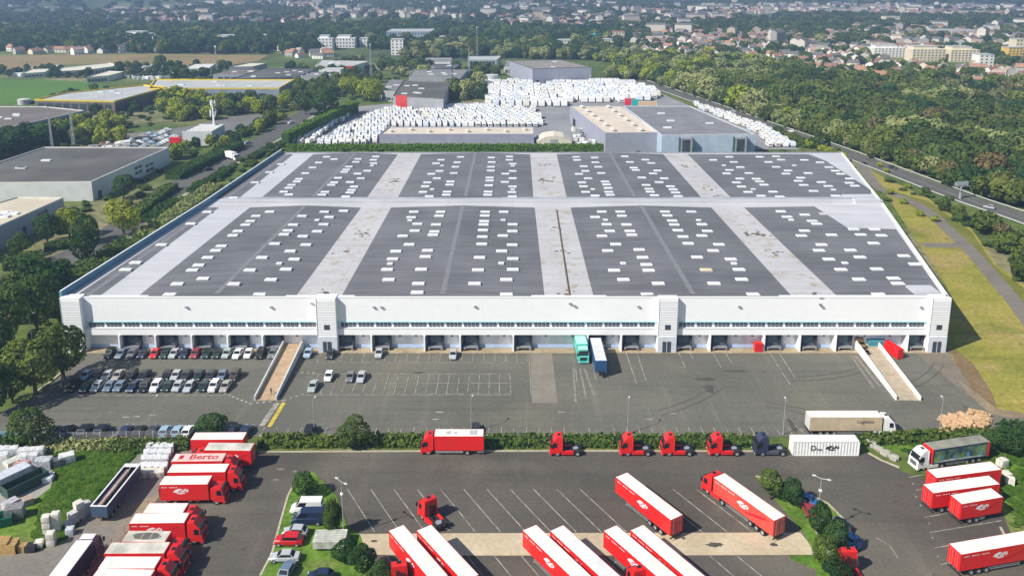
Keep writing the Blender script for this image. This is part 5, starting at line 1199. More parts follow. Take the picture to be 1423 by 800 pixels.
def pallets(px, py, n_, label, group, rz=.1, nl=None):
    x, y = G(px, py); q = MB()
    for k in range(n_):
        z = k*.15
        for j in range(3): q.box(-.6, .6, -.5+j*.44, -.38+j*.44, z, z+.1)
        for j in range(6): q.box(-.6+j*.22, -.48+j*.22, -.5, .5, z+.1, z+.125)
    o = q.build('pallet_stack', PAL, None, (x, y, .08)); o.rotation_euler = (0,0,rz); tag(o, label, 'pallet stack', group)
for i in range(3):
    for j in range(2): pallets(-4+i*11+j*3, 768-j*7, 13-j-2*(i==2), 'tall stack of yellowish wooden pallets at the lower left edge', 'wooden pallet stacks at the lower left')
pallets(33, 765, 8, 'lower stack of wooden pallets right of the tall ones', None)
rr = random.Random(11)
for i in range(9):                                        # big bags in the left depot
    px, py = [(-4,632),(8,632),(20,632),(33,634),(44,634),(56,633),(34,642),(48,641),(6,641)][i]
    x, y = G(px, py); lump('bulk_bag', 'bag', 'bulky white bag in the row at the back of the left depot yard', x, y, .07, 1.6, 1.5, 1.6, BAG, rr.uniform(0,.4), 'white bulk bags in the left depot')
for i, (px, py, c_, lab) in enumerate([(32,652,(.45,.25,.22),'reddish wrapped heap beside the green skip'),(18,646,(.5,.5,.45),'flat pale heap behind the green skip'),(62,650,(.42,.44,.46),'grey crate stack right of the green skip'),(68,668,(.6,.6,.62),'white sink-like block below the grey crate stack'),(84,648,(.10,.11,.12),'dark machine on the grass edge'),(94,644,(.6,.6,.6),'white bent panel on the grass edge'),(16,706,(.42,.40,.42),'tall wrapped stack standing alone on the depot yard'),(22,718,(.2,.2,.2),'dark small cart below the lone wrapped stack'),(38,700,(.4,.30,.24),'brownish heap at the edge of the depot yard')]):
    x, y = G(px, py); lump('stored_goods', 'goods', lab, x, y, .08, rr.uniform(1.6,2.8), rr.uniform(1.4,2.2), rr.uniform(1,2.4), mat('goods_%s' % ['red','pale','grey','white','dark','panel','wrapped','cart','brown'][i], c_, .7, .25, 2, bump=.3), rr.uniform(0,1))
# timber heap at right
WOODC = mat('cut_timber', (.55,.36,.20), .9, .2, 2)
q = MB()
for k in range(170):
    px = rr.uniform(1309,1372); py = rr.uniform(583,602) - (px-1309)*.12; x, y = G(px, py); z = .1+rr.uniform(0,1.4)*(1-abs(px-1340)/45); a = rr.uniform(0,3.1); l_ = rr.uniform(.5,1.3)
    q.box(-.01,.0,0,.01,0,.01) if False else q.prism([(x+cos(a)*l_-sin(a)*.25,y+sin(a)*l_+cos(a)*.25),(x-cos(a)*l_-sin(a)*.25,y-sin(a)*l_+cos(a)*.25),(x-cos(a)*l_+sin(a)*.25,y-sin(a)*l_-cos(a)*.25),(x+cos(a)*l_+sin(a)*.25,y+sin(a)*l_-cos(a)*.25)], z, z+.35)
tag(q.build('timber_heap', WOODC), 'long heap of pale orange timber pieces beside the hedge at the right', 'timber heap')
RK = mat('boulder_grey', (.36,.35,.30), .95, .2, 2, bump=.4)
for i in range(14):
    px = 1209+i*2.7; py = 618+i*1.6; x, y = G(px, py+rr.uniform(-2,2)); lump('boulder', 'rock', 'pale boulder in the line of rocks right of the white container', x, y, .05, rr.uniform(.7,1.3), rr.uniform(.7,1.1), rr.uniform(.5,.9), RK, rr.uniform(0,3), 'boulders right of the white container')
for i, (px, py, lab) in enumerate([(1392,648,'crumpled white sheet behind the rear end of the three trailers'),(1403,672,'pale torn tarpaulin hanging beside the middle trailer'),(1399,662,'small pale sheet heap on the grass slope')]):
    x, y = G(px, py); lump('tarpaulin', 'tarpaulin', lab, x, y, .05, 1.7-i*.3, 1.4, 1.5-.3*i, BAG2, rr.uniform(0,2))
# flat grey trailer on left island
x, y = G(458,768); t = thing('flat_trailer', 'flat pale grey covered trailer on the left grass island', 'trailer', (x, y+1.6, .2), .03)
m = MB(); m.box(-2.6, 2.3, -1.5, 1.5, .5, 1.6, 0); m.box(-2.62, 2.32, -1.52, 1.52, 1.6, 1.7, 0)
for k in range(5): m.box(-2.4, 2.1, -1.2+k*.55, -1.1+k*.55, 1.7, 1.73, 1)
put('cover', m.mesh('cover', [mat('weathered_grey_cover', (.46,.46,.40), .9, .25, 1), GALV]), t)
for yy in (-1.2,1.2): wheel(t, -.2, yy, .3, .2)
m = MB(); m.box(2.3,3.4,-.08,.08,.45,.55); put('drawbar', m.mesh('drawbar', [GALV]), t)
# fences
FBL = mat('blue_fence_mesh', (.22,.36,.48), .6, .1, 1)
def fence(pts, h, label, m_, slat=.0, step=2.5, z=0, wires=6, solid=False):
    P = [G(*p) for p in pts]; t = thing('fence', label, 'fence', (P[0][0], P[0][1], z)); pm, wm = MB(), MB()
    for a, b_ in zip(P[:-1], P[1:]):
        L = hypot(b_[0]-a[0], b_[1]-a[1]); n_ = max(1, int(L/step)); ox, oy = P[0]
        for k in range(n_+1): x = a[0]+(b_[0]-a[0])*k/n_-ox; y = a[1]+(b_[1]-a[1])*k/n_-oy; pm.box(x-.05,x+.05,y-.05,y+.05,0,h)
        ux, uy = (b_[0]-a[0])/L, (b_[1]-a[1])/L; nx, ny = -uy*.012, ux*.012
        if solid: wm.prism([(a[0]-ox-nx*2,a[1]-oy-ny*2),(b_[0]-ox-nx*2,b_[1]-oy-ny*2),(b_[0]-ox+nx*2,b_[1]-oy+ny*2),(a[0]-ox+nx*2,a[1]-oy+ny*2)], .1, h-.05)
        else:
            for k in range(wires): z_ = .1+k*(h-.15)/(wires-1); wm.prism([(a[0]-ox-nx,a[1]-oy-ny),(b_[0]-ox-nx,b_[1]-oy-ny),(b_[0]-ox+nx,b_[1]-oy+ny),(a[0]-ox+nx,a[1]-oy+ny)], z_, z_+.03)
    put('posts', pm.mesh('posts', [m_]), t); put('mesh_panel', wm.mesh('mesh_panel', [m_]), t); return t
fence([(-30,611),(52,609)], 1.8, 'pale blue solid fence left of the green tree at the lower left', FBL, solid=True)
fence([(66,612.5),(250,609.5)], 1.8, 'grey mesh fence behind the line of parked dark cars', mat('fence_grey',(.5,.52,.53)), wires=8)
fence([(118,800),(222,690),(262,640),(300,614)], 1.6, 'low mesh fence behind the left column of red trucks', mat('fence_rust',(.35,.25,.22)), wires=4, step=3)
# guard rail along the motorway
for off, lab in ((6.6,'pale guard rail on the far side of the motorway'),(-6.6,'pale guard rail on the near side of the motorway')):
    rb = ribbon(hw, 2*abs(off)); side = rb[:len(hw)] if off > 0 else rb[len(hw):][::-1]
    side = [p for p in side]; t = thing('guard_rail', lab, 'guard rail', (side[0][0], side[0][1], 0)); q = MB(); q2 = MB(); ox, oy = side[0]
    for a, b_ in zip(side[:-1], side[1:]):
        L = hypot(b_[0]-a[0], b_[1]-a[1]); ux, uy = (b_[0]-a[0])/L, (b_[1]-a[1])/L; nx, ny = -uy*.06, ux*.06
        q.prism([(a[0]-ox-nx,a[1]-oy-ny),(b_[0]-ox-nx,b_[1]-oy-ny),(b_[0]-ox+nx,b_[1]-oy+ny),(a[0]-ox+nx,a[1]-oy+ny)], .45, .8)
        for k in range(int(L/4)): x = a[0]+ux*4*k-ox; y = a[1]+uy*4*k-oy; q2.box(x-.05,x+.05,y-.05,y+.05,0,.5)
    put('beam', q.mesh('beam', [mat('guard_rail_zinc',(.55,.55,.52),.5,.05,1)]), t); put('posts', q2.mesh('posts', [GALV]), t)
# masts
LAT = mat('mast_grey', (.42,.43,.44), .6, .1, 1)
def lattice(px, py, top_py, w0, label, cross=True, name='mast', m_=None, w1=None, arms=None, cat='mast'):
    x, y = G(px, py); h = HZ(top_py, y); t = thing(name, label, cat, (x, y, 0)); q = MB(); w1 = w1 if w1 is not None else w0*.4; n_ = max(4, int(h/3.5))
    def c(k, z): w_ = w0+(w1-w0)*z/h; return [(-w_/2,-w_/2,z),(w_/2,-w_/2,z),(w_/2,w_/2,z),(-w_/2,w_/2,z)][k]
    for k in range(4): q.cyl(c(k,0), c(k,h), .12, .07, 5)
    if cross:
        for i in range(n_):
            z0, z1 = h*i/n_, h*(i+1)/n_
            for k in range(4): q.cyl(c(k,z0), c((k+1)%4,z1), .06, n=4)
    put('lattice_tower', q.mesh('lattice_tower', [m_ or LAT]), t)
    for (z, l_, r_) in (arms or []):
        q = MB(); q.box(-l_/2, l_/2, -.3, .3, h*z, h*z+r_); put('antenna', q.mesh('antenna', [WP]), t)
    return t
lattice(302,106,65,1.6,'thin lattice mast rising behind the yellow-edged long hall', arms=[(.97,1.5,1.5)])
lattice(516,112,62,1.6,'thin lattice mast right of the white industrial hall', arms=[(.98,1.2,1)])
lattice(663,88,38,1.8,'tall thin mast in front of the flat glass-edged hall', arms=[(.98,1,1)])
lattice(652,112,66,1.3,'shorter lattice mast left of the flat glass-edged hall')
lattice(73,206,148,.9,'left mast of the stayed pair behind the grey-roofed hall')
lattice(103,206,153,1.2,'right mast of the stayed pair behind the grey-roofed hall')
lattice(629,130,80,1.0,'dark slim mast above the grey industrial sheds', m_=CHAS)
x, y = G(299,192); h = HZ(141, y); t = thing('telecom_mast', 'pale telecom mast with antenna panels beside the small grey hall', 'mast', (x, y, 0)); q = MB(); q.cyl((0,0,0),(0,0,h), .7, .35, 10); put('pole', q.mesh('pole', [WP]), t)
for i, (z, r_) in enumerate([(.98,1.3),(.93,1.3),(.72,1.6),(.66,1.5)]):
    for k in range(3):
        a = 2*pi*k/3+i*.4; q = MB(); q.box(cos(a)*r_-.25, cos(a)*r_+.25, sin(a)*r_-.25, sin(a)*r_+.25, h*z-1.4, h*z+1.2); q.cyl((0,0,h*z),(cos(a)*r_,sin(a)*r_,h*z), .08, n=4); put('antenna', q.mesh('antenna', [WP]), t)
x, y = G(1334,276); h = HZ(258, y); t = thing('billboard', 'floodlit sign board on a tapered mast beside the motorway', 'sign', (x, y, 0), .2); q = MB(); q.cyl((0,0,0),(0,0,h), .55, .3, 8); put('mast', q.mesh('mast', [POLE]), t)
q = MB(); q.box(-3,3,-.25,.25,h,h+1.6,0); q.box(-2.8,2.8,-.28,-.25,h+.2,h+1.4,1); q.box(-3.2,3.2,-1.2,-1.0,h-.2,h-.05,0); [q.box(xx-.05,xx+.05,-1.1,0,h-.15,h) for xx in (-2.5,0,2.5)]; put('sign_board', q.mesh('sign_board', [POLE, mat('sign_face',(.40,.42,.44),.6,.1,1)]), t)
# ------------------------------------------------------------------ surrounding buildings
EXC = []                                                # footprints no tree may stand on (world polygons)
def building(label, pxs, z, wallm, roofm, name='industrial_hall', cat='hall', roof_items=None, par=.5, wins=None, trim=None, z0=0, extra=None, units=0):
    P = [G(x, y, z) for x, y in pxs]; area = sum(P[i][0]*P[(i+1)%len(P)][1]-P[(i+1)%len(P)][0]*P[i][1] for i in range(len(P)))
    if area < 0: P = P[::-1]
    c = (sum(p[0] for p in P)/len(P), sum(p[1] for p in P)/len(P)); Q = [(p[0]-c[0], p[1]-c[1]) for p in P]
    EXC.append([(c[0]+q[0]*1.04, c[1]+q[1]*1.04) for q in Q])
    t = thing(name, label, cat, (c[0], c[1], z0)); m = MB(); m.prism(Q, -.5, z-z0); put('walls', m.mesh('walls', [wallm]), t)
    m = MB(); n = len(Q)
    ins = [(q[0]*.985, q[1]*.985) for q in Q]; m.face([(q[0], q[1], z-z0+.03) for q in ins], 0)
    for i in range(n):
        a, b_, a2, b2 = Q[i], Q[(i+1)%n], ins[i], ins[(i+1)%n]; m.hexa([(a[0],a[1],z-z0),(b_[0],b_[1],z-z0),(b2[0],b2[1],z-z0),(a2[0],a2[1],z-z0)], [(a[0],a[1],z-z0+par),(b_[0],b_[1],z-z0+par),(b2[0],b2[1],z-z0+par),(a2[0],a2[1],z-z0+par)], 1)
    rf = put('roof', m.mesh('roof', [roofm, trim or wallm]), t)
    rr_ = random.Random(int(abs(c[0]*3+c[1])))
    for k in range(units):
        u, v_ = rr_.uniform(.15,.85), rr_.uniform(.15,.85); i = 0
        if n == 4: x = (Q[0][0]*(1-u)+Q[1][0]*u)*(1-v_)+(Q[3][0]*(1-u)+Q[2][0]*u)*v_; y = (Q[0][1]*(1-u)+Q[1][1]*u)*(1-v_)+(Q[3][1]*(1-u)+Q[2][1]*u)*v_
        else: x, y = rr_.uniform(-.3,.3)*(max(q[0] for q in Q)), rr_.uniform(-.3,.3)*max(q[1] for q in Q)
        m = MB(); m.box(x-2, x+2, y-1, y+1, z-z0+.03, z-z0+.6); put('skylight', m.mesh('skylight', [SKYL]), rf)
    # windows: (edge index, u0, u1, za, zb, count, material)
    for (i, u0, u1, za, zb, cnt, mm_) in (wins or []):
        a, b_ = Q[i % n], Q[(i+1) % n]; L = hypot(b_[0]-a[0], b_[1]-a[1]); ux, uy = (b_[0]-a[0])/L, (b_[1]-a[1])/L; nx, ny = uy, -ux
        for k in range(cnt):
            s0 = L*(u0+(u1-u0)*(k+.12)/cnt); s1 = L*(u0+(u1-u0)*(k+.88)/cnt); m = MB()
            p = (a[0]+ux*s0, a[1]+uy*s0); q = (a[0]+ux*s1, a[1]+uy*s1)
            m.prism([p, q, (q[0]+nx*.12, q[1]+ny*.12), (p[0]+nx*.12, p[1]+ny*.12)], za, zb); put('window' if mm_ is GLASS else 'door', m.mesh('window', [mm_]), t)
    if extra: extra(t, Q, z-z0)
    return t, Q, c
WCR = mat('cream_cladding', (.62,.61,.56), .6, .08, .3); WGR = mat('grey_cladding', (.30,.31,.33), .6, .08, .3); WLV = mat('lavender_grey_cladding', (.30,.31,.38), .6, .06, .3)
WBL = mat('pale_blue_cladding', (.42,.50,.62), .5, .08, .3); RFG = mat('dark_grey_felt', (.105,.103,.098), .95, .2, .05, detail=6); RFM = mat('mid_grey_felt', (.20,.20,.20), .95, .15, .05, detail=6)
RFC = mat('cream_roof', (.55,.49,.38), .9, .12, .08, detail=6); RFB = mat('beige_roof', (.60,.52,.43), .9, .08, .1); RFL = mat('pale_grey_roof_sheet', (.42,.43,.43), .8, .1, .1)
YTR = mat('yellow_trim', (.70,.52,.03), .5, .05, 1); BRK = mat('dark_brown_wall', (.16,.13,.11), .8, .2, .3); REDB = mat('red_facade', (.52,.05,.05), .5, .1, .3); NVY = mat('navy_wall', (.05,.08,.16), .6, .1, .3)  # the brown wall is one even dark brown
def ex_vents(n_, L=None):
    def f(t, Q, z):
        xs_ = [q[0] for q in Q]; ys_ = [q[1] for q in Q]
        for k in range(n_):
            x = min(xs_)+(max(xs_)-min(xs_))*(k+.5)/n_; y = (min(ys_)+max(ys_))/2 + (2 if k % 2 else -3)
            m = MB(); m.cyl((x,y,z-.2),(x,y,z+1.0), 1.1, n=10); m.cyl((x,y,z+1.0),(x,y,z+1.6), 1.5, .5, 10); put('roof_vent', m.mesh('roof_vent', [mat('vent_hood',(.62,.60,.54),.5,.1,1)]), t)
    return f
building('long low white shed nearest the greenhouses', [(30,103),(62,101),(72,96),(44,97)], 4, WCR, MATS.get('cream_sheet_roof') or mat('cream_sheet_roof', (.64,.61,.50), .7, .06, .2), wins=[(0,.1,.9,1,2.5,5,GLASS)])
building('grey depot hall between the two lattice masts', [(398,108),(440,109),(452,101),(414,101)], 6, WGR, RFM, units=3, wins=[(0,.1,.9,1.5,4,5,GLASS)])
building('brown-roofed hall beyond the yellow-edged long hall', [(296,104),(352,104),(366,98),(318,98)], 6, WGR, mat('brown_felt', (.17,.13,.11), .9, .15, .05), units=3, wins=[(0,.1,.9,1.5,4,5,GLASS)])
building('wide hall with dark grey felt roof and cream front left of the warehouse', [(-60,256),(127,254),(235,206),(62,205.5),(0,226)], 7.4, mat('cream_blue_cladding', (.60,.61,.60), .6, .06, .3), RFG, trim=WCR, units=3, wins=[(1,.50,.60,4.6,5.8,2,GLASS),(1,.50,.60,2.4,3.6,2,GLASS),(1,.64,.76,3.4,4.6,2,GLASS),(1,.64,.76,1.2,2.4,2,GLASS),(1,.05,.1,0,3,1,NVY)])
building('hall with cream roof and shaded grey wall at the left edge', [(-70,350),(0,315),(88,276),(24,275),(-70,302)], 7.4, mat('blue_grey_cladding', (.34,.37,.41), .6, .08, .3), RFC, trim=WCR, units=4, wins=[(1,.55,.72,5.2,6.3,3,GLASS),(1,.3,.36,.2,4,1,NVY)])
building('long blue-walled hall with brown-grey roof at the left edge of the photo', [(-80,186),(0,181),(117,154.5),(60,149),(-80,149)], 8, mat('blue_wall', (.20,.27,.42), .6, .1, .3), mat('brown_grey_felt', (.16,.135,.125), .9, .15, .05), units=6, trim=WCR, wins=[(1,.58,.78,5,6,4,GLASS),(1,.58,.78,2.5,3.5,3,GLASS),(1,.15,.3,2,3.4,2,GLASS)])
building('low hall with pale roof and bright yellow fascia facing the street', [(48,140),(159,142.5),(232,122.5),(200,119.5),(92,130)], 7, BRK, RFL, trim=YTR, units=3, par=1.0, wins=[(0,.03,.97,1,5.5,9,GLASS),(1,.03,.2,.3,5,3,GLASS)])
building('very long pale-roofed hall with yellow fascia', [(206,124.5),(388,124),(409,112.2),(215,111.8)], 7, mat('grey_blue_wall', (.25,.28,.34), .6, .1, .3), RFL, trim=YTR, units=5, par=1.0, wins=[(0,.05,.3,.5,4.5,4,REDB),(0,.35,.9,2,4,8,GLASS)])
building('dark-roofed flat shed complex behind the yellow-edged long hall', [(322,110.5),(410,108),(442,96),(366,96)], 6.5, NVY, RFG, units=7, wins=[(1,.1,.9,2,4,6,GLASS)])
building('narrow white shed with low roof on the edge of the stubble field', [(252,97),(290,95.5),(299,89.5),(270,90)], 5, WCR, mat('white_sheet_roof', (.62,.62,.58), .7, .06, .2), wins=[(0,.1,.9,1,3,5,GLASS)])
building('white-roofed greenhouse block beside the stubble field', [(80,100),(124,97.5),(166,92),(152,88),(86,95)], 4.5, WCR, mat('cream_sheet_roof', (.64,.61,.50), .7, .06, .2), name='greenhouse', cat='greenhouse', wins=[(0,.05,.95,.5,3,6,GLASS),(1,.05,.95,.5,3,8,GLASS)])
building('second white-roofed greenhouse, nearer and smaller, by the dark round tree', [(120,108),(150,106),(172,100.5),(150,99.5)], 4.5, WCR, MATS['cream_sheet_roof'], name='greenhouse', cat='greenhouse', wins=[(0,.05,.95,.5,3,6,GLASS)])
building('white shed with bright roof right of the greenhouses', [(318,94),(352,93),(371,88.5),(345,88.5)], 5, WGR, MATS['cream_sheet_roof'], wins=[(0,.1,.9,1,3,5,GLASS)])
building('white industrial hall with a red block on its right end', [(438,92),(492,92),(512,86),(446,85)], 8, WCR, RFL, units=3, wins=[(0,.1,.6,1,4,5,GLASS),(0,.78,1.0,1,8,1,REDB)])
building('small white two-storey office below the white industrial hall', [(443,98),(473,98),(478,95),(447,95)], 7, mat('office_white', (.70,.70,.68), .6, .05, .3), RFL, name='office_building', cat='office', wins=[(0,.05,.95,1.2,2.8,6,GLASS),(0,.05,.95,4,5.6,6,GLASS)])
building('grey industrial shed with a red gable facing the caravans', [(546,134),(616,138),(626,116),(560,113.5)], 9, WGR, RFG, units=6, trim=mat('dark_trim',(.12,.12,.12)), wins=[(3,.05,.5,1,9,1,REDB),(0,.02,.32,2,10,1,REDB)])
building('grey low shed left of the red-gabled one', [(528,126),(552,129),(560,112),(540,112)], 7, WGR, RFM, units=2, wins=[(0,.1,.9,1,3,3,GLASS)])
building('grey flat shed behind the red-gabled one', [(568,108),(640,109),(650,98),(575,97)], 8, WGR, RFM, units=5, wins=[(0,.1,.95,2,5,8,GLASS)])
building('dark low shed in the row behind the flat grey one', [(590,96),(632,96),(640,90),(600,90)], 7, NVY, RFG, units=3, wins=[(0,.1,.9,2,4,5,GLASS)])
building('small hall with white front beyond the grey sheds', [(590,87),(626,87),(629,81.5),(592,81.5)], 7, mat('white_front', (.72,.70,.70), .6, .05, .3), RFM, wins=[(0,.2,.35,1,3,1,REDB),(0,.4,.9,1,3,4,GLASS)])
building('flat hall with glassy edge and open corner behind the masts', [(650,84),(690,84),(697,78.5),(650,79)], 9, mat('glass_grey_wall', (.30,.36,.38), .3, .1, .3), RFL, wins=[(0,.05,.95,1,8,8,GLASS)])
building('large tall grey hall with brown-grey roof behind the caravans', [(740,96.5),(822,94),(778,83.5),(708,85)], 13, WLV, mat('taupe_roof', (.24,.225,.20), .9, .12, .1), units=2, trim=mat('dark_trim2',(.10,.10,.11)), wins=[(0,.05,.12,0,4,1,DARK),(0,.2,.27,0,4,1,DARK),(0,.5,.56,0,4,1,DARK)])
building('low white block left of the tall grey hall', [(700,94),(716,94),(716,86),(703,86)], 6, WCR, RFM, wins=[(0,.1,.9,1,4,3,GLASS)])
building('long low hall with beige roof and round vents behind the rear hedge', [(527,187.5),(742,187.5),(742,177.5),(540,177.5)], 6.0, WLV, RFB, extra=ex_vents(8), wins=[(0,.1,.14,0,3,1,WGR)])
building('hall with beige roof and two rows of hooded vents', [(841.5,186),(916,185.5),(862,148),(792,148)], 9.5, WLV, RFB, trim=WLV, wins=[(3,.1,.2,0,4,1,DARK)], extra=lambda t, Q, z: [put('roof_vent', _vent(), t, ((Q[3][0]*(1-v)+Q[0][0]*v)*(1-u)+(Q[2][0]*(1-v)+Q[1][0]*v)*u, (Q[3][1]*(1-v)+Q[0][1]*v)*(1-u)+(Q[2][1]*(1-v)+Q[1][1]*v)*u, z)) for u in (.18,.72) for v in (.1,.26,.42,.58,.74,.9)])if False else None
def vent_mesh():
    m = MB(); m.cyl((0,0,-.2),(0,0,.9), 1.3, n=10); m.cyl((0,0,.9),(0,0,1.7), 1.9, .6, 10); return m.mesh('roof_vent', [mat('vent_hood',(.62,.60,.54),.5,.1,1)])
VM = vent_mesh()
def two_rows(t, Q, z):
    # corners in order: front-left, front-right, back-right, back-left
    fl = min(Q, key=lambda q: q[0]+q[1]*.3); 
    S = sorted(Q, key=lambda q: q[1]); f = sorted(S[:2]); b_ = sorted(S[2:])
    for u in (.2,.72):
        for v_ in (.08,.25,.42,.59,.76,.93):
            x = (f[0][0]*(1-u)+f[1][0]*u)*(1-v_)+(b_[0][0]*(1-u)+b_[1][0]*u)*v_; y = (f[0][1]*(1-u)+f[1][1]*u)*(1-v_)+(b_[0][1]*(1-u)+b_[1][1]*u)*v_
            put('roof_vent', VM, t, (x, y, z))
building('hall with beige roof and two rows of hooded vents', [(841.5,186),(916,185.5),(862,148),(792,148)], 9.5, WLV, RFB, trim=WLV, wins=[(3,.1,.2,0,4,1,DARK)], extra=two_rows)
def dock2(t, Q, z):
    f = sorted(sorted(Q, key=lambda q: q[1])[:2]); L = f[1][0]-f[0][0]
    for u in (.25,.83):
        x = f[0][0]+L*u; y = f[0][1]+(f[1][1]-f[0][1])*u; m = MB(); m.box(x-3,x+3,y-2.5,y-.2,0,z-.8,0); m.box(x-1.9,x+1.9,y-2.6,y-2.5,.5,z-1.6,1); m.box(x-3.3,x-3,y-2.7,y,0,z-.6,2); m.box(x+3,x+3.3,y-2.7,y,0,z-.6,2)
        put('loading_dock', m.mesh('loading_dock', [WGR, GLASS, mat('dock_dark_green',(.04,.09,.08),.6,.1,1)]), t)
building('big grey-roofed hall with pale blue front wall behind the warehouse', [(920,189),(1050,187.5),(958,148.3),(866,148.3)], 10.0, WBL, mat('speckled_grey_roof', (.20,.20,.215), .95, .15, .12, detail=8), trim=mat('pale_trim',(.5,.52,.55)), extra=dock2, units=4)
# round tank
for px, py, r_, h_, lab in [(683,116,5.5,7,'short round grey tank at the corner of the caravan yard'),(17,149.5,0,0,''),(34,145,4,3.5,'small round tank beside the green field')]:
    if not r_: continue
    x, y = G(px, py); t = thing('storage_tank', lab, 'tank', (x, y, 0)); m = MB(); m.cyl((0,0,0),(0,0,h_), r_, n=28); put('shell', m.mesh('shell', [mat('tank_grey',(.45,.47,.48),.6,.1,.3)]), t)
    m = MB(); m.cyl((0,0,h_),(0,0,h_+.5), r_*1.02, r_*.3, 28); put('roof', m.mesh('roof', [mat('tank_roof',(.55,.56,.55),.6,.1,.3)]), t)
# tent
x, y = G(770,204); t = thing('storage_tent', 'cream storage tent between the low beige-roofed hall and the vented hall', 'tent', (x, y+5, 0)); m = MB()
ring = lambda y_: [(-9,y_,0),(-9,y_,3),(-5,y_,5.2),(0,y_,6),(5,y_,5.2),(9,y_,3),(9,y_,0)]
m.loft([ring(-6), ring(8)]); put('canvas', m.mesh('canvas', [mat('cream_canvas',(.62,.58,.48),.8,.08,.5)], True), t); m = MB(); m.box(-2,2,-6.1,-6.02,0,4); put('entrance', m.mesh('entrance', [WGR]), t)
# small grey hall left + red stand
building('small grey-white hall with flat roof beside the telecom mast', [(253,183.5),(294,184),(312,174),(276,173.5)], 7, mat('pale_grey_wall', (.48,.50,.52), .6, .06, .3), mat('pale_roof', (.56,.56,.54), .8, .08, .3), wins=[(1,.1,.5,1,4,2,NVY)])
bin_(245,202,5,3,4,RED,'small red kiosk box left of the small grey hall', open_=False, name='kiosk', cat='kiosk')
# ---- far larger buildings
def block(label, px, py, wpx, h, dep, wallm, roofm, floors=3, name='apartment_block', cat='apartments', rz=0, setback=False):
    z = 0; x, y = G(px, py); z = TZ(x, y)
    if z > 1: x, y = G(px, py, z); z = TZ(x, y)
    s = (py+36)*cos(PT)/(HC-z); L = wpx/s; t = thing(name, label, cat, (x, y+dep/2, z), rz); EXC.append([(x-L/2,y-75),(x+L/2,y-75),(x+L/2,y+dep),(x-L/2,y+dep)])
    m = MB(); m.box(-L/2, L/2, -dep/2, dep/2, -3, h); 
    if setback: m.box(-L/2+2, L/4, -dep/2+2, dep/2-1, h, h+2.8)
    put('walls', m.mesh('walls', [wallm]), t); m = MB(); m.box(-L/2-.3, L/2+.3, -dep/2-.3, dep/2+.3, h+.0, h+.35) if not setback else m.box(-L/2+1.7, L/4+.3, -dep/2+1.7, dep/2-.7, h+2.8, h+3.1); put('roof', m.mesh('roof', [roofm]), t)
    for f in range(floors):
        m = MB(); z0 = h*(f+.3)/floors; n_ = max(2, int(L/3.6))
        for k in range(n_): xx = -L/2+L*(k+.5)/n_; m.box(xx-.8, xx+.8, -dep/2-.05, -dep/2-.01, z0, z0+h/floors*.45)
        put('window', m.mesh('window', [GLASS]), t)
    return t
WAP = mat('apartment_white', (.72,.71,.67), .7, .06, .1); CAP = mat('apartment_cream', (.66,.58,.43), .7, .08, .1)
for px, py, wp, h, dep, wm_, rm_, fl, lab, sb in [
 (452,70,20,14,14,WAP,RFL,4,'white apartment block left end of the white group beyond the industrial hall',True),(480,67,26,12,14,WAP,RFL,3,'white apartment block in the middle of the white group',True),(512,65,24,10,14,WAP,RFL,3,'white apartment block right end of the white group',False),
 (552,77,17,17,14,WAP,RFL,5,'tall white office slab right of the white group',False),(317,62,28,11,20,WAP,RFL,2,'boxy white factory left of centre in the far trees',False),(365,59,26,9,20,WBL,RFL,2,'long pale bluish factory in the far trees',False),
 (190,58,34,10,20,WAP,RFL,3,'long white building in the far trees at the left',True),(225,60,26,9,18,WAP,RFL,2,'white building with stepped roof in the far trees at the left',True),(143,53,16,7,15,WAP,RFL,2,'small white building far left behind the tree belt',False),
 (568,56,62,11,60,mat('far_blue_wall',(.28,.34,.42),.6,.1,.1),mat('far_grey_roof',(.40,.42,.44),.8,.1,.05),2,'very large flat grey warehouse in the far distance above the sheds',False),(620,58,20,6,20,WAP,RFL,1,'low white shed right of the far grey warehouse',False),(640,59,18,6,20,WAP,RFL,1,'second low white shed right of the far grey warehouse',False),
 (857,57,21,12,16,CAP,mat('far_red_roof',(.40,.17,.10),.8,.1,.1),3,'tall cream house with red roof near the far centre',False),(826,57,20,8,18,mat('turquoise_wall',(.03,.30,.25),.6,.1,.1),mat('turquoise_roof',(.05,.38,.32),.6,.1,.1),1,'turquoise building left of the tall cream house',False),(847,63,20,7,16,WAP,RFL,2,'low pale building below the tall cream house',False),(779,64,34,7,20,WAP,RFL,2,'long white low building left of the turquoise one',False),
 (1236,80,44,10,16,WAP,RFL,4,'white apartment block leftmost of the large group at the right',True),(1290,86,46,12.5,18,CAP,RFL,5,'cream apartment block with many balconies in the middle of the right group',True),(1340,86,40,12,18,CAP,RFL,5,'cream apartment block right of the middle in the right group',True),(1370,94,20,12,14,WAP,RFL,4,'white narrow block at the foot of the right group',False),
 (1410,84,20,13,14,mat('yellow_wall',(.62,.42,.10),.7,.08,.1),RFL,5,'yellow apartment building at the right edge',False),(1417,78,14,18,14,CAP,RFL,5,'cream tower behind the yellow apartment building',False),(1325,52,60,10,20,WAP,RFL,2,'long white block in the distant band at the right',False),(1240,35,20,14,20,CAP,RFL,4,'cream block on the distant slope at the right',False)]:
    block(lab, px, py, wp, h, dep, wm_, rm_, fl, setback=sb)
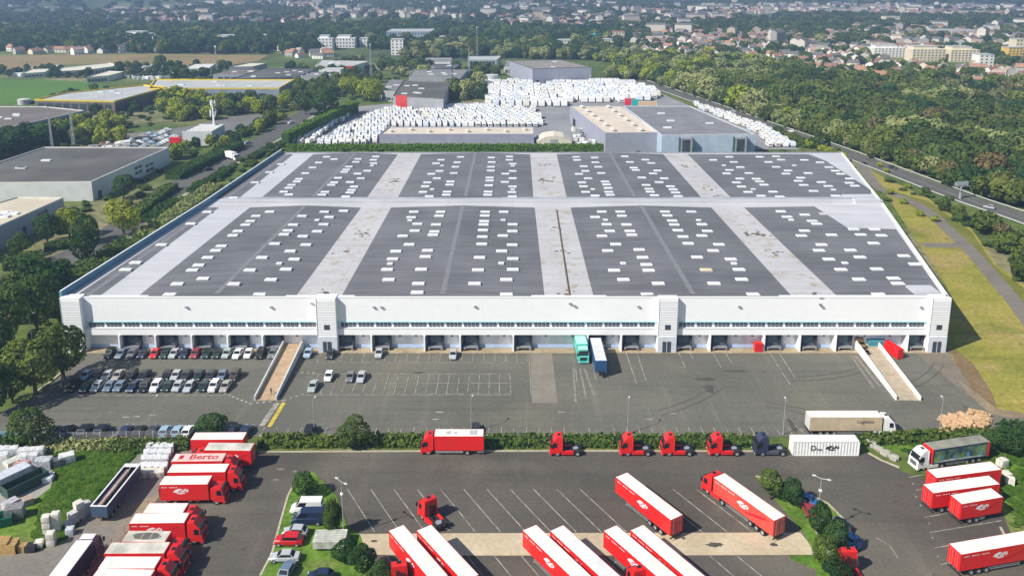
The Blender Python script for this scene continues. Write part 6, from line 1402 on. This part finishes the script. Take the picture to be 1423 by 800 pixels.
# ---- caravans
CW = [mat('caravan_white', (.80,.80,.79), .4, .04, .5), mat('caravan_cream', (.72,.70,.64), .4, .05, .5), mat('caravan_bluish', (.66,.70,.76), .4, .05, .5)]
def caravan_mesh(L, W, H, wm_, hump):
    m = MB(); P = [(-L/2,.45),(-L/2-.1,1.2),(-L/2+.15,H-.3),(-L/2+.6,H),(L/2-.9,H+hump),(L/2-.2,H-.5+hump),(L/2,1.3),(L/2-.15,.45)]
    n_ = len(P); Lr = [(x,-W/2,z) for x, z in P]; Rr = [(x,W/2,z) for x, z in P]
    m.raw(Lr+Rr, [tuple(range(n_)), tuple(reversed(range(n_,2*n_)))] + [(i, n_+i, n_+(i+1)%n_, (i+1)%n_) for i in range(n_)], 0)
    for s in (-1,1):
        for x0 in (-L*.32, L*.05): m.box(x0, x0+L*.2, min(s*W/2,s*(W/2+.03)), max(s*W/2,s*(W/2+.03)), 1.4, 2.0, 1)
        m.box(-.6,.2,s*W/2*1.0-.1,s*W/2+.01*s if s > 0 else s*W/2+.1,.05,.6,2)
    m.box(L/2-.12, L/2+.03, -W*.35, W*.35, 1.35, 1.9, 1); m.box(-L*.1, L*.08, -.4, .4, H, H+.15+hump*.5, 1); m.box(L/2, L/2+1.1, -.06, .06, .4, .5, 2)
    return m.mesh('caravan', [wm_, GLASS, CHAS])
CM = [caravan_mesh(6.2,2.3,2.75,CW[i%3],h_) for i, h_ in enumerate((0,.25,0,.1))] + [caravan_mesh(7.6,3.0,3.2,CW[i],0) for i in range(3)] + [caravan_mesh(10.0,4.2,3.9,CW[i],.2) for i in range(3)]
rr = random.Random(3)
Z1P = [(446,201),(468,186),(498,172),(518,160),(560,149),(672,149),(745,153),(752,178),(742,177),(536,177),(524,201)]; Z2P = [(678,149),(674,115),(868,115),(905,126),(918,138),(862,142),(800,144),(775,150)]
CAV = []
def fill(P, sx, sy, lab, grp, base, tilt=0, p=.93):
    W_ = [G(*p_) for p_ in P]; x0, x1 = min(p_[0] for p_ in W_), max(p_[0] for p_ in W_); y0, y1 = min(p_[1] for p_ in W_), max(p_[1] for p_ in W_); y = y0; row = 0
    while y < y1:
        x = x0+(row % 2)*1.0
        while x < x1:
            if inpoly(x, y, W_) and rr.random() < p and not any(inpoly(x, y, e) for e in EXC):
                CAV.append((rr.choice(base), x+rr.uniform(-.2,.2), y+rr.uniform(-.35,.35), (pi/2 if (row*7+int(x/23)) % 3 else -pi/2)+tilt+rr.uniform(-.03,.03), lab, grp))
            x += sx
        y += sy; row += 1
fill(Z1P, 3.75, 5.9, 'white caravan in the dense rows behind the low beige-roofed hall', 'caravans in the near storage rows', [4,5,6,4,0,2,1,3], .1)
fill(Z2P, 5.1, 9.0, 'white mobile home in the wide rows before the tall grey hall', 'mobile homes in the far storage rows', [7,8,9,7,4,7], 0, .86)
fill([(955,144.5),(968,146),(1062,178),(1106,206),(1066,207),(1053,187)], 3.9, 6.4, 'white caravan in the narrow strip right of the pale blue hall', 'caravans right of the pale blue hall', [0,1,2])
fill([(408,200),(432,200),(478,168),(486,160),(440,180)], 4.0, 7, 'white caravan in the shade of the diagonal clipped hedge', 'caravans beside the diagonal hedge', [0,1,2])
CAV.sort(key=lambda q: q[2]); print('caravans', len(CAV)); massb = MB()
for i, (k, x, y, rz, lab, grp) in enumerate(CAV):
    if i < 290: tag(put('caravan', CM[k], None, (x, y, .06), (0,0,rz)), lab, 'caravan', grp)
    else:
        me = CM[k]; ca, sa = cos(rz), sin(rz); wi = CW.index(me.materials[0])
        for p in me.polygons:
            massb.face([(x+v_.co.x*ca-v_.co.y*sa, y+v_.co.x*sa+v_.co.y*ca, .06+v_.co.z) for v_ in (me.vertices[j] for j in p.vertices)], wi if p.material_index == 0 else 2+p.material_index)
o = massb.build('parked_caravans', CW+[GLASS, CHAS]); struct(o, 'stuff')
# clutter of the builders' and plant yards far left
def clutter(name, P, n_, smin, smax, cols, seed):
    r2 = random.Random(seed); W_ = [G(*p) for p in P]; x0, x1 = min(p[0] for p in W_), max(p[0] for p in W_); y0, y1 = min(p[1] for p in W_), max(p[1] for p in W_); q = MB(); k = 0
    while k < n_:
        x, y = r2.uniform(x0, x1), r2.uniform(y0, y1)
        if inpoly(x, y, W_) and not any(inpoly(x, y, e) for e in EXC):
            a = r2.uniform(0,3.1); u, v_, h_ = r2.uniform(smin,smax), r2.uniform(smin,smax)*.6, r2.uniform(.8,2.8)
            q.prism([(x+cos(a)*i*u-sin(a)*j*v_, y+sin(a)*i*u+cos(a)*j*v_) for i, j in ((-.5,-.5),(.5,-.5),(.5,.5),(-.5,.5))], .05, h_, r2.randrange(len(cols))); k += 1
    struct(q.build(name, cols), 'stuff')
CL = [WCR, MATS['goods_pale'] if 'goods_pale' in MATS else WCR, mat('rust_brown_goods',(.30,.17,.11),.8,.2,1), mat('steel_grey_goods',(.30,.31,.33),.6,.1,1), CW[0]]
clutter('stored_materials', [(168,108),(180,93),(250,90),(262,97),(240,108),(205,112)], 170, 2, 8, [CW[0], WCR, CL[3], CW[0]], 4)
clutter('stored_materials', [(8,104),(30,97),(84,93),(88,101),(60,106),(20,108)], 70, 3, 11, [CW[0], WCR, CL[3]], 5)
clutter('stored_materials', [(120,214),(165,190),(185,190),(180,205),(160,222)], 90, 1.5, 5, [CW[0], CL[2], WCR, CL[3]], 6)
clutter('stored_materials', [(800,205),(795,170),(822,186),(838,200),(832,206)], 30, 1.5, 4, [CW[0], WCR, CL[3]], 8)
for px, py, c_, lab in [(873,146,(.70,.03,.08),'small red container at the right of the caravan yard'),(883,147,(.03,.42,.42),'small turquoise container at the right of the caravan yard'),(900,150,(.62,.46,.28),'long tan container stack at the right of the caravan yard')]:
    bin_(px, py, 5 if 'tan' not in lab else 12, 3, 4, mat('box_'+lab.split()[1]+'_paint', c_, .6, .1, 1), lab, open_=False, name='storage_container', cat='container')
# cars in dealer yard left and storage
DC = [CT[k] for k in (('hatch','white'),('hatch','silver'),('saloon','dark grey'),('suv','white'),('saloon','beige grey'),('hatch','pale blue'),('hatch','white'))]
W_ = [G(*p) for p in [(170,205),(185,190),(240,180),(250,190),(238,200),(225,205)]]; rr = random.Random(21); k = 0
y = min(p[1] for p in W_)
while y < max(p[1] for p in W_):
    x = min(p[0] for p in W_)
    while x < max(p[0] for p in W_):
        if inpoly(x, y, W_) and rr.random() < .8 and k < 60:
            src = rr.choice(DC); b_ = [c for c, g_ in src[1] if c.name.startswith('body')][0]; o = b_.copy(); COL.objects.link(o); o.parent = None; o.location = (x, y, .08); o.rotation_euler = (0,0,rr.choice([0,pi])+rr.uniform(-.2,.2)); o.name = 'parked_car'; tag(o, 'small parked car on the crowded dealer yard beyond the grey-roofed hall', 'car', 'cars on the dealer yard'); k += 1
        x += 6.0
    y += 3.6

# ------------------------------------------------------------------ houses
HWm = [mat('house_white', (.80,.77,.70), .8, .08, .1), mat('house_cream', (.70,.62,.48), .8, .1, .1), mat('house_grey', (.42,.41,.38), .8, .1, .1)]
HRm = [mat('roof_terracotta', (.34,.19,.125), .85, .2, .1), mat('roof_brown', (.22,.12,.085), .85, .2, .1), mat('roof_slate', (.13,.12,.12), .85, .2, .1), mat('roof_pink_brown', (.36,.27,.22), .85, .2, .1)]
def house_meshes(w_, d_, h, rh):
    m = MB(); m.box(-w_/2, w_/2, -d_/2, d_/2, -2, h); m.raw([(-w_/2,-d_/2,h),(-w_/2,d_/2,h),(-w_/2,0,h+rh),(w_/2,-d_/2,h),(w_/2,d_/2,h),(w_/2,0,h+rh)], [(0,2,1),(3,4,5)], 0)
    r_ = MB(); e = .5; t_ = .25
    for s in (-1,1):
        y = s*(d_/2+e); z = h-rh*e/(d_/2)
        P = [(-w_/2-.4,y,z),(w_/2+.4,y,z),(w_/2+.4,0,h+rh),(-w_/2-.4,0,h+rh)]
        if s > 0: P = P[::-1]
        r_.hexa(P, [(p[0],p[1],p[2]+t_) for p in P])
    return m, r_
HM = []
for w_, d_, h, rh in ((11,8,4.5,3.0),(9,9,5.2,3.2),(14,8,4.2,2.6),(12,9,6,3)):
    a, b_ = house_meshes(w_, d_, h, rh); win = MB()
    for x in (-w_*.3, 0, w_*.3):
        win.box(x-.6, x+.6, -d_/2-.04, -d_/2, 1.0, 2.3)
    ch = MB(); ch.box(w_*.25, w_*.25+.8, .5, 1.3, h+rh*.6, h+rh+.9)
    HM.append((a.mesh('walls', [HWm[0]]), b_.mesh('roof', [HRm[0]], True), win.mesh('window', [GLASS]), ch.mesh('chimney', [HWm[1]])))
HS = []
def house(px, py, lab, grp, parts=True, rr_=random.Random(8)):
    x, y = G(px, py); z = TZ(x, y)
    for _ in range(4): x, y = G(px, py, z); z = TZ(x, y)
    if any(inpoly(x, y, e) for e in EXC) or any(abs(x-q[0]) < 12 and abs(y-q[1]) < 11 for q in HS): return False
    HS.append((x, y)); i = rr_.randrange(4); rz = rr_.choice([0,.3,-.35,.9,1.5,-.7,1.2]); s = rr_.uniform(.7,1.0); wm_ = rr_.choice([HWm[0],HWm[0],HWm[1],HWm[2]]); rm_ = rr_.choice([HRm[0],HRm[0],HRm[1],HRm[3],HRm[2]])
    t = thing('house', lab % {HRm[0]:'terracotta',HRm[1]:'brown',HRm[2]:'slate grey',HRm[3]:'pinkish brown'}[rm_], 'house', (x, y, z), rz, grp); t.scale = (s,s,s)
    w__ = put('walls', HM[i][0], t); r__ = put('roof', HM[i][1], t)
    for o, m_ in ((w__, wm_), (r__, rm_)): o.material_slots[0].link = 'OBJECT'; o.material_slots[0].material = m_
    if parts: put('window', HM[i][2], t); put('chimney', HM[i][3], r__)
    return True
rr = random.Random(77)
def hz_fill(P, n_, lab, grp, parts):
    k = 0; tr = 0; xs_ = [p[0] for p in P]; ys_ = [p[1] for p in P]
    while k < n_ and tr < n_*30:
        tr += 1; px, py = rr.uniform(min(xs_), max(xs_)), rr.uniform(min(ys_), max(ys_))
        if inpoly(px, py, P) and house(px, py, lab, grp, parts): k += 1
    print(grp, k)
hz_fill([(905,60),(1130,62),(1230,72),(1360,92),(1423,110),(1423,132),(1330,128),(1200,112),(1160,108),(1080,98),(1000,88),(915,72)], 135, 'suburban house with %s roof among trees right of the motorway', 'houses of the suburb right of the motorway', True)
hz_fill([(1300,118),(1423,100),(1423,135),(1330,132)], 12, 'low house with %s roof in the trees near the right edge', 'houses in the trees near the right edge', True)
hz_fill([(10,70),(60,72),(130,66),(260,62),(270,68),(140,76),(20,78)], 34, 'small house with %s roof along the far side of the stubble field', 'houses behind the stubble field', True)
hz_fill([(390,70),(440,72),(470,78),(440,84),(400,80)], 12, 'house with %s roof left of the white industrial hall', 'houses near the white industrial hall', True)
hz_fill([(870,48),(1060,50),(1180,62),(1000,66),(880,64)], 60, 'house with %s roof in the middle distance below the dark woodland belt', 'houses in the middle distance', False)
hz_fill([(870,66),(960,84),(960,90),(880,74)], 12, 'house with %s roof close to the pale poplar belt', 'houses close to the poplar belt', True)
# far towns: one mass
town = MB(); TWN = []; nh = 0

TB = [((150,5,1423,13),450),((700,10,1423,20),800),((1100,12,1423,24),550),((150,22,470,33),170),((700,24,900,38),170),((920,22,1020,32),110),((960,12,1300,20),300),((1180,40,1423,50),90),((0,13,200,24),60),((430,14,760,26),200),((740,30,880,44),90),((880,47,1423,62),150),((1100,62,1423,72),40),((860,28,1000,40),90)]
for (a, b0, c, d0_), n_ in TB:
    for k in range(n_):
        px, py = rr.uniform(a, c), rr.uniform(b0, d0_); x, y = G(px, py); z = TZ(x, y)
        for _ in range(5): x, y = G(px, py, z); z = TZ(x, y)
        w_, d_ = rr.uniform(9,17), rr.uniform(8,11); h = rr.uniform(4,8) if rr.random() < .93 else rr.uniform(10,16); ang = rr.uniform(0,3.1); ca, sa = cos(ang), sin(ang); wi = rr.choice([0,0,0,1,2]); ri = 3+rr.randrange(4)
        if h > 9: w_ *= 2.0; ri = 5
        tr = lambda u, v_, z_: (x+u*ca-v_*sa, y+u*sa+v_*ca, z+z_)
        A = [tr(-w_/2,-d_/2,-3),tr(w_/2,-d_/2,-3),tr(w_/2,d_/2,-3),tr(-w_/2,d_/2,-3)]; B = [tr(-w_/2,-d_/2,h),tr(w_/2,-d_/2,h),tr(w_/2,d_/2,h),tr(-w_/2,d_/2,h)]; T0, T1 = tr(-w_/2,0,h+2.8), tr(w_/2,0,h+2.8)
        town.raw(A+B+[T0,T1], [(0,1,5,4),(1,2,6,5),(2,3,7,6),(3,0,4,7),(4,8,7),(5,6,9)], wi); town.raw(B+[T0,T1], [(0,1,5,4),(2,3,4,5)], ri); TWN.append((x, y)); nh += 1
HWf = [mat('far_house_white', (.56,.52,.46), .8, .15, .02), mat('far_house_cream', (.46,.38,.29), .8, .15, .02), mat('far_house_grey', (.30,.29,.27), .8, .1, .02)]; HRf = [mat('far_roof_terracotta', (.27,.14,.10), .85, .2, .02), mat('far_roof_brown', (.18,.11,.09), .85, .2, .02), mat('far_roof_slate', (.12,.12,.12), .85, .2, .02), mat('far_roof_pink', (.26,.19,.16), .85, .2, .02)]
struct(town.build('distant_town', HWf+HRf), 'stuff')

# ------------------------------------------------------------------ woodland
def pxp(P): return [G(*p) for p in P]
EXC += [ribbon(hw, 14), ribbon(st, 15), ribbon(pth, 11), [(FL[0]-9,YF-60),(FR[0]+22,YF-60),(MR[0]+7,MR[1]),(BR[0]+4,YB+5),(BL[0]-2,YB+5),(FL[0]-6,YF)]]
EXC += [pxp(P) for P in ([(-60,111),(62,111),(110,113),(160,122),(125,128),(92,131),(50,141),(-60,150)], [(-60,78),(250,76),(372,77),(360,84),(325,90),(240,93),(170,88),(90,90),(0,98),(-60,99)], [(-80,28),(100,37),(112,41),(-80,42)],
    [(395,210),(470,162),(500,144),(560,140),(672,140),(672,112),(870,112),(912,122),(980,148),(1060,178),(1120,210)], [(150,222),(178,186),(262,176),(330,160),(372,160),(330,184),(262,206),(240,222)],
    [(1180,214),(1226,262),(1262,318),(1320,415),(1312,492),(1375,578),(1560,595),(1560,540),(1423,405),(1384,374),(1350,326),(1290,284),(1215,246)], [(-400,486),(1318,486),(1423,575),(1700,575),(1700,1000),(-400,1000)],
    [(1139,168),(1152,168),(1200,186),(1197,194)], [(1318,262),(1352,262),(1354,300),(1322,300)], [(740,98),(822,96),(830,116),(700,116)])]
XB = []
for P in EXC: XB.append((min(p[0] for p in P), max(p[0] for p in P), min(p[1] for p in P), max(p[1] for p in P)))
def free(x, y):
    for P, b_ in zip(EXC, XB):
        if b_[0] <= x <= b_[1] and b_[2] <= y <= b_[3] and inpoly(x, y, P): return False
    return True
HG = {}
for x, y in HS: HG.setdefault((int(x//15), int(y//15)), []).append((x, y))
for x, y in TWN: HG.setdefault((int(x//15), int(y//15)), []).append((x, y))
def nearhouse(x, y, r_=6.5):
    i, j = int(x//15), int(y//15)
    return any(hypot(a-x, b_-y) < r_ for di in (-1,0,1) for dj in (-1,0,1) for a, b_ in HG.get((i+di, j+dj), ()))
# density / kind from the photo position: (polygon, density 0..1, kind weights, height range)
REG = [
 ([(1000,150),(1060,158),(1160,200),(1250,232),(1340,268),(1423,296),(1600,360),(1600,140),(1423,118),(1250,100),(1180,112),(1100,96),(1030,104),(975,108)], .97, ('wood','wood','wood','mid'), (7,12)),
 ([(1222,250),(1300,288),(1423,338),(1600,400),(1600,560),(1423,410),(1384,372),(1350,322),(1290,280)], .97, ('wood','mid','wood'), (5,7)),
 ([(836,112),(870,95),(930,102),(1000,120),(1120,160),(1160,186),(1130,184),(1040,160),(960,136),(900,118)], .95, ('olive','olive','yellow','wood'), (8,13)),
 ([(820,84),(1000,84),(1100,104),(1030,120),(930,100)], .9, ('olive','wood','yellow'), (8,13)),
 ([(905,112),(1000,142),(1060,162),(1125,190),(1195,214),(1120,209),(1060,178),(975,145),(930,130)], .93, ('mid','wood'), (4,7)),
 ([(860,60),(1423,66),(1600,80),(1600,140),(1340,125),(1200,110),(900,84)], .50, ('wood','dark','mid'), (5,8.5)),
 ([(540,66),(860,66),(860,84),(700,82),(560,82)], .8, ('wood','wood','olive','dark'), (8,13)),
 ([(400,100),(540,86),(600,96),(700,98),(680,112),(540,112),(440,140),(400,140)], .40, ('wood','mid'), (6,10)),
 ([(640,96),(690,96),(676,140),(500,145),(620,130)], .55, ('dark','wood','olive'), (6,11)),
 ([(236,128),(300,150),(300,170),(228,168),(220,150)], .8, ('yellow','mid'), (7,9)),
 ([(295,124),(460,118),(460,150),(400,170),(330,176),(300,160)], .42, ('mid','wood','dark','yellow'), (5,9)),
 ([(100,176),(180,168),(170,200),(100,206)], .7, ('yellow','mid','yellow'), (6,9)),
 ([(-60,190),(100,190),(110,206),(60,204),(0,222),(-60,240)], .95, ('dark','mid','dark'), (8,11)),
 ([(236,222),(262,206),(370,160),(400,160),(330,204),(280,226),(246,246)], .55, ('mid','dark','yellow'), (4,7)),
 ([(240,212),(285,196),(310,206),(250,226)], .6, ('mid','yellow'), (5,7)),
 ([(-60,356),(0,352),(88,308),(100,340),(80,358),(0,388),(-60,410)], .28, ('mid','dark'), (4,7)),
 ([(-60,400),(40,395),(84,372),(90,400),(84,460),(70,545),(-60,600)], .75, ('dark','dark','mid'), (6,10)),
 ([(100,126),(236,130),(180,165),(120,160),(60,150)], .25, ('mid','dark'), (5,8)),
 ([(172,92),(260,90),(330,96),(300,108),(210,110),(160,108)], .55, ('dark','wood'), (5,9)),
 ([(0,100),(80,96),(130,104),(150,110),(60,109),(0,108)], .5, ('dark','mid'), (4,7)),
 ([(-60,44),(600,40),(860,46),(860,66),(560,68),(400,76),(130,74),(0,72),(-60,76)], .78, ('wood','dark','dark'), (9,14)),
 ([(860,36),(1600,40),(1600,66),(860,60)], .62, ('dark','wood'), (7,11)),
]
REGW = [(pxp(P), d_, k, h) for P, d_, k, h in REG]; RB = [(min(p[0] for p in P), max(p[0] for p in P), min(p[1] for p in P), max(p[1] for p in P)) for P, *_ in REGW]
def species(x, y, k):
    if k not in ('wood', 'mid'): return k
    q = sin(x/41+2*sin(y/37))*sin(y/47+1.5*sin(x/53)) + .35*sin(x/13+y/17)
    return 'light' if q > .55 else ('olive' if q < -.85 else ('dark' if -.30 < q < -.12 else k))
rr = random.Random(99); cand = []; S0 = 7.2
y = 120.0
while y < 1700:
    st_ = S0 if y < 700 else S0*1.25
    x = -760.0 if y > 400 else -420
    xe = 900 if y > 400 else 520
    while x < xe:
        X, Y = x+rr.uniform(-2.6,2.6), y+rr.uniform(-2.6,2.6); u = rr.random()
        px, py = PX(X, Y)
        if -70 < px < 1500:
            for (P, d_, ks, hr), b_ in zip(REGW, RB):
                if b_[0] <= X <= b_[1] and b_[2] <= Y <= b_[3] and inpoly(X, Y, P):
                    if u < d_ and free(X, Y) and not nearhouse(X, Y+6, 9.5): 
                        h = rr.uniform(*hr)*rr.choice([.7,.85,1,1,1.1,1.3]); cand.append((X, Y, h, h*rr.uniform(.42,.66), species(X, Y, rr.choice(ks))))
                    break
        x += st_
    y += st_
for off, hr, ks, st0, x1_ in ((-10.5, (4,5.5), ('mid','wood','yellow'), 4.5, 1200), (10.5, (7,10), ('olive','light','wood'), 6, 1430), (16, (8,11), ('olive','olive','light'), 7, 1180)):
    rb = ribbon(hw, 2*abs(off)); side = rb[:len(hw)] if off > 0 else rb[len(hw):][::-1]
    for a, b_ in zip(side[:-1], side[1:]):
        L = hypot(b_[0]-a[0], b_[1]-a[1]); s = rr.uniform(0, st0)
        while s < L:
            X, Y = a[0]+(b_[0]-a[0])*s/L+rr.uniform(-1,1), a[1]+(b_[1]-a[1])*s/L+rr.uniform(-1,1); s += st0
            if PX(X, Y)[0] < x1_ and free(X, Y): h = rr.uniform(*hr); cand.append((X, Y, h, h*rr.uniform(.5,.62), rr.choice(ks)))
cand = [c for c in cand if not any(hypot(c[0]-t.location.x, c[1]-t.location.y) < 5 for t in TREES)]
print('tree candidates', len(cand), 'named', len(TREES))
vis = []
def hidden_by_wh(c):                                     # far too low behind the warehouse to be seen
    return False
cand.sort(key=lambda c: -(c[3]/c[1]))
near = cand[:max(0, 300-len(TREES))]; restT = cand[len(near):]
KL = {'light':'light green','dark':'dark green','mid':'mid green','yellow':'yellow-green','olive':'pale olive','wood':'leafy green'}
for X, Y, h, r_, k in near:
    px, py = PX(X, Y)
    if px > 1000: wh_, gr = 'in the woodland bordering the motorway', 'trees of the woodland by the motorway'
    elif px > 560: wh_, gr = 'in the belt right of the caravan yard', 'trees right of the caravan yard'
    elif py > 380: wh_, gr = 'in the shady clump left of the warehouse corner', 'trees left of the warehouse corner'
    elif py > 210: wh_, gr = 'between the street and the halls on the left', 'trees along the left street'
    else: wh_, gr = 'among the halls beyond the grey-roofed hall', 'trees among the left halls'
    tree(X, Y, h, r_, k, '%s tree %s' % (KL[k], wh_), gr, far=True, low=.05)
# the rest of the wood: one mass, instanced on points
def scatter(name, pts, meshes, m_):
    """pts: (x, y, z, r, h, kind idx)"""
    me = bpy.data.meshes.new(name); me.from_pydata([(p[0], p[1], p[2]+p[4]*.5) for p in pts], [], [])
    sa = me.attributes.new('scl', 'FLOAT_VECTOR', 'POINT'); sa.data.foreach_set('vector', [v for p in pts for v in (p[3], p[3], p[4]*.52)])
    ra = me.attributes.new('rot', 'FLOAT_VECTOR', 'POINT'); ra.data.foreach_set('vector', [v for p in pts for v in (0, 0, rr.uniform(0, 6.28))])
    ia = me.attributes.new('idx', 'INT', 'POINT'); ia.data.foreach_set('value', [rr.randrange(len(meshes)) for p in pts])
    o = put(name, me); struct(o, 'stuff')
    ng = bpy.data.node_groups.new(name, 'GeometryNodeTree'); ng.interface.new_socket('Geometry', in_out='INPUT', socket_type='NodeSocketGeometry'); ng.interface.new_socket('Geometry', in_out='OUTPUT', socket_type='NodeSocketGeometry')
    n = ng.nodes; l = ng.links; gi = n.new('NodeGroupInput'); go = n.new('NodeGroupOutput'); ip = n.new('GeometryNodeInstanceOnPoints'); jg = n.new('GeometryNodeJoinGeometry')
    for ob in meshes:
        oi = n.new('GeometryNodeObjectInfo'); oi.inputs['Object'].default_value = ob; oi.inputs['As Instance'].default_value = False; oi.transform_space = 'ORIGINAL'
        sm = n.new('GeometryNodeSetMaterial'); sm.inputs['Material'].default_value = m_; l.new(oi.outputs['Geometry'], sm.inputs['Geometry'])
        gt = n.new('GeometryNodeGeometryToInstance'); l.new(sm.outputs[0], gt.inputs[0]); l.new(gt.outputs[0], jg.inputs[0])
    l.new(gi.outputs[0], ip.inputs['Points']); l.new(jg.outputs[0], ip.inputs['Instance']); ip.inputs['Pick Instance'].default_value = True
    for nm, sk, ty in (('scl','Scale','FLOAT_VECTOR'),('rot','Rotation','FLOAT_VECTOR'),('idx','Instance Index','INT')):
        na = n.new('GeometryNodeInputNamedAttribute'); na.data_type = ty; na.inputs['Name'].default_value = nm; out = [q for q in na.outputs if q.enabled and q.name == 'Attribute'][0]
        if nm == 'rot':
            e2r = n.new('FunctionNodeEulerToRotation'); l.new(out, e2r.inputs[0]); out = e2r.outputs[0]
        l.new(out, ip.inputs[sk])
    l.new(ip.outputs[0], go.inputs[0]); md = o.modifiers.new('scatter', 'NODES'); md.node_group = ng; return o
# visible crowns serve as the instance sources
def firsts(k, meshes):
    out = []
    for me in meshes:
        for t in TREES:
            c = [q for q in t.children if q.data == me]
            if c: out.append(c[0]); break
    return out
srcF = firsts('far', CRF)
by = {}
for c in restT: by.setdefault('wood' if c[4] == 'wood' else c[4], []).append((c[0], c[1], 0, c[3], c[2]))
for k, pts in by.items(): scatter('woodland', pts, srcF, WOODM if k == 'wood' else LV[k])
# distant woods out to the hills
tmp = []
rr = random.Random(5)
def dens(x, y):
    a = sin(x/260+1.3*sin(y/400))*sin(y/190+.8*sin(x/330)) + .5*sin(x/90+y/130)
    return a
for py10 in range(0, 620):
    py = py10/10*1.0 - 1
    if py > 47: break
    x0, y0 = G(0, py); dpy = 1
    row = G(0, py)[1]; step = max(13, row*.0085) 
yv = 1330.0
while yv < 3900:
    sp = 13 + (yv-1330)*.006
    hwid = yv*.68+120; x = -hwid
    while x < hwid:
        X, Y = x+rr.uniform(-sp,sp)*.45, yv+rr.uniform(-sp,sp)*.45; px, py = PX(X, Y, TZ(X, Y))
        q = dens(X, Y); p = .90 if q > -.10 else .10
        if rr.random() < p and not nearhouse(X, Y, 7) and free(X, Y): tmp.append((X, Y, TZ(X, Y), sp*rr.uniform(.45,.7), rr.uniform(8,14)))
        x += sp
    yv += sp
print('far trees', len(tmp), 'town', nh)
# a low-detail crown that is seen in the scene serves as the source
tX = []
for i, me in enumerate(CRX):
    X, Y, z_, r_, h = tmp.pop(0); t = thing('tree', 'leafy tree at the near edge of the distant woods', 'tree', (X, Y, z_), 0, 'trees at the edge of the distant woods')
    c = put('crown', me, t, (0,0,h*.5), None, (r_,r_,h*.52)); c.material_slots[0].link = 'OBJECT'; c.material_slots[0].material = FARM_; put('trunk', TRK[0], t, (0,0,0), None, (h,h,h)); tX.append(c)
scatter('distant_woodland', tmp, tX, FARM_)
# scrub patches on open ground near the halls
pts = []
for k in range(5200):
    X, Y = rr.uniform(-330, 420), rr.uniform(190, 720)
    px, py = PX(X, Y)
    if -60 < px < 1480 and free(X, Y) and (sin(X/23)+sin(Y/31+X/60) > -.6): r_ = rr.uniform(.9,2.4); pts.append((X, Y, 0, r_, r_*rr.uniform(.7,1.1)))
scatter('undergrowth', pts, tX, LV['mid'])
# tufts on the lower-left plot and slope
def tufts(P, n_, m_, smin, smax):
    W_ = pxp(P); x0, x1 = min(p[0] for p in W_), max(p[0] for p in W_); y0, y1 = min(p[1] for p in W_), max(p[1] for p in W_); out = []
    while len(out) < n_:
        X, Y = rr.uniform(x0, x1), rr.uniform(y0, y1)
        if inpoly(X, Y, W_): r_ = rr.uniform(smin, smax); out.append((X, Y, 0, r_, r_*.5))
    scatter('weeds', out, tX, m_)
WEED = leaf_mat('weed_green', [(0,(.06,.14,.015)),(1,(.11,.18,.03))], .3)
tufts([(80,630),(195,624),(172,646),(120,704),(95,742),(50,762),(60,700),(80,672)], 1100, WEED, .4, 1.2)
tufts([(1250,628),(1300,602),(1423,600),(1470,640),(1470,760),(1412,735),(1395,690),(1360,655)], 500, WEED, .3, .9)
tufts([(60,621),(205,619),(246,617),(246,624),(150,628),(60,628)], 160, LV['olive'], .5, 1.1)

# ------------------------------------------------------------------ haze
hz = MB(); hz.box(-4800, 4800, -260, 6700, -1.2, 135)
hm = bpy.data.materials.new('haze'); hm.use_nodes = True; n = hm.node_tree.nodes; n.clear(); vo = n.new('ShaderNodeVolumePrincipled'); vo.inputs['Color'].default_value = (.38,.56,.86,1); vo.inputs['Density'].default_value = HAZE; vo.inputs['Anisotropy'].default_value = .1
ou = n.new('ShaderNodeOutputMaterial'); hm.node_tree.links.new(vo.outputs[0], ou.inputs['Volume'])
o = hz.build('haze', hm); struct(o, 'stuff')
